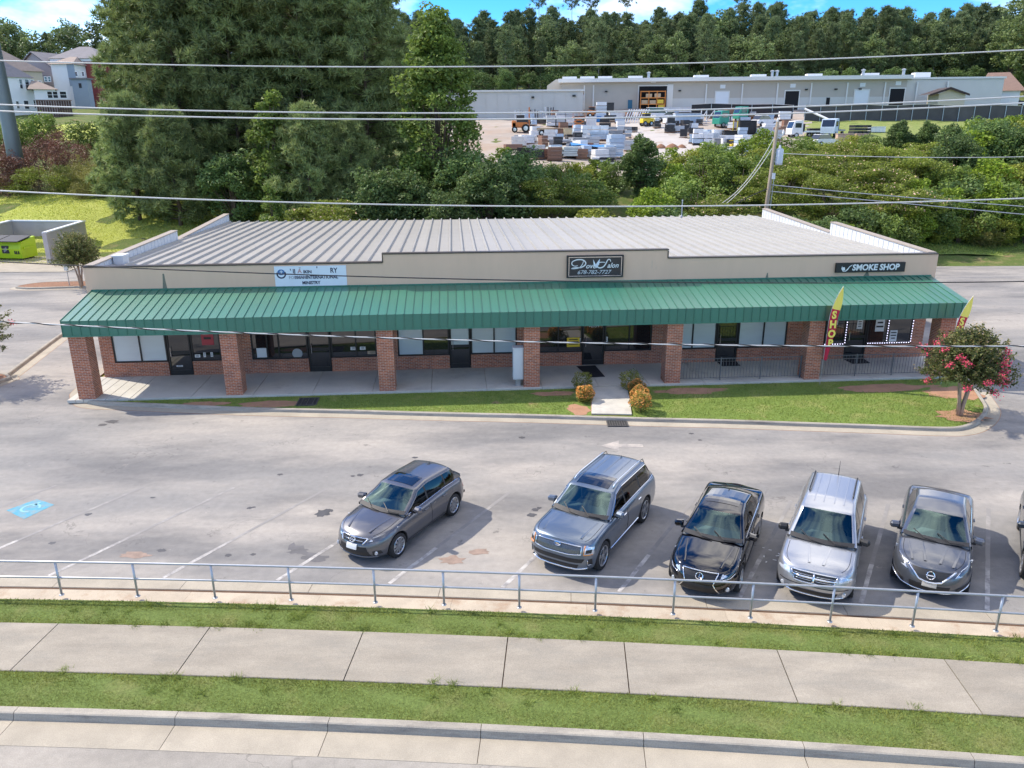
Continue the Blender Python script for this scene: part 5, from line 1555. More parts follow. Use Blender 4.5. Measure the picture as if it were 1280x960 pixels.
P_gun = paint('gunmetal_paint', (.125, .125, .135)); P_blue = paint('steel_blue_paint', (.135, .17, .215)); P_black = paint('black_paint', (.003, .0035, .006), .15, .0)
P_silver = paint('silver_paint', (.38, .395, .42), .65); P_slate = paint('slate_paint', (.10, .11, .13)); P_char = paint('charcoal_paint', (.05, .06, .07))
A_ = atz(498, 697); B_ = atz(569, 643); h_ = math.atan2(A_.y - B_.y, A_.x - B_.x)
def from_wheels(a, b, sp):
    A2 = atz(*a); B2 = atz(*b); d = (A2 - B2).normalized(); left = Vector((-d.y, d.x, 0))
    mid = (A2 + B2) / 2 - left * (sp['W'] / 2 * .97 * sp['scale'][1])
    off = (sp['L'] / 2 - sp['fo'] - sp['wb'] / 2) * sp['scale'][0]
    return tuple(mid - d * off), math.atan2(d.y, d.x)
l, h = from_wheels((498, 697), (569, 643), CARS['hatch'])
Car('parked_car', 'grey five-door hatchback with dark sunroof standing alone left of the other cars', CARS['hatch'], l, h, P_gun)
l, h = from_wheels((752, 713), (806, 651), CARS['suv'])
Car('parked_car', 'steel blue large SUV with silver roof rails and a sunroof', CARS['suv'], l, h, P_blue)
Car('parked_car', 'glossy black saloon car with large dark glass roof panel', CARS['black'], car_at((872, 738), .3, 244.5, 4.68), hd(244.5), P_black)
Car('parked_car', 'silver crossover with black mirrors and cross-shaped chrome grille', CARS['silver'], car_at((1014, 744), .3, 243, 4.68), hd(243), P_silver)
Car('parked_car', 'slate grey saloon car with V-shaped chrome grille', CARS['grey'], car_at((1160, 738), .3, 240.3, 4.54), hd(240.3), P_slate)
sp = dict(CARS['grey']); sp['L'] = 4.7; sp['face'] = face_hatch
Car('parked_car', 'dark charcoal car mostly cut off by the right edge of the photo', sp, car_at((1332, 742), .3, 239.5, 4.7), hd(239.5), P_char)

# ================================================================ PLANTS
def leaves(P, size, rng, up=.35, asp=.55, droop=0.0):
    """one pointed leaf (four corners) at each point"""
    n = len(P)
    d = rng.normal(size=(n, 3)); d[:, 2] = d[:, 2] * .6 - droop; d /= np.linalg.norm(d, axis=1)[:, None]
    nn = rng.normal(size=(n, 3)); nn[:, 2] += up * 3; 
    s = np.cross(d, nn); s /= np.linalg.norm(s, axis=1)[:, None] + 1e-9
    L_ = (size * rng.uniform(.6, 1.3, n))[:, None]
    a = P - d * L_ * .5; c = P + d * L_ * .5
    nr = np.cross(s, d)
    m1 = P + s * L_ * asp * .5 + nr * L_ * .08; m2 = P - s * L_ * asp * .5 + nr * L_ * .08
    V = np.stack([a, m1, c, m2], 1).reshape(-1, 3)
    F = np.arange(n * 4).reshape(-1, 4)
    return V, F

def needles(C, rad, cnt, rng, width=.05, up=.5):
    """tufts of needles: cnt thin triangles round every centre"""
    n = len(C)
    d = rng.normal(size=(n, cnt, 3)); d[:, :, 2] += up; d /= np.linalg.norm(d, axis=2)[:, :, None]
    r = (rad * rng.uniform(.6, 1.2, (n, 1)))[:, :, None] * rng.uniform(.75, 1.1, (n, cnt, 1))
    s = np.cross(d, rng.normal(size=(n, cnt, 3))); s /= np.linalg.norm(s, axis=2)[:, :, None] + 1e-9
    base = C[:, None, :] + d * r * .08
    V = np.stack([base - s * width * .5, base + s * width * .5, C[:, None, :] + d * r + s * 0], 2).reshape(-1, 3)
    F = np.arange(n * cnt * 3).reshape(-1, 3)
    return V, F

def pine_meshes(tag_, H, R, z0, seed, leafm, n_l=95, cnt=26, tuft=.55, width=.07, step=.55, shape=1.0, barkm='bark', r0=.22, pad=6, spread=.36, dome=0.0):
    rng = np.random.default_rng(seed)
    tr = MB()
    pth = [(0.12 * math.sin(k * 2.1 + seed), .1 * math.cos(k * 1.7 + seed), H * k / 6 - .3 * (k == 0)) for k in range(7)]
    tr.tube(pth, [r0 * (1 - .93 * k / 6) for k in range(7)], 8)
    C = []
    for i in range(n_l):
        k = (i + rng.uniform(0, 1)) / n_l
        z = H * (z0 + (1 - z0) * k ** .92)
        f = (z / H - z0) / (1 - z0)
        rl = R * min(1.0, (1 - f) ** .62 * 1.15) * (.55 + .45 * min(1, f / .14)) * rng.uniform(.70, 1.12) * shape + .25
        if dome: rl = rl * (1 - dome) + dome * R * (max(.02, 1 - f ** 2.6) ** .5) * rng.uniform(.55, 1.15) * (.5 + .5 * min(1, f / .2))
        an = i * 2.39996 + rng.uniform(-.4, .4)
        rise = rng.uniform(-.05, .30) + .35 * f
        dv = np.array([math.cos(an), math.sin(an)])
        tip = (dv[0] * rl, dv[1] * rl, z + rise * rl)
        mid = (dv[0] * rl * .5, dv[1] * rl * .5, z + rise * rl * .32)
        tr.tube([(0, 0, z - .1), mid, tip], [max(.015, .06 * (1 - f)), .03, .01], 4, cap=False)
        m = max(2, int(rl / step))
        for j in range(m):
            t = .30 + .72 * (j + rng.uniform(.2, .8)) / m
            wob = rng.normal(0, .16 * rl * t)
            pc = np.array([dv[0] * rl * t - dv[1] * wob, dv[1] * rl * t + dv[0] * wob, z + rise * rl * t ** 1.6])
            k_ = pad if t > .5 else max(2, pad // 2)
            C += list(pc + rng.normal(0, 1, (k_, 3)) * np.array([spread, spread, spread * .5]))
    C = np.array(C)
    V, F = needles(C, tuft, cnt, rng, width)
    return tr.mesh(tag_ + '_trunk', X[barkm], True), np_mesh(tag_ + '_crown', V, F, leafm)

def broad_meshes(tag_, H, RX, zlo, seed, leafm, blobs=55, per=110, leaf=.26, flat=.55, shell=.55, br=.95, stems=1, barkm='bark', r0=.16, cone=0.0, asp=.6, droop=0.1, flowers=None, fsize=.12, fper=10):
    """trunk with limbs to leaf clumps spread through an uneven crown"""
    rng = np.random.default_rng(seed); tr = MB(); P = []; FP = []
    cz = (H + zlo) / 2; rz_ = (H - zlo) / 2
    for b in range(blobs):
        d = rng.normal(size=3); d /= np.linalg.norm(d)
        k = shell + (1 - shell) * rng.uniform(0, 1) ** .6; k *= rng.uniform(.82, 1.1)
        z = cz + d[2] * rz_ * k
        f = (z - zlo) / (H - zlo)
        w_ = RX * (1 - cone * max(0, f)) 
        c = np.array([d[0] * w_ * k, d[1] * w_ * k, z])
        r = br * rng.uniform(.65, 1.25) * (1 - .4 * cone * f)
        q = rng.normal(size=(per, 3)); q /= np.linalg.norm(q, axis=1)[:, None]; q *= (rng.uniform(.35, 1, (per, 1)) ** .5) * r; q[:, 2] *= flat
        P.append(c + q)
        if flowers is not None and d[2] > -.25:
            qf = rng.normal(size=(fper, 3)); qf[:, 2] = np.abs(qf[:, 2]); qf /= np.linalg.norm(qf, axis=1)[:, None]; qf *= r * 1.03; qf[:, 2] *= flat
            FP.append(c + qf)
        if b % 3 == 0 or blobs < 25:
            st0 = (rng.normal(0, .06), rng.normal(0, .06), max(.1, zlo * .7 + .15 * (z - zlo)))
            tr.tube([st0, (c[0] * .45, c[1] * .45, (st0[2] + z) * .52), tuple(c)], [r0 * .45, r0 * .28, .012], 4, cap=False)
    top = H * .72
    for s in range(stems):
        a = 2 * math.pi * s / max(1, stems) + seed
        ox, oy = (.0, .0) if stems == 1 else (.10 * math.cos(a), .10 * math.sin(a))
        tr.tube([(ox * .5, oy * .5, -.25), (ox, oy, zlo * .5), (ox * 3 + .05 * RX * math.cos(a), oy * 3 + .05 * RX * math.sin(a), top * .7), (ox * 5, oy * 5, top)], [r0 * (1.1 if stems == 1 else .7), r0 * (.9 if stems == 1 else .6), r0 * .45, .02], 7)
    P = np.concatenate(P)
    V, F = leaves(P, leaf, rng, asp=asp, droop=droop)
    fl = None
    if flowers is not None:
        Pf = np.concatenate(FP); Vf, Ff = leaves(Pf, fsize, rng, up=.8, asp=.9)
        fl = np_mesh(tag_ + '_blossom', Vf, Ff, flowers)
    return tr.mesh(tag_ + '_trunk', X[barkm], True), np_mesh(tag_ + '_crown', V, F, leafm), fl

X['pine'] = leaf_mat('pine_needles', (.19, .245, .115), .50, .25, (1.35, 1.25, .9), .5)
X['pinefar'] = leaf_mat('far_pine_needles', (.135, .18, .10), .45, .28, (1.3, 1.25, .9), .3)
X['leaf'] = leaf_mat('broad_leaves', (.14, .215, .065), .45, .35, (1.4, 1.25, .8), .6)
X['leafdark'] = leaf_mat('dark_leaves', (.12, .185, .075), .45, .33, (1.3, 1.25, .9), .6)
X['leafbright'] = leaf_mat('fresh_leaves', (.19, .29, .05), .35, .38, (1.3, 1.15, .7), .7)
X['leafyel'] = leaf_mat('yellow_green_leaves', (.22, .27, .06), .35, .38, (1.3, 1.15, .7), .7)
X['leaffar'] = leaf_mat('far_leaves', (.135, .19, .10), .45, .32, (1.35, 1.25, .8), .25)
X['mimosa'] = leaf_mat('feathery_leaves', (.18, .25, .06), .45, .35, (1.35, 1.15, .7), .6)
X['mimflower'] = mat('pale_pink_blossom', (.62, .42, .30), .8, island=.3)
X['orangeleaf'] = leaf_mat('orange_leaves', (.58, .30, .12), .35, .3, (1.2, 1.1, .7), 2.0)
X['redbrown'] = leaf_mat('dead_brown_foliage', (.16, .085, .065), .35, .15, (1.2, 1, .9), 1.0)
X['dryweed'] = leaf_mat('dry_weeds', (.23, .24, .08), .35, .3, (1.15, 1.05, .8), 1.0)
X['myrtleleaf'] = leaf_mat('myrtle_leaves', (.105, .145, .06), .45, .3, (1.5, 1.2, .8), 2.0)
X['myrtlebud'] = leaf_mat('reddish_shoots', (.33, .26, .12), .35, .25, (1.1, 1, .8), 2.0)
X['pinkflower'] = mat('pink_blossom', (.62, .05, .115), .8, island=.3)
X['orangeflower'] = mat('orange_trumpet_flowers', (.75, .14, .03), .8, island=.3)

protos = {}
def proto(key, meshes):
    protos[key] = meshes
proto('pineA', pine_meshes('pine_a', 26, 4.9, .05, 3, X['pine'], 125, 32, .74, .11, 1.5, pad=11, spread=.46))
proto('pineB', pine_meshes('pine_b', 27, 4.6, .07, 8, X['pine'], 120, 32, .74, .11, 1.5, pad=11, spread=.46))
proto('pineC', pine_meshes('pine_c', 11, 3.6, .06, 15, X['pine'], 78, 34, .62, .09, 1.15, pad=10, spread=.38))
proto('fpA', pine_meshes('far_pine_a', 24, 4.2, .16, 21, X['pinefar'], 70, 16, 1.0, .2, 1.5, pad=7, spread=.55, dome=.75, barkm='greybark'))
proto('fpB', pine_meshes('far_pine_b', 25, 3.7, .38, 22, X['pinefar'], 60, 16, 1.0, .2, 1.5, pad=7, spread=.55, dome=.9, barkm='greybark'))
proto('fpC', pine_meshes('far_pine_c', 22, 4.4, .10, 23, X['pinefar'], 74, 16, 1.0, .2, 1.5, pad=7, spread=.55, dome=.6, barkm='greybark'))
proto('fpT', pine_meshes('tall_pine', 31, 2.6, .72, 24, X['pinefar'], 34, 16, .8, .15, 1.0, pad=4, spread=.5, barkm='greybark'))
proto('fbA', broad_meshes('far_broad_a', 19, 5.2, 3, 31, X['leaffar'], 70, 60, .75, .7, .6, 1.7))
proto('fbB', broad_meshes('far_broad_b', 22, 5.6, 4, 32, X['leaffar'], 75, 60, .75, .7, .6, 1.8, cone=.3))
proto('gum', broad_meshes('gum', 20, 5.4, .5, 41, X['leaf'], 190, 130, .40, .7, .55, 1.5, cone=.62))
proto('gumB', broad_meshes('gum_b', 9.5, 2.1, .6, 42, X['leaf'], 60, 90, .30, .75, .55, .8, cone=.6))
proto('oak', broad_meshes('dark_broad', 9, 4.0, .4, 43, X['leafdark'], 80, 150, .36, .6, .6, 1.25, cone=.2))
proto('ovl', broad_meshes('oval_tree', 8.6, 2.8, .5, 44, X['leafdark'], 95, 150, .32, .75, .55, .9, cone=.35))
proto('bushG', broad_meshes('green_bush', 4.6, 2.2, .1, 45, X['leafbright'], 45, 100, .26, .7, .55, .85, cone=.3, stems=3, r0=.07))
proto('bushY', broad_meshes('yellow_bush', 3.4, 2.2, .1, 46, X['leafyel'], 38, 100, .24, .7, .55, .8, cone=.2, stems=3, r0=.06))
proto('bushD', broad_meshes('dark_bush', 4.2, 2.8, .1, 47, X['leafdark'], 48, 100, .28, .65, .55, .95, stems=3, r0=.07))
proto('bushL', broad_meshes('mid_bush', 4.4, 2.5, .1, 48, X['leaf'], 48, 100, .27, .65, .55, .9, stems=3, r0=.07))
proto('mimA', broad_meshes('mimosa_a', 6.0, 4.2, 1.6, 51, X['mimosa'], 46, 200, .28, .30, .62, 1.25, stems=2, r0=.10, asp=.4, flowers=X['mimflower'], fsize=.16, fper=4))
proto('mimB', broad_meshes('mimosa_b', 5.2, 3.6, 1.2, 52, X['mimosa'], 42, 200, .28, .30, .62, 1.15, stems=2, r0=.09, asp=.4, flowers=X['mimflower'], fsize=.16, fper=8))
proto('weed', broad_meshes('tall_weeds', 2.4, 1.8, .0, 53, X['dryweed'], 26, 110, .26, 1.1, .2, .7, stems=3, r0=.03, asp=.22, droop=-.5))
proto('dead', broad_meshes('dead_shrub', 3.4, 2.0, .1, 54, X['redbrown'], 30, 80, .26, .9, .3, .75, stems=4, r0=.05, asp=.22, droop=-.4))
proto('fern', broad_meshes('ferny_shrub', 3.6, 4.2, .0, 55, X['mimosa'], 50, 150, .30, .45, .55, 1.2, stems=3, r0=.06, asp=.25))

def plant(key, name, label, cat, loc, s=1.0, rz=None, group=None, sz=None, lean=0.0):
    m = protos[key]
    r = random.uniform(0, 6.28) if rz is None else rz
    t = thing(name, label, cat, loc, r, group)
    t.scale = (s, s, s * (sz or 1))
    if lean: t.rotation_euler = (lean, 0, r)
    put('trunk', m[0], t); put('crown', m[1], t)
    if len(m) > 2 and m[2] is not None: put('blossom', m[2], t)
    return t
def g_at(x, y, dz=-.05): return (x, y, float(zt(x, y)) + dz)
def spot(px, Y):
    """a place on the ground at depth Y, under picture column px"""
    x = ray(px, 200).x / ray(px, 200).y * Y
    return g_at(x, Y)

# tall pines behind the left half of the building
for i, (px, Y, k, s) in enumerate([(196, 86, 'pineB', .95), (232, 80, 'pineA', 1.0), (262, 88, 'pineB', 1.05), (300, 79, 'pineA', .98), (345, 90, 'pineB', 1.08), (385, 80, 'pineA', 1.02), (425, 87, 'pineB', 1.06), (462, 80, 'pineA', .98), (240, 98, 'pineA', 1.05), (325, 100, 'pineB', 1.1), (405, 98, 'pineA', 1.08), (190, 97, 'pineA', .92), (478, 94, 'pineB', .98)]):
    plant(k, 'pine_tree', 'tall bushy pine rising out of view behind the left half of the roof', 'tree', spot(px, Y), s, group='tall pines behind the building')
for lab, px, Y, s in (('low wide pine spreading over the lawn at the left end of the tall pines', 165, 75, .98), ('short full pine at the foot of the tall pines beside the lawn', 215, 73, .9), ('short pine with pale tips below the tall pines near the left roof corner', 385, 70, .92), ('short pine in the shade under the tall pines above the middle left of the roof', 440, 71, .8)):
    plant('pineC', 'pine_tree', lab, 'tree', spot(px, Y), s)
plant('gum', 'sweetgum_tree', 'tall cone-shaped broadleaf tree at the right end of the pines', 'tree', spot(548, 72), .9)
plant('gumB', 'young_tree', 'narrow young broadleaf tree with pale leaves among the pines', 'tree', spot(342, 71), 1.25)
plant('gumB', 'young_tree', 'bushy young broadleaf tree at the left roof corner', 'tree', spot(335, 64), .62)
plant('mimB', 'mimosa_tree', 'small umbrella mimosa with pink flowers before the dark pines', 'tree', spot(405, 63), .85, rz=.6)
dk = ['dark leafy tree in the thicket under the pines', 'dark leafy tree in the thicket below the cone-shaped tree']
for px, Y, s in ((285, 72, .75), (470, 66, .72), (505, 66, .7), (560, 63, .55)):
    plant('oak', 'thicket_tree', 'dark leafy tree in the shaded thicket between pines and roof', 'tree', spot(px, Y), s, group='dark trees in the thicket')
for px, Y, s in ((608, 66, .75), (645, 70, .72), (585, 68, .8)):
    plant('oak', 'thicket_tree', 'dark spreading tree between the cone-shaped tree and the storage yard', 'tree', spot(px, Y), s, group='dark trees before the yard')
for px, Y, s, k in ((300, 60.5, .6, 'bushD'), (350, 60, .55, 'bushL'), (430, 59.5, .6, 'bushD'), (470, 60, .7, 'bushL'), (505, 59.5, .6, 'bushD'), (540, 60, .65, 'bushL'), (580, 59.5, .6, 'bushD'), (620, 60, .7, 'bushL'), (655, 60, .65, 'bushD'), (690, 59.5, .62, 'bushL'), (725, 60, .6, 'bushG'), (765, 59.5, .6, 'bushL'), (800, 60, .62, 'bushD'), (835, 60, .6, 'bushL'), (865, 59.5, .62, 'bushG'), (900, 60, .7, 'bushD'), (935, 60, .62, 'bushL')):
    plant(k, 'shrub', 'leafy shrub in the dense row right behind the long metal roof', 'shrub', spot(px, Y), s, group='shrubs behind the roof')
U_ = [('bushY', 'shrub', 'yellow-green feathery shrub behind the middle of the roof', 745, 63.5, 1.0), ('bushG', 'shrub', 'bright lime-green bush at the foot of the oval dark tree', 822, 66, 1.05),
 ('ovl', 'oval_tree', 'dense oval dark green tree standing before the storage yard', 802, 76, .74), ('mimA', 'mimosa_tree', 'broad low mimosa left of the yellow-green shrub', 690, 68, .78), ('bushL', 'shrub', 'loose olive bush between mimosa and oval dark tree', 735, 72, .95),
 ('bushL', 'shrub', 'tall olive bush right of the lime-green bush', 868, 69, 1.1), ('bushD', 'shrub', 'dark bush below the tall olive bush behind the vent pipe', 850, 64, .85), ('mimB', 'mimosa_tree', 'mimosa between the vent pipe and the wooden pole', 905, 66, .8), ('bushL', 'shrub', 'rounded bush left of the wooden pole at yard height', 925, 76, 1.0),
 ('bushG', 'shrub', 'pale green shrub beside the white bundles at the yard edge', 955, 92, .9), ('bushL', 'shrub', 'grey-green bush at the yard edge left of the oval tree', 700, 80, .62), ('bushG', 'shrub', 'light green bush at the far left edge of the yard', 628, 84, .85), ('bushY', 'shrub', 'olive shrub at the left yard edge by the pale stacks', 655, 80, .7)]
for k, nm, lab, px, Y, s in U_: plant(k, nm, lab, 'tree' if 'tree' in nm else 'shrub', spot(px, Y), s)
# right-hand thicket of mimosas
for i, (px, Y, k, s) in enumerate([(985, 70, 'mimA', .85), (1015, 75, 'mimB', .9), (1040, 68, 'mimA', .85), (1060, 80, 'mimA', .82), (1085, 71, 'mimB', .95), (1105, 77, 'mimA', .82), (1005, 83, 'mimA', .62), (1140, 74, 'mimA', .85), (1130, 66, 'mimB', .9), (1160, 80, 'mimA', .78), (1045, 85, 'mimB', .6)]):
    plant(k, 'mimosa_tree', 'spreading mimosa with pale pink flowers in the thicket right of the wooden pole', 'tree', spot(px, Y), s, group='mimosas right of the pole')
for i, (px, Y, k, s) in enumerate([(1185, 86, 'ovl', .64), (1120, 93, 'ovl', .60), (1155, 92, 'ovl', .58), (1090, 96, 'bushL', .75), (1212, 90, 'bushG', 1.15), (1240, 88, 'bushG', 1.25), (1268, 88, 'bushY', 1.6), (1300, 89, 'bushG', 1.3), (1225, 94, 'bushY', 1.4), (1255, 95, 'bushG', 1.1), (1285, 95, 'bushG', 1.2), (1060, 100, 'bushY', .8)]):
    plant(k, 'hedge_tree', 'rounded leafy tree along the grass below the yard fence at right', 'tree', spot(px, Y), s, group='trees below the fence')
for i, (px, Y, k, s) in enumerate([(1195, 76, 'oak', .7), (1235, 79, 'oak', .75), (1275, 77, 'oak', .75), (1310, 78, 'oak', .8), (1215, 70, 'bushD', .95), (1165, 67, 'bushD', .9), (1090, 63.5, 'bushD', .8), (1040, 62, 'bushD', .75), (1000, 62, 'bushD', .75)]):
    plant(k, 'thicket_tree', 'dark shaded tree in the thicket behind the right end of the building', 'tree', spot(px, Y), s, group='dark trees at the right end')
for i, (px, Y, k, s) in enumerate([(1190, 65.5, 'bushY', .5), (1215, 66, 'bushY', .62), (1245, 65.8, 'weed', .8), (1270, 66, 'bushY', .65), (1300, 66, 'bushG', .6), (1245, 68.5, 'bushL', .75), (1280, 69.5, 'bushG', .7), (1225, 69, 'bushY', .8)]):
    plant(k, 'weedy_shrub', 'weedy yellowish shrub on the bank at the back of the side car park', 'shrub', spot(px, Y), s, group='weeds on the right bank')
for i, (px, Y, k, s) in enumerate([(1195, 68, 'bushG', .9), (1225, 67, 'bushL', .85), (1255, 68, 'bushG', 1.0), (1285, 68, 'bushL', 1.0), (1210, 72, 'bushL', 1.05), (1245, 72, 'bushG', 1.15), (1275, 73, 'bushY', 1.3), (1180, 71, 'bushL', 1.0), (1130, 63, 'bushL', .75), (1160, 64.5, 'bushG', .7), (1070, 62, 'bushG', .6), (1110, 62.5, 'bushL', .7), (1020, 61.5, 'bushL', .6), (975, 61.5, 'bushG', .6), (1190, 66, 'bushL', .6), (1150, 69, 'bushG', .95), (1225, 78, 'bushG', 1.3), (1262, 79, 'bushY', 1.5)]):
    plant(k, 'shrub', 'bright leafy bush in the overgrown bank at the right end of the building', 'shrub', spot(px, Y), s, group='bright bushes on the right bank')
for i, (px, Y, k, s) in enumerate([(838, 86, 'bushG', .7), (862, 84, 'bushY', .95), (885, 86, 'bushG', .8), (905, 85, 'bushL', .85), (930, 86, 'bushG', .9), (950, 84, 'bushY', 1.0), (970, 86, 'bushG', .85), (990, 90, 'bushL', .8), (1010, 92, 'bushG', .75), (880, 78, 'bushL', .95), (910, 78, 'bushG', .9), (945, 78, 'bushL', 1.0), (975, 79, 'bushG', .9), (845, 76, 'bushG', .8), (770, 80, 'bushL', .7), (745, 82, 'bushG', .62), (720, 79, 'bushY', .85), (690, 76, 'bushL', .85), (665, 76, 'bushL', .8)]):
    plant(k, 'shrub', 'light green shrub in the overgrown edge along the near side of the yard', 'shrub', spot(px, Y), s, group='shrubs along the near yard edge')
# orange trumpet vine flowers
for i, (px, py, Y) in enumerate(((1199, 191, 80), (1238, 187, 86), (1275, 196, 84), (1268, 203, 83))):
    c = aty(px, py, Y); rng = np.random.default_rng(70 + i)
    V, F = leaves(np.array([c.x, c.y, c.z]) + rng.normal(0, (.5, .3, .45), (120, 3)), .22, rng, asp=.8)
    V -= np.array([c.x, c.y, c.z]); 
    o = put('trumpet_flowers', np_mesh('trumpet_flowers', V, F, X['orangeflower']), None, c)
    tag(o, ('small cluster of orange trumpet flowers beside the dark rounded tree', 'middle cluster of orange trumpet flowers among the hedge trees', 'large orange flower cluster at the right edge, upper half', 'large orange flower cluster at the right edge, lower half')[i], 'flowers')
# left bank: dry weeds, dead shrubs, ferny shrub
plant('fern', 'ferny_shrub', 'wide green ferny shrub on the bank above the bins', 'shrub', spot(45, 83), .82)
for i, (px, Y, s) in enumerate(((2, 83, 1.25), (22, 84.5, 1.2), (36, 88, 1.1), (20, 95, 1.1), (55, 97, 1.0), (80, 93, 1.25), (-10, 92, 1.1), (100, 98, .9), (70, 101, 1.2))):
    plant('dead', 'dead_shrub', 'reddish brown dead shrub on the bank above the ferny shrub', 'shrub', spot(px, Y), s, group='dead shrubs on the left bank')
for i, (px, Y, s) in enumerate(((5, 86, .8), (95, 84, .9), (112, 87, 1.0), (130, 84, .9), (75, 86.5, .9), (110, 90, 1.1), (-15, 85, .9), (120, 81.5, .6), (95, 81, .6))):
    plant('weed', 'tall_weeds', 'clump of tall dry weeds along the top of the bright lawn', 'weeds', spot(px, Y), s, group='weeds above the lawn')
for i, (px, Y, s) in enumerate(((30, 112, .9), (55, 116, 1.0), (5, 108, .9), (115, 108, 1.0))):
    plant('bushL', 'shrub', 'green shrub below the houses beyond the dead shrubs', 'shrub', spot(px, Y), s, group='shrubs below the houses')

# far wood behind the warehouse
k = 0
rw_ = random.Random(5)
for row, (Y, step) in enumerate(((214, 5.0), (222, 5.0), (231, 5.0), (240, 5.2), (250, 5.6), (262, 6))):
    x = -52.0
    while x < 190:
        px = 640 + x / Y * 1000
        key = rw_.choice(['fpA', 'fpB', 'fpC', 'fbA', 'fbB', 'fbB'] if row < 2 else ['fpA', 'fpB', 'fpC', 'fpB', 'fbB'])
        yy = Y + rw_.uniform(-3, 3) + max(0, (x - 20)) * .09
        xx = x + rw_.uniform(-1.6, 1.6)
        s = rw_.uniform(.74, 1.0) * (.94 if x < 45 else 1.02)
        s *= (.72, .84, .9, .9, .9, .9)[row]
        broad = key[1] == 'b'
        plant(key, 'wood_tree', 'round-crowned tree in the wood behind the warehouse' if broad else 'pine in the dense wood behind the warehouse', 'tree', g_at(xx, yy), s, rw_.uniform(0, 6.28), 'trees in the wood')
        x += step * rw_.uniform(.8, 1.2); k += 1
for lab, px, Y, s in (('first tall bare-trunked pine standing above the far wood, the leftmost', 673, 262, 1.0), ('slim tall pine above the far wood, second from the left', 712, 262, .99), ('slim tall pine above the far wood just left of the widest one', 735, 264, .98), ('widest of the tall pines standing above the far wood', 776, 260, 1.02), ('flat-topped tall pine above the wood right of the sky gap', 912, 262, 1.0)):
    plant('fpT', 'tall_pine', lab, 'tree', spot(px, Y), s)
for i, (px, Y, s) in enumerate(((1265, 200, 1.15), (1300, 198, 1.2), (1245, 212, 1.1), (1290, 190, 1.0))):
    plant('fbB', 'broadleaf_tree', 'tall broadleaf tree beyond the brown-roofed building at the right edge', 'tree', spot(px, Y), s, group='trees at the right edge')
for i, (px, Y, key, s) in enumerate(((-20, 232, 'fbB', 1.05), (10, 226, 'fbA', 1.15), (38, 236, 'fbB', .92), (62, 230, 'fbA', .92), (85, 232, 'fpC', .74), (102, 228, 'fbB', .82), (125, 232, 'fbA', .98), (150, 236, 'fbB', .95), (20, 250, 'fbB', 1.05), (110, 250, 'fbB', .92), (-45, 228, 'fbA', 1.1), (50, 248, 'fbA', 1.0), (175, 230, 'fbB', .95))):
    plant(key, 'broadleaf_tree', 'hazy tree in the row behind the houses at left', 'tree', spot(px, Y), s, group='trees behind the houses')

for i in range(40):
    xx = -48 + i * 5.8
    plant(('oak', 'bushD', 'oak')[i % 3], 'wood_shrub', 'leafy shrub at the shaded foot of the far wood', 'shrub', g_at(xx + rw_.uniform(-1, 1), 209 + rw_.uniform(-2, 3) + max(0, xx - 20) * .09), (.62, 1.3, .7)[i % 3], None, 'shrubs at the foot of the wood')
# ---------------------------------------------------------------- small garden plants near the shops
def round_bush(lab, u, v, r, h, m1, m2, seed, name='garden_bush'):
    rng = np.random.default_rng(seed); p = bl(u, v, .07)
    t = thing(name, lab, 'bush', p)
    st_ = MB()
    for i in range(6):
        a = i * 1.05; st_.tube([(0, 0, 0), (.5 * r * math.cos(a), .5 * r * math.sin(a), h * .6)], [.012, .005], 4, cap=False)
    st_.build('stem', X['bark'], t)
    def shell(n, k0, zmin):
        d = rng.normal(size=(n, 3)); d /= np.linalg.norm(d, axis=1)[:, None]
        lob = 1 + .16 * np.sin(d[:, 0] * 5 + seed) * np.cos(d[:, 1] * 4 + d[:, 2] * 3)
        P = d * (rng.uniform(k0, 1, (n, 1)) ** .5) * lob[:, None] * np.array([r, r, h * .52]); P[:, 2] += h * .5
        return P[P[:, 2] > zmin * h]
    V, F = leaves(shell(1100, .35, .02), .075, rng); put('foliage', np_mesh('foliage', V, F, m1), t)
    if m2 is not None:
        V, F = leaves(shell(800, .85, .35), .08, rng, up=.9); put('young_foliage', np_mesh('young_foliage', V, F, m2), t)
X['gardengreen'] = leaf_mat('garden_leaves', (.20, .24, .07), .4, .3, (1.4, 1.1, .7), 3.0)
round_bush('green bush with reddish tips left of the footpath by the walkway', 19.85, -.42, .42, .82, X['gardengreen'], None, 1)
round_bush('orange-leaved bush left of the footpath halfway to the drive', 19.72, -1.75, .36, .66, X['gardengreen'], X['orangeleaf'], 2)
round_bush('green bush right of the footpath by the walkway', 21.78, -.45, .46, .84, X['gardengreen'], None, 3)
round_bush('orange-leaved bush right of the footpath, nearest the green bush', 21.88, -1.15, .36, .66, X['gardengreen'], X['orangeleaf'], 4)
round_bush('orange-leaved bush right of the footpath, middle of the row', 21.80, -2.05, .38, .70, X['gardengreen'], X['orangeleaf'], 5)
round_bush('orange-leaved bush right of the footpath, nearest the drive', 21.62, -3.0, .42, .80, X['gardengreen'], X['orangeleaf'], 6)

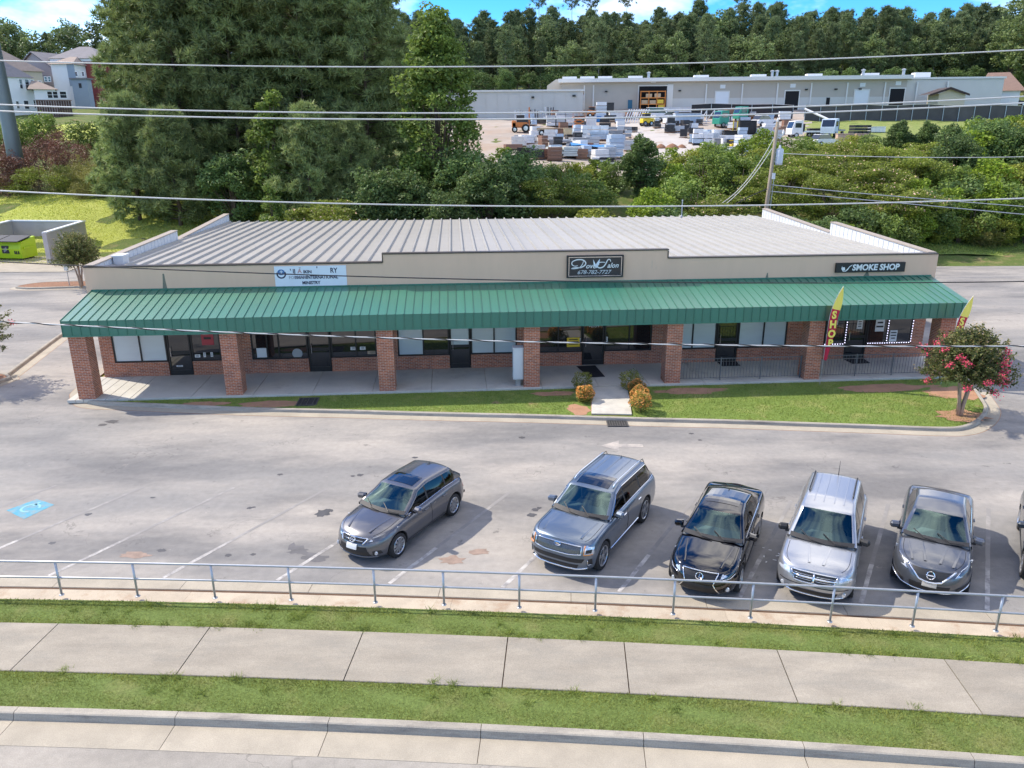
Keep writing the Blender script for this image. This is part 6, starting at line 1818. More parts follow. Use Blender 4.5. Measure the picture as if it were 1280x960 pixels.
def myrtle(label, loc, H, R, seed, flowers, shoots=90, stems=4):
    rng = np.random.default_rng(seed); t = thing('crape_myrtle', label, 'tree', loc)
    tr = MB(); P = []; B = []; FL = []
    z0 = H * .30
    for s in range(stems):
        a = 2 * math.pi * s / stems + .4
        tr.tube([(.05 * math.cos(a), .05 * math.sin(a), -.1), (.10 * math.cos(a), .10 * math.sin(a), z0 * .5), (.22 * math.cos(a), .22 * math.sin(a), z0 * 1.15), (.45 * R * math.cos(a), .45 * R * math.sin(a), H * .58)], [.075, .06, .045, .012], 7)
    for i in range(shoots):
        a = i * 2.39996; f = (i + .5) / shoots
        el = -.25 + 1.75 * f ** .8                                         # lower shoots spread, upper ones rise
        d = np.array([math.cos(a) * math.cos(el), math.sin(a) * math.cos(el), math.sin(el)])
        ln = R * rng.uniform(.85, 1.12) * (1.0 if el < .7 else (H - z0 - .5) / R * .78)
        b = np.array([0, 0, z0 + .5]) + d * .15
        tip = b + d * ln + np.array([0, 0, .12 * ln])
        mid = (b + tip) / 2 + np.array([0, 0, -.05])
        tr.tube([tuple(b), tuple(mid), tuple(tip)], [.014, .009, .004], 4, cap=False)
        n = 150
        k = rng.uniform(.22, 1.0, n)[:, None]
        P.append(b * (1 - k) + tip * k + rng.normal(0, .095, (n, 3)) * (1.15 - .5 * k))
        k = rng.uniform(.82, 1.1, 16)[:, None]
        B.append(b * (1 - k) + tip * k + rng.normal(0, .045, (16, 3)))
        if rng.uniform() < flowers and el < .75: FL.append(tip + rng.normal(0, (.085, .085, .07), (60, 3)))
    tr.build('trunk', X['palebark'], t, smooth=True)
    V, F = leaves(np.concatenate(P), .115, rng, asp=.5); put('crown', np_mesh('crown', V, F, X['myrtleleaf']), t)
    V, F = leaves(np.concatenate(B), .06, rng, asp=.4); put('young_shoots', np_mesh('young_shoots', V, F, X['myrtlebud']), t)
    if FL: V, F = leaves(np.concatenate(FL), .06, rng, asp=.9); put('blossom', np_mesh('blossom', V, F, X['pinkflower']), t)
    return t
p = atz(1199, 519, .08)
myrtle('crape myrtle with bright pink flowers on the right corner of the lawn', (p.x, p.y, .07), 3.3, 1.36, 5, .54, 130)
patch('mulch_patch', p.x + .1, p.y - .05, 1.0, .7, .085, X['mulch'] if False else X['dirt'], 40, parent=lawn)
p = atz(102, 358, .1)
myrtle('small leafy crape myrtle in the mulch island before the bin enclosure', (p.x, p.y, .12), 3.7, 1.4, 9, .0, 110)
# the tree just beyond the left edge whose shadow lies on the drive
p = Vector((-22.9, 31.5, 0)); myrtle('crape myrtle at the left edge, only its twig tips showing', (p.x, p.y, .1), 3.7, 1.75, 12, .1, 90)

# ================================================================ GRASS
def blades(name, pts, h, wd, rng, mt, lean=.5):
    n = len(pts)
    a = rng.uniform(0, 2 * math.pi, n); hh = h * rng.uniform(.5, 1.3, n); ww = wd * rng.uniform(.7, 1.3, n)
    s = np.stack([np.cos(a), np.sin(a), np.zeros(n)], 1) * ww[:, None] * .5
    ld = rng.normal(0, lean, (n, 2)) * hh[:, None]
    tip = pts + np.stack([ld[:, 0], ld[:, 1], hh], 1)
    V = np.stack([pts - s, pts + s, tip], 1).reshape(-1, 3)
    o = put(name, np_mesh(name, V, np.arange(n * 3).reshape(-1, 3), mt)); tag(o, kind='stuff'); return o
X['blade'] = leaf_mat('grass_blades', (.17, .23, .06), .45, .3, (1.5, 1.15, .9), 1.3)
X['bladelawn'] = leaf_mat('lawn_blades', (.19, .265, .065), .4, .3, (1.25, 1.1, .8), .9)
def strip_pts(n, m0, m1, z, s0=-19, s1=17, edge=.03):
    s = RNG.uniform(s0, s1, n); m = RNG.uniform(m0 - edge, m1 + edge, n)
    m = m + bow(s)
    # thin and bare places
    d = np.sin(s * 1.7) * np.sin(s * .61 + 1) + .8 * np.sin(m * 9 + s * 2.3) + RNG.normal(0, .5, n)
    keep = d > -.8
    P = np.stack([ES[0] * s + EM[0] * m, ES[1] * s + EM[1] * m, np.full(n, z)], 1)
    return P[keep]
blades('verge_grass', strip_pts(95000, 11.24, 12.18, .12), .038, .012, RNG, X['blade'])
blades('verge_grass', strip_pts(80000, 13.77, 14.60, .12), .038, .013, RNG, X['blade'])
# taller tufts and weeds along the edges
tp = []
for i in range(90):
    s = RNG.uniform(-17, 15); m = RNG.choice([12.16, 13.8, 13.85, 11.8, 14.2, 14.5]) + RNG.normal(0, .06) + bow(s)
    q = RNG.normal(0, .06, (60, 2)); tp.append(np.stack([ES[0] * s + EM[0] * m + q[:, 0], ES[1] * s + EM[1] * m + q[:, 1], np.full(60, .12)], 1))
blades('weed_tufts', np.concatenate(tp), .09, .014, RNG, X['bladelawn'], .8)
# lawn before the shops: between walkway and kerb
n = 90000
u = RNG.uniform(1.5, 37.2, n); v = RNG.uniform(-6.2, -.14, n)
gp = np.stack([BO[0] + BD[0] * u + BN[0] * v, BO[1] + BD[1] * u + BN[1] * v], 1)
poly = np.array([(q.x, q.y) for q in offset(islp, .58)])
def inside(P, poly):
    c = np.zeros(len(P), bool); j = len(poly) - 1
    for i in range(len(poly)):
        xi, yi = poly[i]; xj, yj = poly[j]
        hit_ = ((yi > P[:, 1]) != (yj > P[:, 1])) & (P[:, 0] < (xj - xi) * (P[:, 1] - yi) / (yj - yi + 1e-12) + xi)
        c ^= hit_; j = i
    return c
ok = inside(gp, poly)
ok &= ~((u > 19.6 - v * -.13 - .05) & (u < 21.85 + v * .15) & (v > -3.6))
bare = np.zeros(n, bool)
for uu, vv, rx, ry in ((7.6, -.95, 1.3, .4), (24.2, -.8, 1.6, .42), (32.2, -1.1, 2.2, .5), (35.2, -1.7, 1.6, 1.1), (19.35, -2.6, .5, .6), (18.6, -.7, .9, .3), (5.0, -.75, 1.0, .28), (8.95, -.9, .5, .6)):
    bare |= ((u - uu) / rx) ** 2 + ((v - vv) / ry) ** 2 < 1
ok &= ~bare | (RNG.uniform(0, 1, n) < .06)
blades('lawn_grass', np.concatenate([gp[ok], np.full((ok.sum(), 1), .07)], 1), .05, .02, RNG, X['bladelawn'])
# the bank behind the bins: coarser tufts over the lawn sheet
n = 60000
x = RNG.uniform(-62, -17, n); y = RNG.uniform(62.5, 83, n)
blades('bank_grass', np.stack([x, y, zt(x, y) + .01], 1), .10, .06, RNG, leaf_mat('bank_blades', (.36, .41, .08), .25, .35, (1.2, 1.1, .8), .4))
n = 14000
x = RNG.uniform(24, 62, n); y = RNG.uniform(62.8, 68, n)
blades('bank_grass', np.stack([x, y, zt(x, y) + .01], 1), .14, .06, RNG, X['bladelawn'])

# ================================================================ BEHIND: YARD, WAREHOUSE, HOUSES
def drape(name, pts_xy, nx, ny, mt, dz):
    """a sheet over the terrain between four corners"""
    a, b, c, d = [np.array(p, float) for p in pts_xy]
    mb = MB(); rows = []
    for j in range(ny + 1):
        t = j / ny; r = []
        for i in range(nx + 1):
            s = i / nx; p = (a * (1 - s) + b * s) * (1 - t) + (d * (1 - s) + c * s) * t
            r.append((p[0], p[1], float(zt(p[0], p[1])) + dz))
        rows.append(r)
    mb.grid(rows); o = mb.build(name, mt, smooth=True); tag(o, kind='structure'); return o
def xat(px, Y): return float(ray(px, 200).x / ray(px, 200).y * Y)
drape('storage_yard', [(xat(560, 86), 86), (xat(1010, 86), 86), (xat(1010, 176), 176), (xat(560, 176), 176)], 30, 30, X['gravel'], .02)
drape('yard_road', [(xat(850, 88), 88), (xat(925, 88), 88), (xat(830, 140), 140), (xat(770, 140), 140)], 8, 20, mat('pale_road_gravel', (.44, .41, .38), .95, var=.12, vs=.4, bump=.2, bs=10), .05)
drape('fence_meadow', [(xat(1005, 98), 98), (xat(1400, 98), 98), (xat(1400, 145), 145), (xat(1000, 145), 145)], 20, 14, turf_mat('pale_meadow', (.20, .25, .07), (.30, .30, .12), (.30, .26, .14)), .03)
drape('house_lawn', [(xat(20, 125), 125), (xat(140, 125), 125), (xat(140, 150), 150), (xat(20, 150), 150)], 8, 8, X['meadow'], .04)

X['metalwall'] = mat('beige_metal_cladding', (.47, .42, .36), .55, .1, var=.05, vs=.4)
X['palewall'] = mat('pale_metal_cladding', (.58, .56, .52), .55, .1, var=.05, vs=.4)
X['whitewall'] = mat('white_metal_door', (.76, .78, .80), .5, var=.04, vs=1)
X['darkopen'] = mat('dark_opening', (.012, .012, .014), .9)
X['fasciaw'] = mat('pale_eave_metal', (.70, .68, .64), .5, .1)
X['bluedoor'] = mat('blue_steel_door', (.02, .13, .22), .5)
X['brownroof'] = mat('brown_shingles', (.20, .13, .10), .9, var=.15, vs=1.5, bump=.3, bs=4)
X['greyroof'] = mat('grey_shingles', (.20, .19, .20), .9, var=.15, vs=1.2, bump=.3, bs=4)
X['tanroof'] = mat('tan_shingles', (.30, .24, .20), .9, var=.15, vs=1.2, bump=.3, bs=4)
X['cream'] = mat('cream_siding', (.60, .52, .38), .8, var=.04, vs=1)
X['siding'] = mat('white_siding', (.84, .84, .82), .75, var=.03, vs=1)
X['greysiding'] = mat('grey_siding', (.36, .34, .35), .8, var=.04, vs=1)
X['bluesiding'] = mat('blue_grey_siding', (.30, .36, .42), .8, var=.04, vs=1)
X['redbrick'] = mat('distant_red_brick', (.27, .06, .055), .9, var=.12, vs=1.5)
X['winglass'] = mat('house_window_glass', (.03, .035, .045), .06, spec=.8)

def local_house(name, label, px0, px1, Y0, Y1, zb, cat='building'):
    """an Empty at the foot of a front wall that runs between two sight lines; local x along the wall, y back"""
    A_, B_ = Vector((xat(px0, Y0), Y0, zb)), Vector((xat(px1, Y1), Y1, zb))
    d = B_ - A_; t = thing(name, label, cat, A_, math.atan2(d.y, d.x)); return t, d.length
def loc_of(t, px, py, L_):
    """local (x, z) on the front wall plane for a sight line"""
    o = t.location; a = t.rotation_euler[2]; d = Vector((math.cos(a), math.sin(a), 0)); n = Vector((-d.y, d.x, 0))
    r = ray(px, py); C = Vector((0, 0, CH)); k = (o - C).dot(n) / r.dot(n); p = C + r * k - o
    return p.dot(d), p.z
WB = 12.9
wh, WL = local_house('warehouse', 'long low beige metal warehouse with dock doors beyond the storage yard', 681, 1238, 169, 158, WB)
EV = loc_of(wh, 760, 103, WL)[1]
b = MB(); xs0, _ = loc_of(wh, 1133, 110, WL); xl0, _ = loc_of(wh, 702, 110, WL)
b.box(((xl0 + xs0) / 2, 20, EV / 2 - 1), (xs0 - xl0, 40, EV + 2)); 
b.build('wall', X['metalwall'], wh)
b = MB(); b.box(((xs0 + WL) / 2 + .01, 20.2, EV / 2 - .4), (WL - xs0, 40, EV + .6)); b.build('wall', X['palewall'], wh)
b = MB(); b.box((xl0 / 2 - .01, 22, EV / 2 - 1), (xl0, 36, EV + 1.4)); b.poly([(0, 4, EV - .3), (xl0, 4, EV - .3), (xl0, 4, EV + .9), (xl0 * .55, 4, EV + .9)]); b.build('wall', mat('cream_metal_cladding', (.62, .57, .47), .6), wh)
b = MB(); b.box(((xl0 + xs0) / 2, 19.6, EV + .35), (xs0 - xl0 + 1.2, 42, .7)); b.box(((xs0 + WL) / 2, 20.3, EV + .12), (WL - xs0 + .5, 40.6, .35)); b.build('roof', X['fasciaw'], wh)
for px in (710, 733, 756, 795, 880, 954, 1026, 1099, 1165):
    x, z = loc_of(wh, px, 95, WL); b = MB(); b.box((x, 6, EV + 1.0), (2.9, 2.2, .9)); b.build('roof_vent', X['whitewall'], wh)
for px in (812, 971, 977, 1088, 1140):
    x, z = loc_of(wh, px, 95, WL); MB().tube([(x, 5, EV + .6), (x, 5, EV + 1.9)], .28, 8).lathe([(.42, EV + 1.9), (.42, EV + 2.1), (0, EV + 2.25)], 8, (x, 5, 0)).build('vent_pipe', X['steel'], wh)
def wopen(px0, py0, px1, py1, mt, name='dock_door', ribs=0, frame=True):
    x0, z1 = loc_of(wh, px0, py0, WL); x1, z0 = loc_of(wh, px1, py1, WL); x1, _ = loc_of(wh, px1, py0, WL); z0 = max(z0 - 1.0, -.4)
    b = MB(); b.box(((x0 + x1) / 2, -.06, (z0 + z1) / 2), (x1 - x0, .12, z1 - z0), 0)
    for i in range(ribs): b.box(((x0 + x1) / 2, -.125, z0 + (z1 - z0) * (i + .5) / ribs), (x1 - x0, .02, .06), 0)
    o = b.build(name, mt, wh)
    if frame:
        b = MB()
        for x in (x0 - .1, x1 + .1): b.box((x, -.08, (z0 + z1) / 2), (.2, .18, z1 - z0))
        b.box(((x0 + x1) / 2, -.08, z1 + .11), (x1 - x0 + .4, .18, .2)); b.build('frame', X['fasciaw'], o)
        b = MB(); b.box(((x0 + x1) / 2, -.04, z1 + 1.0), (1.0, .06, .7)); b.build('number_board', X['whitewall'], wh)
    return x0, x1, z0, z1
bx0, bx1, bz0, bz1 = wopen(799, 108, 834, 135, X['darkopen'])
for q in ((895, 115, 911, 132), (1069, 113, 1086, 131)): wopen(*q, X['whitewall'], ribs=5)
for q in ((982, 114, 999, 131), (1113, 111, 1131, 129)): wopen(*q, X['darkopen'])
wopen(785, 125, 790.5, 138, X['bluedoor'], 'personnel_door', frame=False); wopen(1033, 122, 1037.5, 131, X['darkopen'], 'window', frame=False)
for px in (730.5, 742, 838, 883, 928, 972, 1014, 1059, 1106, 1146, 1184):
    x, _ = loc_of(wh, px, 110, WL); b = MB(); b.box((x, -.12, EV / 2 - .5), (.28 if px != 838 else 1.1, .2, EV)); b.build('downpipe', X['fasciaw'], wh)
x0_, _ = loc_of(wh, 840, 120, WL)
b = MB(); b.box(((x0_ + xs0) / 2, -.035, 1.15), (xs0 - x0_, .05, 3.3)); b.build('lower_band', X['palewall'], wh)
for px in (758, 850, 1008, 1045, 1075): 
    x, z = loc_of(wh, px, 110, WL); b = MB(); b.box((x, -.2, EV - 1.7), (.5, .4, .25)); b.build('wall_lamp', X['plastic'], wh)
# orange racks standing inside the big door: in front of the dark opening
rk = thing('pallet_rack', 'orange steel racking loaded with pallets standing in the big warehouse doorway', 'rack', (0, 0, 0))
a = wh.rotation_euler[2]; pr = wh.location + Vector((math.cos(a), math.sin(a), 0)) * ((bx0 + bx1) / 2) + Vector((math.sin(a), -math.cos(a), 0)) * 1.2
rk.location = (pr.x, pr.y, float(zt(pr.x, pr.y))); rk.rotation_euler = (0, 0, a)
X['orange'] = mat('orange_steel', (.62, .22, .04), .55, var=.15, vs=1); X['yellowm'] = mat('yellow_machine_paint', (.72, .48, .03), .45, var=.1, vs=2); X['timber'] = mat('pale_timber', (.48, .35, .22), .85, var=.2, vs=2)
for i in range(4): b = MB(); b.box((-2.4 + i * 1.6, 0, 1.7), (.14, 1.0, 3.4)); b.build('upright', X['orange'], rk)
for z in (.9, 2.1, 3.3): b = MB(); b.box((0, 0, z), (5.0, 1.05, .15)); b.build('shelf', X['orange'], rk)
for i, (x, z, m_) in enumerate(((-1.6, 1.35, 'timber'), (0, 1.3, 'timber'), (1.5, 1.4, 'yellowm'), (-.8, 2.5, 'timber'), (.9, 2.55, 'timber'), (1.7, .4, 'yellowm'))): b = MB(); b.box((x, 0, z), (1.2, .9, .7)); b.build('load', X[m_], rk)
# porch at the right of the warehouse
po, PL_ = local_house('porch_building', 'small cream porch with dark gable roof against the right end of the warehouse', 1151, 1195, 150, 149, float(zt(xat(1170, 150), 150)))
pe = loc_of(po, 1170, 117, PL_)[1]; pk = loc_of(po, 1172, 109, PL_)[1]
b = MB(); b.box((PL_ / 2 + .6, 3, pe / 2 - .5), (PL_ * .74, 6, pe + 1)); b.poly([(PL_ * .13 + .6, -.01, pe), (PL_ * .87 + .6, -.01, pe), (PL_ * .5 + .3, -.01, pk - .3)]); b.build('wall', X['cream'], po)
b = MB()
for s in (0, 1):
    e = (-.3, PL_ + .3)[s]
    b.quad((e, -.6, pe - .1), (PL_ / 2, -.6, pk), (PL_ / 2, 6, pk), (e, 6, pe - .1)); b.quad((e, -.6, pe - .45), (PL_ / 2, -.6, pk - .4), (PL_ / 2, -.6, pk), (e, -.6, pe - .1))
b.build('roof', mat('dark_brown_shingles', (.05, .032, .028), .8), po)
br, BL_ = local_house('brown_roofed_building', 'white walled building with tall brown shingle roof at the right end of the warehouse', 1214, 1262, 168, 165, float(zt(xat(1240, 166), 166)) - .4)
be = loc_of(br, 1240, 114, BL_)[1]; bk = loc_of(br, 1240, 88, BL_)[1]
b = MB(); b.box((BL_ / 2, 8, be / 2 - .5), (BL_ * .9, 16, be + 1)); b.build('wall', X['siding'], br)
b = MB(); rr = [(-.6, -.6, be), (BL_ + .6, -.6, be), (BL_ + .6, 16.6, be), (-.6, 16.6, be)]; t0, t1 = (BL_ * .12, 8, bk), (BL_ * .70, 8, bk)
b.quad(rr[0], rr[1], t1, t0); b.poly([rr[1], rr[2], t1]); b.quad(rr[2], rr[3], t0, t1); b.poly([rr[3], rr[0], t0]); b.poly(rr[::-1]); b.build('roof', X['brownroof'], br)
x, z = loc_of(br, 1247, 122, BL_); b = MB(); b.box((x, -.05, 1.6), (4.2, .1, 3.2)); b.build('garage_door', X['whitewall'], br)
# low pale building in front at left
lb, LL_ = local_house('low_shed', 'low pale metal shed with flat roof left of the warehouse', 560, 727, 151, 149, float(zt(xat(680, 150), 150)) - .3)
le = loc_of(lb, 690, 114, LL_)[1]
b = MB(); b.box((LL_ / 2, 8, le / 2 - .5), (LL_, 16, le + 1)); b.build('wall', X['palewall'], lb)
b = MB(); b.box((LL_ / 2, 8, le + .12), (LL_ + .5, 16.6, .3)); b.build('roof', X['fasciaw'], lb)
for i in range(12):
    b = MB(); b.box((LL_ * (i + .5) / 12, -.03, le / 2), (.08, .06, le - .4)); b.build('wall_rib', X['palewall'], lb)
b = MB(); b.box((LL_ - 1.6, -.2, le - .8), (.6, .4, .3)); b.build('wall_lamp', X['plastic'], lb)
b = MB(); b.box((LL_ - 9, -.2, le - 1.0), (.5, .4, .3)); b.build('wall_lamp', X['plastic'], lb)

# fence along the meadow
FY = 143
def fence_run(label, px0, px1, Y0, Y1, h, step, mt):
    x0, x1 = xat(px0, Y0), xat(px1, Y1); n = max(2, int(math.dist((x0, Y0), (x1, Y1)) / step))
    o = (x0, Y0, float(zt(x0, Y0))); t = thing('screened_fence', label, 'fence', o)
    P = []
    for i in range(n + 1):
        x = x0 + (x1 - x0) * i / n; y = Y0 + (Y1 - Y0) * i / n; P.append(Vector((x, y, float(zt(x, y)))) - Vector(o))
    pm_ = MB().tube([(0, 0, -.2), (0, 0, h + .08)], .06, 6).mesh('post', X['steel'])
    for p in P: put('post', pm_, t, p)
    for a_, b_ in zip(P[:-1], P[1:]):
        m_ = MB(); k = Vector((0, .03, 0)); q0, q1 = a_ + Vector((0, .08, .06)), b_ + Vector((0, .08, .06)); u_ = Vector((0, 0, h - .1))
        m_.quad(q0, q1, q1 + u_, q0 + u_); m_.quad(q1 + k, q0 + k, q0 + u_ + k, q1 + u_ + k); m_.quad(q0 + u_, q1 + u_, q1 + u_ + k, q0 + u_ + k); m_.build('screen_panel', mt, t)
    MB().tube([p + Vector((0, 0, h)) for p in P], .04, 5).build('top_rail', X['steel'], t)
X['screen'] = mat('dark_fence_screen', (.075, .072, .075), .85, var=.25, vs=.5, obj=.15)
fence_run('long dark screened chain-link fence with steel posts above the meadow', 1000, 1420, FY, FY - 3, 2.6, 2.5, X['screen'])
fence_run('darker screened fence behind the yard trucks', 860, 985, 150, 146, 2.3, 3.0, mat('black_fence_screen', (.03, .03, .033), .85))

# ---------------------------------------------------------------- what stands in the yard
COLR = dict(white=(.74, .75, .76), silver=(.48, .51, .54), grey=(.28, .29, .31), dark=(.03, .03, .033), black=(.014, .014, .016), blue=(.03, .22, .55), orange=(.60, .20, .05), rust=(.24, .13, .085), tan=(.50, .38, .24), cream=(.66, .55, .36), green=(.03, .25, .17), yellow=(.75, .55, .03), pink=(.56, .38, .30), pale=(.55, .60, .58), red=(.45, .03, .05), brown=(.18, .10, .06), paleblue=(.45, .55, .66))
def ym(c, rough=.55):
    k = 'yard_' + c
    if k not in X: X[k] = mat(k + '_surface', COLR[c], rough, var=.14, vs=1.3)
    return X[k]
def yard(name, label, cat, px, py, rz=0.0):
    p = hit(px, py); t = thing(name, label, cat, (p.x, p.y, float(zt(p.x, p.y)) + .03), rz); return t, p.y / CF * 1.0
def y_stack(label, px, py, w, h, col, layers=4, cols=3, rz=0.0, depth=None, name='bundle_stack', cat='stack', band=None):
    t, k = yard(name, label, cat, px, py, rz); W_, H_ = w * k, h * k * 1.02; D_ = depth or max(1.2, W_ * .55)
    r = random.Random(px * 7 + py)
    lh = (H_ - .15) / layers; cw = W_ / cols
    for i in range(cols):
        for j in range(layers):
            if j == layers - 1 and r.random() < .22: continue
            b = MB(); b.box((-W_ / 2 + cw * (i + .5) + r.uniform(-.05, .05), r.uniform(-.08, .08), .15 + lh * (j + .5)), (cw * r.uniform(.88, .97), D_ * r.uniform(.92, 1), lh * .86), rz=r.uniform(-.03, .03))
            b.build('bundle', ym(band if (band and (i + j) % 3 == 0) else col), t)
    b = MB()
    for x in np.linspace(-W_ / 2 + .1, W_ / 2 - .1, max(2, cols + 1)): b.box((x, 0, .07), (.12, D_, .14))
    b.build('bearer', ym('brown'), t)
    return t
def y_box(label, px, py, w, h, col, name='crate', cat='crate', rz=0.0, depth=None, lid=None, ribs=4):
    t, k = yard(name, label, cat, px, py, rz); W_, H_ = w * k, h * k; D_ = depth or max(1.0, W_ * .5)
    b = MB(); b.box((0, 0, H_ / 2), (W_, D_, H_), bev=min(.06, H_ * .1)); b.build('body', ym(col), t)
    for i in range(ribs):
        b = MB(); b.box((-W_ / 2 + W_ * (i + .5) / ribs, -D_ / 2 - .03, H_ / 2), (min(.12, W_ * .06), .06, H_ * .9)); b.build('rib', ym(col), t)
    b = MB(); b.box((0, 0, H_ + .04), (W_ * 1.03, D_ * 1.04, .08)); b.build('lid', ym(lid or col), t)
    return t
def y_wheel(t, x, y, r, wd=.25):
    b = MB(); b.lathe([(r * .5, -wd / 2), (r, -wd / 2), (r, wd / 2), (r * .5, wd / 2)], 12, (x, y, r), 'y'); w_ = b.build('wheel', X['rubber'], t)
    b = MB(); b.lathe([(0, -wd / 2 - .02), (r * .55, -wd / 2 - .01), (r * .55, wd / 2 + .01), (0, wd / 2 + .02)], 10, (x, y, r), 'y'); b.build('rim', X['rim'], w_)
def y_car(label, px, py, col, rz=0.0, s=1.0, pickup=False, van=False, cat='car', name='distant_car'):
    t, k = yard(name, label, cat, px, py, rz); t.scale = (s, s, s)
    prof = [(-2.2, .35), (-2.25, .8), (-1.9, .95), (-.9 if not van else -2.0, 1.0), (.6, 1.0), (1.5, .9), (2.1, .75), (2.2, .35)]
    b = MB(); n = len(prof)
    for y, fl in ((-.85, 1), (.85, -1)): b.poly([(x, y, z) for x, z in prof][::fl])
    for i in range(n): (x0, z0), (x1, z1) = prof[i], prof[(i + 1) % n]; b.quad((x0, .85, z0), (x1, .85, z1), (x1, -.85, z1), (x0, -.85, z0))
    b.build('body', ym(col, .3), t)
    cp_ = [(.75, 1.0), (.15, 1.5), (-.6, 1.55), (-.8 if pickup else -1.5, 1.5), (-.9 if pickup else -1.95, 1.0)]
    if van: cp_ = [(1.3, .95), (.7, 1.85), (-2.0, 1.9), (-2.15, 1.0)]
    b = MB(); m_ = len(cp_)
    for y, fl in ((-.7, 1), (.7, -1)): b.poly([(x, y, z) for x, z in cp_][::fl])
    for i in range(m_ - 1): (x0, z0), (x1, z1) = cp_[i], cp_[i + 1]; b.quad((x0, .7, z0), (x1, .7, z1), (x1, -.7, z1), (x0, -.7, z0))
    b.build('windows', X['winglass'], t)
    b = MB(); b.box(((cp_[1][0] + cp_[-2][0]) / 2, 0, cp_[1][1] + .05), (cp_[1][0] - cp_[-2][0] - .05, 1.42, .08), bev=.03); b.build('roof', ym(col, .3), t)
    if pickup:
        b = MB(); b.box((-1.55, 0, 1.05), (1.2, 1.4, .06)); b.build('load_bed', ym('dark'), t)
    for x in (-1.4, 1.35):
        for y in (-.8, .8): y_wheel(t, x, y, .33)
    return t
def y_truck(label, px, py, col, rz=0.0, s=1.0, bed='rust', bl_=4.0):
    t, k = yard('lorry', label, 'truck', px, py, rz); t.scale = (s, s, s)
    pf = [(0, .6), (.02, 1.5), (.45, 2.75), (1.9, 2.85), (2.0, .6)]
    b = MB(); n = len(pf)
    for y, fl in ((-1.1, 1), (1.1, -1)): b.poly([(x, y, z) for x, z in pf][::fl])
    for i in range(n): (x0, z0), (x1, z1) = pf[i], pf[(i + 1) % n]; b.quad((x0, 1.1, z0), (x1, 1.1, z1), (x1, -1.1, z1), (x0, -1.1, z0))
    b.build('cab', ym(col, .35), t)
    b = MB(); b.quad((.03, -.95, 1.62), (.03, .95, 1.62), (.38, .95, 2.62), (.38, -.95, 2.62)); b.build('windscreen', X['winglass'], t)
    for y in (-1.115, 1.115): b = MB(); b.box((1.1, y, 2.05), (1.1, .02, .75)); b.build('window', X['winglass'], t)
    b = MB(); b.box((2.2 + bl_ / 2, 0, 1.05), (bl_, 2.2, .25)); b.build('flatbed', ym(bed), t)
    b = MB(); b.box((2.25, 0, 1.7), (.12, 2.2, 1.2)); b.build('headboard', ym('dark'), t)
    for x in (.9, 2.0 + bl_ * .75):
        for y in (-.95, .95): y_wheel(t, x, y, .45, .3)
    return t

# machines
t, k = yard('forklift', 'orange rough-terrain forklift with tall mast at the left of the yard', 'forklift', 653, 166)
b = MB(); b.box((-.4, 0, 1.1), (2.4, 1.5, .8), bev=.1); b.box((-1.3, 0, 1.25), (.7, 1.5, 1.0), bev=.1); b.build('body', ym('orange'), t)
b = MB(); b.box((-.3, 0, 2.0), (1.2, 1.3, 1.1)); b.build('cab', ym('dark'), t); b = MB(); b.box((-.3, 0, 2.6), (1.4, 1.5, .1)); b.build('cab_roof', ym('white'), t)
for y in (-.4, .4): b = MB(); b.box((1.05, y, 1.9), (.18, .14, 3.6)); b.build('mast', ym('orange'), t); b = MB(); b.box((1.7, y, .35), (1.2, .14, .07)); b.build('fork', ym('dark'), t)
for z in (1.0, 2.2, 3.4): b = MB(); b.box((1.05, 0, z), (.12, .9, .14)); b.build('mast_bar', ym('orange'), t)
for x, r in ((.5, .62), (-1.2, .45)):
    for y in (-.75, .75): y_wheel(t, x, y, r, .4)
t, k = yard('pipe_rack', 'row of upright dark pipes leaning on the pale shed', 'rack', 668, 151)
for i in range(16): b = MB(); b.tube([(-3.4 + i * .45, 0, 0), (-3.4 + i * .45 + random.uniform(-.1, .1), .6, random.uniform(1.5, 2.3))], .09, 6); b.build('pipe', ym(random.choice(['grey', 'dark', 'silver'])), t)
t, k = yard('scissor_lift', 'orange scissor lift beside the big grey bundles', 'lift', 723, 163)
b = MB(); b.box((0, 0, .55), (1.9, 1.2, .5)); b.build('base', ym('orange'), t)
for z in (1.0, 1.5):
    for s in (-1, 1): b = MB(); b.tube([(-.8 * s, -.5, z - .2), (.8 * s, -.5, z + .3)], .06, 5); b.build('scissor_arm', ym('orange'), t)
b = MB(); b.box((0, 0, 1.95), (2.0, 1.2, .12)); b.build('platform', ym('orange'), t)
for x in (-.95, 0, .95): b = MB(); b.box((x, -.55, 2.3), (.06, .06, .7)); b.build('guard_post', ym('orange'), t)
b = MB(); b.box((0, -.55, 2.62), (2.0, .06, .06)); b.build('guard_rail', ym('orange'), t)
for x in (-.7, .7):
    for y in (-.5, .5): y_wheel(t, x, y, .22, .18)
def skid(label, px, py, col, rz=0.0, s=1.0):
    t, k = yard('loader', label, 'machine', px, py, rz); t.scale = (s,) * 3
    b = MB(); b.box((0, 0, .8), (1.9, 1.3, .7), bev=.08); b.build('body', ym(col), t)
    b = MB(); b.box((-.1, 0, 1.5), (1.0, 1.1, .8)); b.build('cab', ym('dark'), t); b = MB(); b.box((-.1, 0, 1.95), (1.1, 1.2, .08)); b.build('cab_roof', ym(col), t)
    for y in (-.7, .7): b = MB(); b.tube([(-.9, y, 1.3), (.9, y, 1.1), (1.3, y, .5)], .09, 5); b.build('loader_arm', ym(col), t)
    b = MB(); b.prism([(1.2, -.8), (1.75, -.8), (1.75, .8), (1.2, .8)], .1, .6); b.build('bucket', ym('grey'), t)
    for x in (-.55, .55):
        for y in (-.62, .62): y_wheel(t, x, y, .38, .28)
skid('yellow skid loader standing by the leaning white slats', 808, 158, 'yellow', .3, 1.0)
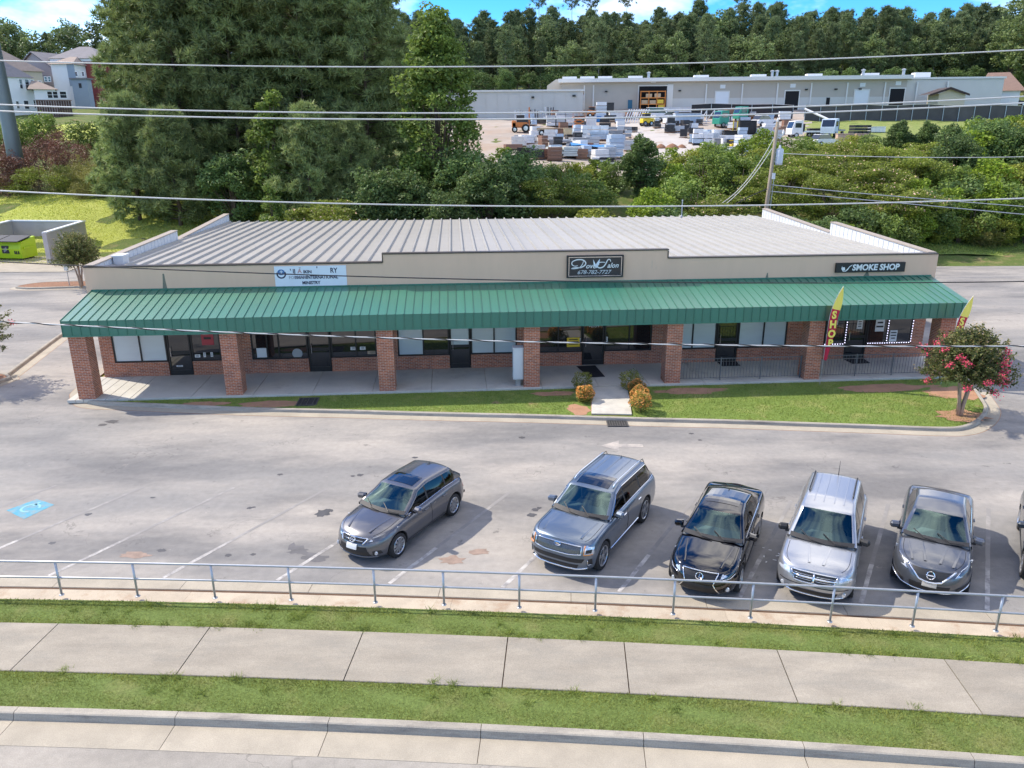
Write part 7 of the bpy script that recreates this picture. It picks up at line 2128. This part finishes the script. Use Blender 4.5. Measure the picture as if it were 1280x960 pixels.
skid('grey skid loader seen from behind, right of the white vehicles', 838, 164, 'grey', 1.5, 1.0)
skid('small yellow machine behind the big white bundles', 915, 187, 'yellow', .6, .55)
skid('orange-yellow loader beside the pale shed corner', 740, 147, 'orange', .1, .9)
# stacks and crates
y_stack('big block of grey metal bundles with white ends, beside the orange lift', 700, 159, 33, 17, 'silver', 4, 3, band='white')
t, k = yard('flatbed_trailer', 'rusty flatbed trailer below the big grey bundles', 'trailer', 690, 170)
b = MB(); b.box((0, 0, 1.0), (4.6, 2.2, .25)); b.build('deck', ym('tan'), t); b = MB(); b.box((0, 0, .75), (4.4, .8, .25)); b.build('frame', ym('rust'), t)
for x in (-1.6, -.8, 1.4):
    for y in (-.95, .95): y_wheel(t, x, y, .42)
y_box('white machine housing right of the orange lift', 738, 161, 13, 13, 'white', 'machine_housing', 'machine')
y_box('red-brown crate below the grey bundles', 698, 171, 12, 8, 'rust'); y_box('cream crate right of the red-brown crate', 711, 170, 13, 8, 'cream')
y_stack('white plastic-wrapped bundles in the middle of the yard', 743, 175, 32, 16, 'white', 3, 3)
y_stack('grey bundles right of the white wrapped ones', 774, 173, 28, 13, 'grey', 3, 3, band='silver')
y_stack('flat sheets of grey steel leaning left of the blue cover', 712, 180, 44, 7, 'silver', 3, 2, .15, band='grey')
y_stack('low silver stack at the left rim of the yard', 657, 178, 26, 8, 'silver', 3, 2, -.2, band='white')
y_stack('pale grey-green panels below the flat steel sheets', 702, 197, 36, 12, 'pale', 4, 2, .1)
y_stack('white pallets left of the oval dark tree', 767, 198, 22, 15, 'paleblue', 5, 2, .1, band='white')
y_stack('black and white profiles heaped behind the hedge', 755, 210, 27, 12, 'dark', 4, 3, -.3, band='white', name='profile_heap')
t, k = yard('tarp_shelter', 'stack of black crates under a bright blue tarpaulin', 'stack', 741, 195, .1)
for i in range(3): b = MB(); b.box((-1.1 + i * 1.1, 0, .45), (1.0, 1.6, .9)); b.build('crate', ym('black'), t)
b = MB(); b.grid([[(-2.9 + .9 * j, -1.0 + 1.0 * i, 1.25 - .05 * j + .10 * math.sin(i * 2 + j) + .25 * (i == 1)) for j in range(6)] for i in range(3)]); b.grid([[(-2.9 + .9 * j, -1.0 + 1.0 * i, 1.21 - .05 * j + .10 * math.sin(i * 2 + j) + .25 * (i == 1)) for j in range(6)] for i in range(3)], flip=True); b.build('tarpaulin', ym('blue'), t)
t, k = yard('slat_rack', 'white aluminium slats leaning in a slanted row before the big doorway', 'rack', 796, 154, 0)
for i in range(9): b = MB(); b.tube([(-2.2 + i * .42, -.2, .05), (-1.2 + i * .42, 1.0, 2.2)], .10, 4); b.build('slat', ym('white'), t)
b = MB(); b.box((.2, 1.05, 1.1), (4.6, .12, .12)); b.box((-1.6, 1.05, .55), (.12, .12, 1.1)); b.box((2.2, 1.05, .55), (.12, .12, 1.1)); b.build('trestle', ym('dark'), t)
y_stack('silver bundles in a tall rack by the shed corner', 751, 147, 13, 17, 'silver', 4, 1, band='white'); y_box('dark container left of the blue door', 762, 146, 9, 15, 'dark', 'container', 'container'); y_box('bright blue box at the foot of the silver rack', 747, 153, 8, 6, 'blue')
y_box('long white tank on skids before the blue door', 774, 148, 24, 6, 'white', 'tank', 'tank', ribs=6)
y_box('long white covered trailer below the big doorway', 842, 141, 56, 5, 'white', 'covered_trailer', 'trailer', ribs=10)
y_car('white van left of the white pickup in the yard', 822, 149, 'white', .2, 1.0, van=True, cat='van'); y_car('white pickup right of the white van in the yard', 836, 152, 'white', 2.8, 1.05, pickup=True, cat='pickup')
y_box('low white trailer load behind the grey loader', 858, 155, 30, 11, 'paleblue', 'loaded_trailer', 'trailer', ribs=7, lid='white')
t, k = yard('braced_stand', 'white steel frame with diagonal braces left of the green lorries', 'frame', 884, 154)
for x in (-1.1, -.2, 1.1): b = MB(); b.box((x, 0, 1.1), (.12, .12, 2.2)); b.build('post', ym('white'), t)
for z in (.3, 2.15): b = MB(); b.box((0, 0, z), (2.3, .14, .12)); b.build('beam', ym('white'), t)
b = MB(); b.tube([(-1.1, -.1, .3), (-.2, -.1, 2.1)], .06, 4); b.build('brace', ym('white'), t); b = MB(); b.tube([(-.2, -.1, .3), (1.1, -.1, 2.1)], .06, 4); b.build('brace', ym('white'), t)
y_truck('green lorry cab with flatbed, the nearer left one', 894, 160, 'green', .35, .92); y_truck('green lorry cab behind, the farther right one', 919, 153, 'green', .25, .9, 'brown')
y_box('orange beams lying behind the left green lorry', 908, 143, 15, 3, 'orange', 'beam_stack', 'beams', ribs=3); y_box('long orange beams right of the far green lorry', 946, 151, 28, 4, 'orange', 'beam_stack', 'beams', .1, ribs=5)
y_box('black square container in front of the far green lorry', 933, 168, 20, 15, 'black', 'container', 'container', ribs=6); y_box('flat black trailer with yellow poles left of the black container', 915, 173, 22, 8, 'black', 'flat_trailer', 'trailer')
t, k = yard('yellow_poles', 'two yellow poles standing on the flat black trailer', 'poles', 918, 172.5)
for x in (-.3, .3): b = MB(); b.tube([(x, 0, .6), (x, 0, 2.3)], .07, 5); b.build('pole', ym('yellow'), t)
y_stack('white wrapped stack beside the gravel road', 878, 181, 25, 18, 'white', 3, 2, -.15, band='paleblue'); y_box('dark grey box right of the white wrapped stack', 896, 185, 10, 10, 'grey'); y_box('white box between dark grey box and brown debris', 906, 186, 9, 11, 'white')
y_stack('loose white sheets above the dark grey box', 903, 175, 26, 5, 'white', 2, 2, .1, name='sheet_stack')
y_stack('large heap of white bundles by the pale green shrub', 934, 191, 30, 20, 'white', 6, 2, .35, band='paleblue')
y_stack('brown debris heap below the small yellow machine', 902, 193, 20, 6, 'brown', 2, 4, .1, band='rust', name='debris_heap', cat='heap')
y_car('white car parked right of the black container', 955, 158, 'white', .5, 1.05)
for i, (px, py, r) in enumerate(((826, 185, .5), (840, 186, .65), (852, 185, .45))):
    t, k = yard('mulch_heap', ('left one of three brown mulch heaps by the oval tree', 'middle one of three orange mulch heaps, the biggest', 'right one of three orange mulch heaps by the road')[i], 'heap', px, py)
    b = MB(); b.lathe([(r * 1.5, 0), (r * 1.1, r * .45), (r * .6, r * .8), (.05, r)], 10); b.build('heap', X['mulch'], t, smooth=True)
# the crowd of small loads between the bigger things
ry = random.Random(21)
fill = [('white', 'white_pallet', 'small white pallet load among the crowded stock of the yard', 'white pallet loads'), ('silver', 'steel_bundle', 'small grey steel bundle among the crowded stock of the yard', 'grey steel bundles'), ('dark', 'dark_crate', 'small dark crate among the crowded stock of the yard', 'dark crates'), ('rust', 'rusty_crate', 'small rusty crate among the crowded stock of the yard', 'rusty crates'), ('paleblue', 'blue_grey_bundle', 'small blue-grey bundle among the crowded stock of the yard', 'blue-grey bundles')]
used_ = []
tries = 0
while len(used_) < 120 and tries < 4000:
    tries += 1
    px = ry.uniform(640, 985); py = ry.uniform(146, 203)
    if py > 176 and px > 800 and px < 868: continue
    road = 905 - (py - 150) * -.0 if False else None
    if 795 < px < 812 + (py - 155) * 1.6 and py > 158: continue
    if px > 955 and py > 176: continue
    if any(abs(px - a_) < 7 and abs(py - b_) < 3.6 for a_, b_ in used_): continue
    used_.append((px, py))
    col, nm, lab, grp = ry.choice(fill)
    p = hit(px, py); t = thing(nm, lab, nm.replace('_', ' ').split()[-1], (p.x, p.y, float(zt(p.x, p.y)) + .03), ry.uniform(-.5, .5), grp)
    W_, D_, H_ = ry.uniform(.9, 2.4), ry.uniform(.8, 1.6), ry.uniform(.5, 1.5)
    b = MB(); b.box((0, 0, .07), (W_, D_, .14)); b.build('pallet', ym('brown'), t)
    n_ = ry.choice((1, 2, 3))
    for j in range(n_): b = MB(); b.box((ry.uniform(-.05, .05), 0, .15 + H_ * (j + .5) / n_), (W_ * ry.uniform(.85, 1), D_ * ry.uniform(.85, 1), H_ / n_ * .92), rz=ry.uniform(-.08, .08)); b.build('load', ym(col), t)
# along the warehouse wall
y_box('dark trailer parked below the white dock door', 917, 135, 20, 7, 'dark', 'dark_trailer', 'trailer', ribs=5); y_box('white low-sided trailer right of the dark trailer', 943, 136, 32, 7, 'white', 'white_trailer', 'trailer', ribs=6)
y_box('grey-white pallet load left of the white dock door', 878, 136, 14, 7, 'silver', 'pallet_load', 'stack')
for i, px in enumerate((1012, 1040, 1070, 1096)): y_box(('first', 'second', 'third', 'fourth')[i] + ' white covered trailer from the left behind the screened fence', px, 134.5, 24, 8, 'white', 'covered_trailer', 'trailer', .02 * i, ribs=6)
y_car('white car behind the fence under the right dark dock door', 1120, 134, 'white', .1, 1.05); y_car('red car behind the fence left of the cream porch', 1148, 133.5, 'red', .1, 1.15); y_car('pale car behind the fence below the cream porch', 1176, 133.5, 'silver', 3.1, 1.1); y_car('white car behind the fence right of the porch', 1200, 133.5, 'white', .1, 1.1, van=True); y_car('dark car before the garage door of the brown-roofed building', 1266, 133, 'dark', .2, 1.1); y_car('white van before the white building at right', 1225, 133.5, 'white', .1, 1.0, van=True)
# the cluster left of the meadow
y_truck('white service lorry at the left end of the meadow cluster', 985, 173, 'white', .15, .85, 'white', 3.0); y_truck('grey lorry with pale cab in the middle of the meadow cluster', 1033, 172, 'paleblue', .9, .9, 'grey', 3.5)
y_box('dark low trailer between the two lorries of the meadow cluster', 1020, 168, 20, 6, 'dark', 'dark_trailer', 'trailer'); y_stack('heap of black tyres and scrap right of the grey lorry', 1074, 169, 22, 11, 'black', 3, 4, .2, band='dark', name='scrap_heap', cat='heap')
y_box('left pink-tan box at the front of the meadow cluster', 1055, 179, 19, 10, 'pink', 'storage_box', 'box', -.1); y_box('right pink-tan box at the front of the meadow cluster', 1075, 178, 16, 9, 'pink', 'storage_box', 'box', .15); y_car('white car low in the bushes before the pink-tan boxes', 1030, 183, 'white', .4, .95); y_box('white panel stack behind the black scrap heap', 1095, 166, 18, 6, 'white', 'panel_stack', 'stack')
t, k = yard('crane_boom', 'white crane boom sloping down from the fence to the grey lorry', 'boom', 1044, 160)
p0 = aty(1006, 136, 133) - t.location; p1 = aty(1046, 154, 129) - t.location
b = MB(); b.tube([p0, p1], .16, 6); b.build('boom', ym('white'), t); b = MB(); b.tube([p1, (p1.x, p1.y, .1)], .2, 6); b.build('mast', ym('white'), t); b = MB(); b.tube([p0, p0 + Vector((0, 0, -1.2))], .05, 5); b.build('hook', ym('dark'), t)

# ---------------------------------------------------------------- houses on the left
def windows(t, L_, lst, frame='siding'):
    for px, py, w, h in lst:
        x, z = loc_of(t, px, py, L_); k = t.location.y / CF
        W_, H_ = w * k, h * k
        b = MB()
        for s in (-1, 1): b.box((x + s * (W_ / 2 + .06), -.05, z), (.12, .12, H_ + .24)); b.box((x, -.05, z + s * (H_ / 2 + .06)), (W_, .12, .12))
        b.box((x, -.06, z), (W_, .08, .07))
        o = b.build('window', X[frame], t); b = MB(); b.box((x, -.02, z), (W_, .06, H_)); b.build('pane', X['winglass'], o)
def hip(b, x0, x1, y0, y1, ze, zk, r0, r1, ov=.5):
    q = [(x0 - ov, y0 - ov, ze), (x1 + ov, y0 - ov, ze), (x1 + ov, y1 + ov, ze), (x0 - ov, y1 + ov, ze)]; ym_ = (y0 + y1) / 2
    a_, c_ = (r0, ym_, zk), (r1, ym_, zk)
    b.quad(q[0], q[1], c_, a_); b.poly([q[1], q[2], c_]); b.quad(q[2], q[3], a_, c_); b.poly([q[3], q[0], a_]); b.poly(q[::-1])
def gable(b, x0, x1, y0, y1, ze, zk, ov=.5, th=.25):
    xm = (x0 + x1) / 2
    for e in (x0 - ov, x1 + ov):
        b.quad((e, y0 - ov, ze - .2), (xm, y0 - ov, zk), (xm, y1 + ov, zk), (e, y1 + ov, ze - .2)); b.quad((e, y0 - ov, ze - .2 - th), (xm, y0 - ov, zk - th), (xm, y0 - ov, zk), (e, y0 - ov, ze - .2))
def base_z(px, Y): return float(zt(xat(px, Y), Y)) - .5
h1, l1 = local_house('white_house', 'white two-storey house with grey roof, nearest the steel pole', 11, 57, 165, 171, base_z(35, 165))
e1 = loc_of(h1, 30, 97, l1)[1]; k1 = loc_of(h1, 20, 70, l1)[1] + 1.5
b = MB(); b.box((l1 / 2 - 6, 5.5, e1 / 2 - .5), (l1 + 12, 11, e1 + 1)); b.build('wall', X['siding'], h1)
b = MB(); hip(b, -12, l1, 0, 11, e1, k1, -10, l1 * .15); b.build('roof', X['greyroof'], h1)
windows(h1, l1, [(26, 105, 3, 10), (34, 106, 4, 12), (41, 107, 3, 12), (50, 107, 3, 10), (33, 131, 5, 9), (45, 130, 5, 9), (22, 131, 3, 8)], 'siding')
b = MB(); x, z = loc_of(h1, 49, 115, l1); b.box((x, -.7, z), (1.6, 1.4, .9)); b.build('balcony', X['darkopen'], h1)
h2, l2 = local_house('cream_house', 'cream house with wide tan roof behind the white house', 38, 72, 182, 186, base_z(55, 182))
e2 = loc_of(h2, 60, 90, l2)[1]; k2 = loc_of(h2, 25, 59, l2)[1] + 1
b = MB(); b.box((l2 / 2 - 7, 6, e2 / 2 - .5), (l2 + 14, 12, e2 + 1)); b.build('wall', X['cream'], h2)
b = MB(); hip(b, -14, l2, 0, 12, e2, k2, -11, l2 - 8); b.build('roof', X['tanroof'], h2)
windows(h2, l2, [(57, 99, 2.2, 5), (61.5, 99, 2.2, 5)], 'siding')
h2b, l2b = local_house('screened_porch', 'screened porch with low tan roof on a brown deck beside the white house', 58, 84, 168, 170, base_z(70, 168))
zf_ = loc_of(h2b, 70, 124, l2b)[1]; e3 = loc_of(h2b, 70, 112, l2b)[1]; k3 = loc_of(h2b, 60, 104, l2b)[1] + .5
b = MB(); b.box((l2b / 2, 2.5, e3 / 2 - .5), (l2b, 5, e3 + 1)); b.build('wall', X['siding'], h2b)
b = MB(); hip(b, -.5, l2b, 0, 6, e3, k3, 0, l2b * .3, .6); b.build('roof', X['tanroof'], h2b)
windows(h2b, l2b, [(62.5, 118.5, 5, 7), (69, 118.5, 5, 7), (79, 118.5, 6.5, 7)], 'siding')
dk_, ld = local_house('wooden_deck', 'dark brown wooden deck wall below the screened porch', 58, 101, 164, 166, base_z(75, 164))
zd = loc_of(dk_, 75, 126, ld)[1]
for i in range(14): b = MB(); b.box((ld * (i + .5) / 14, 0, zd / 2 - .3), (ld / 14 - .06, .12, zd + .6)); b.build('board', mat('dark_deck_board', (.10, .06, .05), .9, obj=.3) if i == 0 else bpy.data.materials['dark_deck_board'], dk_)
b = MB(); b.box((ld / 2, .6, zd + .1), (ld, 1.5, .15)); b.build('handrail', mat('deck_wood', (.22, .15, .12), .9), dk_)
h3, l3 = local_house('gable_house', 'grey gabled house with white trim between cream and brick houses', 45, 84, 196, 192, base_z(65, 194))
e4 = loc_of(h3, 65, 82, l3)[1]; k4 = loc_of(h3, 52, 63.5, l3)[1]
b = MB(); b.box((l3 / 2, 7, e4 / 2 - .5), (l3, 14, e4 + 1)); b.poly([(0, -.01, e4 - .1), (l3, -.01, e4 - .1), (l3 / 2, -.01, k4 - .3)]); b.build('wall', X['greysiding'], h3)
b = MB(); gable(b, 0, l3, 0, 14, e4, k4); b.build('roof', X['greyroof'], h3)
h3b, l3b = local_house('white_wing_house', 'white house wing with two small windows and blue-grey bay', 84, 109, 188, 188, base_z(95, 188))
e5 = loc_of(h3b, 95, 80, l3b)[1]; k5 = loc_of(h3b, 95, 68, l3b)[1]
b = MB(); b.box((l3b / 2, 6, e5 / 2 - .5), (l3b, 12, e5 + 1)); b.build('wall', X['siding'], h3b)
b = MB(); hip(b, 0, l3b, 0, 12, e5, k5, 1.5, l3b - 1.5); b.build('roof', X['tanroof'], h3b)
windows(h3b, l3b, [(95.5, 92.5, 2.4, 4), (104, 92.5, 2.4, 4)], 'siding')
b = MB(); x, z = loc_of(h3b, 90, 94, l3b); b.box((x, -.06, z), (1.6, .14, 4.5)); b.build('corner_panel', X['bluesiding'], h3b)
b = MB(); x, z = loc_of(h3b, 105, 104, l3b); b.box((x, -1, z / 2), (3.4, 2, z + 1.4)); o = b.build('bay', X['bluesiding'], h3b); b = MB(); b.box((x, -1.0, z + .85), (4, 2.6, .3)); b.build('bay_roof', X['greyroof'], o); b = MB(); b.box((x + .1, -2.03, z - .6), (.6, .06, 1.0)); b.build('pane', X['winglass'], o)
h4, l4 = local_house('brick_house', 'dark red brick house with grey hip roof left of the tall pines', 106, 136, 194, 194, base_z(120, 194))
e6 = loc_of(h4, 115, 73, l4)[1]; k6 = loc_of(h4, 105, 54.5, l4)[1]
b = MB(); b.box((l4 / 2 - 2, 7, e6 / 2 - .5), (l4 + 4, 14, e6 + 1)); b.build('wall', X['redbrick'], h4)
b = MB(); hip(b, -4, l4 + 2, 0, 14, e6, k6, -.5, l4 * .35); b.build('roof', X['greyroof'], h4); b = MB(); b.box((l4 / 2 - 2, -.06, e6 - .35), (l4 + 4.2, .2, .6)); b.build('cornice', X['siding'], h4)

# ---------------------------------------------------------------- bin enclosure, bin, signpost
en = thing('bin_enclosure', 'three-sided pale block wall enclosure round the green waste container', 'enclosure', (-41.2, 67.5, 0))
X['block'] = mat('pale_rendered_block', (.50, .45, .42), .9, var=.08, vs=.8, dirt=(.38, .35, .33), ds=.5, dlo=.55, dhi=.8)
FR, BR_, BL2, FL_ = [Vector((x + 41.2, y - 67.5)) for x, y in ((-37.15, 62.9), (-38.3, 70.9), (-45.2, 71.6), (-44.1, 63.6))]
for a_, b_ in ((FR, BR_), (BR_, BL2), (BL2, FL_)):
    d = b_ - a_; c = (a_ + b_) / 2; rz0 = math.atan2(d.y, d.x)
    b = MB(); b.box((c.x, c.y, 1.2), (d.length + .2, .22, 2.4), rz=rz0); o = b.build('wall', X['block'], en)
    b = MB(); b.box((c.x, c.y, 2.44), (d.length + .34, .36, .1), rz=rz0); b.build('coping', X['whitewall'], o)
for p_ in (FR, FL_): b = MB(); b.box((p_.x, p_.y, 1.22), (.36, .36, 2.5)); b.build('pier', X['block'], en)
bn = thing('waste_container', 'lime green waste container with black lid in the pale enclosure', 'container', (-41.9, 65.3, .04), -.12)
X['lime'] = mat('lime_green_enamel', (.40, .58, .01), .45, var=.08, vs=2)
b = MB(); pf = [(-.85, .12), (-1.0, .9), (-.75, 1.45), (.9, 1.75), (.9, .12)]
for x, fl in ((-1.9, -1), (1.9, 1)): b.poly([(x, y, z) for y, z in pf][::fl])
for i in range(5): (y0, z0), (y1, z1) = pf[i], pf[(i + 1) % 5]; b.quad((-1.9, y0, z0), (1.9, y0, z0), (1.9, y1, z1), (-1.9, y1, z1))
b.build('body', X['lime'], bn)
for x in (-.95, .95): b = MB(); b.box((x, 0, 1.66), (1.8, 1.72, .07)); q = b.build('lid', X['plastic'], bn); q.rotation_euler = (.17, 0, 0); q.location = (0, 0, .02)
b = MB(); b.box((.55, -.97, .85), (.62, .04, .62)); q = b.build('label', X['black'], bn)
b = MB()
for x in (-.1, .0, .1): b.box((.55 + x, -.995, .85 + x * .6), (.06, .01, .3))
b.build('label_mark', ym('grey'), bn)
for i, x in enumerate((1.35, 1.5, 1.68)): b = MB(); b.box((x, -.965, .62), (.10, .03, .26)); b.build('marking', X['black'], bn)
for x in (-1.6, 1.6): b = MB(); b.box((x, 0, .06), (.2, 1.4, .12)); b.build('skid', X['plastic'], bn)
for x in (-1.95, 1.95): b = MB(); b.box((x, 0, .95), (.08, 1.3, .16)); b.build('lift_pocket', X['lime'], bn)
p = atz(87, 357, .12); sg_ = thing('small_sign', 'small pale sign on a thin post in the mulch island', 'sign', p)
MB().tube([(0, 0, 0), (0, 0, 1.5)], .03, 6).build('post', X['steel'], sg_); b = MB(); b.box((0, -.04, 1.25), (.30, .02, .45)); b.build('plate', X['white'], sg_)

# ================================================================ POLES AND WIRES
p = aty(15, 175, 86); mp_ = thing('steel_pole', 'thick grey steel transmission pole at the left edge before the white house', 'pole', (p.x, p.y, float(zt(p.x, p.y))))
MB().tube([(0, 0, -.3), (0, 0, 6), (0, 0, 14), (0, 0, 24)], [.80, .74, .62, .48], 14).build('shaft', mat('weathered_steel_pole', (.20, .235, .26), .6, .3, var=.12, vs=1, stretch=(1, 1, .3)), mp_, smooth=True)
b = MB(); b.lathe([(1.1, 0), (1.1, .12), (.8, .14)], 14); b.build('base_flange', X['steel'], mp_)
for z in (22.0, 19.5): MB().tube([(0, 0, z), (-2.6, 0, z + .5)], [.14, .07], 6).build('arm', X['steel'], mp_)
PY0 = bl(35.2, 25.6)[1]
q0 = aty(957, 268, PY0); q1 = aty(972, 152, PY0); sl_ = (q1.x - q0.x) / (q1.z - q0.z)
wp = thing('utility_pole', 'weathered wooden utility pole with a grey transformer behind the right end of the roof', 'pole', (q0.x - sl_ * q0.z, PY0, 0))
ht = q1.z; dx = sl_ * ht
MB().tube([(0, 0, -.2), (dx * .5, 0, ht * .5), (dx, 0, ht)], [.17, .15, .11], 10).build('shaft', X['wood'], wp, smooth=True)
def onp(z): return dx * z / ht
zt_ = aty(976, 196, wp.location.y).z
b = MB(); b.lathe([(0, -.55), (.24, -.55), (.26, -.4), (.26, .45), (.2, .55), (0, .58)], 14, (onp(zt_) + .42, -.05, zt_)); tf = b.build('transformer', mat('pale_grey_transformer', (.52, .56, .60), .45), wp, smooth=True)
b = MB()
for y in (-.1, .1): b.lathe([(.05, .5), (.06, .6), (.04, .7), (.02, .8)], 8, (onp(zt_) + .42, y, zt_))
b.build('bushing', X['white'], tf)
for z in (zt_ + .3, zt_ - .3): b = MB(); b.box((onp(z) + .2, 0, z), (.3, .08, .06)); b.build('bracket', X['steel'], wp)
MB().lathe([(.05, 0), (.07, .1), (.04, .22), (0, .28)], 8, (dx, 0, ht)).build('insulator', X['white'], wp)
b = MB(); b.box((onp(ht - .9) + .25, 0, ht - .9), (.5, .08, .08)); b.build('arm', X['steel'], wp); MB().lathe([(.07, 0), (.09, .12), (.05, .3), (0, .35)], 8, (onp(ht - .9) + .5, 0, ht - .86)).build('arrester', X['white'], wp)
b = MB(); b.box((onp(zt_ - 1.3) + .16, -.1, zt_ - 1.3), (.22, .22, .4)); b.build('junction', X['innerwall'], wp)
MB().tube([(onp(zt_ - 1.4) + .25, -.05, zt_ - 1.4), (onp(2.5) + .25, -.05, 2.5)], .025, 5).build('conduit', X['steel'], wp)

def wire(label, pts, Y, r, mt, deg=2, ext=220, twist=False, name='overhead_wire'):
    xs_ = np.array([p[0] for p in pts], float); ys_ = np.array([p[1] for p in pts], float)
    co = np.polyfit(xs_, ys_, deg)
    X_ = np.linspace(-ext if xs_[0] <= 0 else xs_[0], 1280 + ext if xs_[-1] >= 1280 else xs_[-1], 60)
    P = [aty(x, float(np.polyval(co, x)), Y) for x in X_]
    o = P[0].copy(); mb = MB(); mb.tube([q - o for q in P], r, 6)
    if not twist:
        ob = mb.build(name, mt, None, True, o); tag(ob, label, 'wire'); return ob
    t = thing(name, label, 'wire', o); mb.build('bare_strand', mt, t, True)
    n = 900; a = np.linspace(0, 1, n); pth = []
    for i, k in enumerate(a):
        f = k * (len(P) - 1); j = min(int(f), len(P) - 2); q = P[j].lerp(P[j + 1], f - j) - o
        an = i * 2 * math.pi / 22
        pth.append(q + Vector((0, math.cos(an), math.sin(an))) * r * 1.1)
    MB().tube(pth, r * .95, 5).build('insulated_strand', X['darkwire'], t, True)
    return t
WY = 11.4
wire('topmost pale overhead wire crossing in front of the pines and the far wood', [(0, 76), (160, 79.5), (320, 82.5), (640, 83.5), (800, 81), (1060, 71), (1280, 63)], WY + 3, .0105, X['wire'])
wire('upper one of the close pair of pale wires crossing the pines', [(0, 130.5), (160, 136), (320, 140), (600, 142.5), (800, 137.5), (1060, 130.5), (1280, 121)], WY + 1, .0105, X['wire'])
wire('lower one of the close pair of pale wires crossing the pines', [(0, 139), (160, 143.5), (320, 148), (600, 149.5), (800, 146.5), (1060, 138.5), (1280, 129)], WY + .6, .0105, X['wire'])
wire('pale wire crossing low over the bright lawn and the shrubs behind the roof', [(0, 239), (160, 245.5), (320, 251), (640, 258), (960, 257), (1280, 247.5)], WY, .010, X['wire'])
wire('black wire crossing the parapet and its three signs', [(0, 327), (100, 332), (200, 337), (340, 342), (445, 345.5), (640, 350), (820, 353), (1050, 353.5), (1280, 352)], WY - .3, .0082, X['darkwire'])
wire('twisted black and bare cable crossing the canopy edge and the brick pillars', [(0, 402), (80, 406), (300, 416), (470, 422.5), (690, 428), (860, 430.5), (1040, 432), (1280, 433)], WY - .5, .0092, X['wire'], twist=True)
PY = float(wp.location.y)
wire('thin wire running right from the top of the wooden pole above the mimosas', [(967, 191), (1020, 194), (1150, 196.5), (1280, 196)], PY, .022, X['wire'])
wire('upper of two wires running right from the middle of the wooden pole', [(962, 231), (1060, 240), (1160, 249), (1280, 258)], PY, .03, X['steel'])
wire('lower of two wires running right from the middle of the wooden pole', [(961, 239), (1060, 248), (1160, 257), (1280, 268)], PY, .03, X['steel'])
wire('upper service wire dropping left from the wooden pole to the roof', [(967, 172), (955, 197), (930, 228), (903, 254)], PY - .6, .022, X['wire'])
wire('lower service wire dropping left from the wooden pole to the roof', [(965, 186), (953, 203), (932, 232), (908, 254)], PY - .6, .022, X['wire'])
wire('slack black cable dropping left from the foot of the wooden pole', [(959, 236), (945, 243), (925, 251), (912, 260)], PY - .4, .03, X['darkwire'])
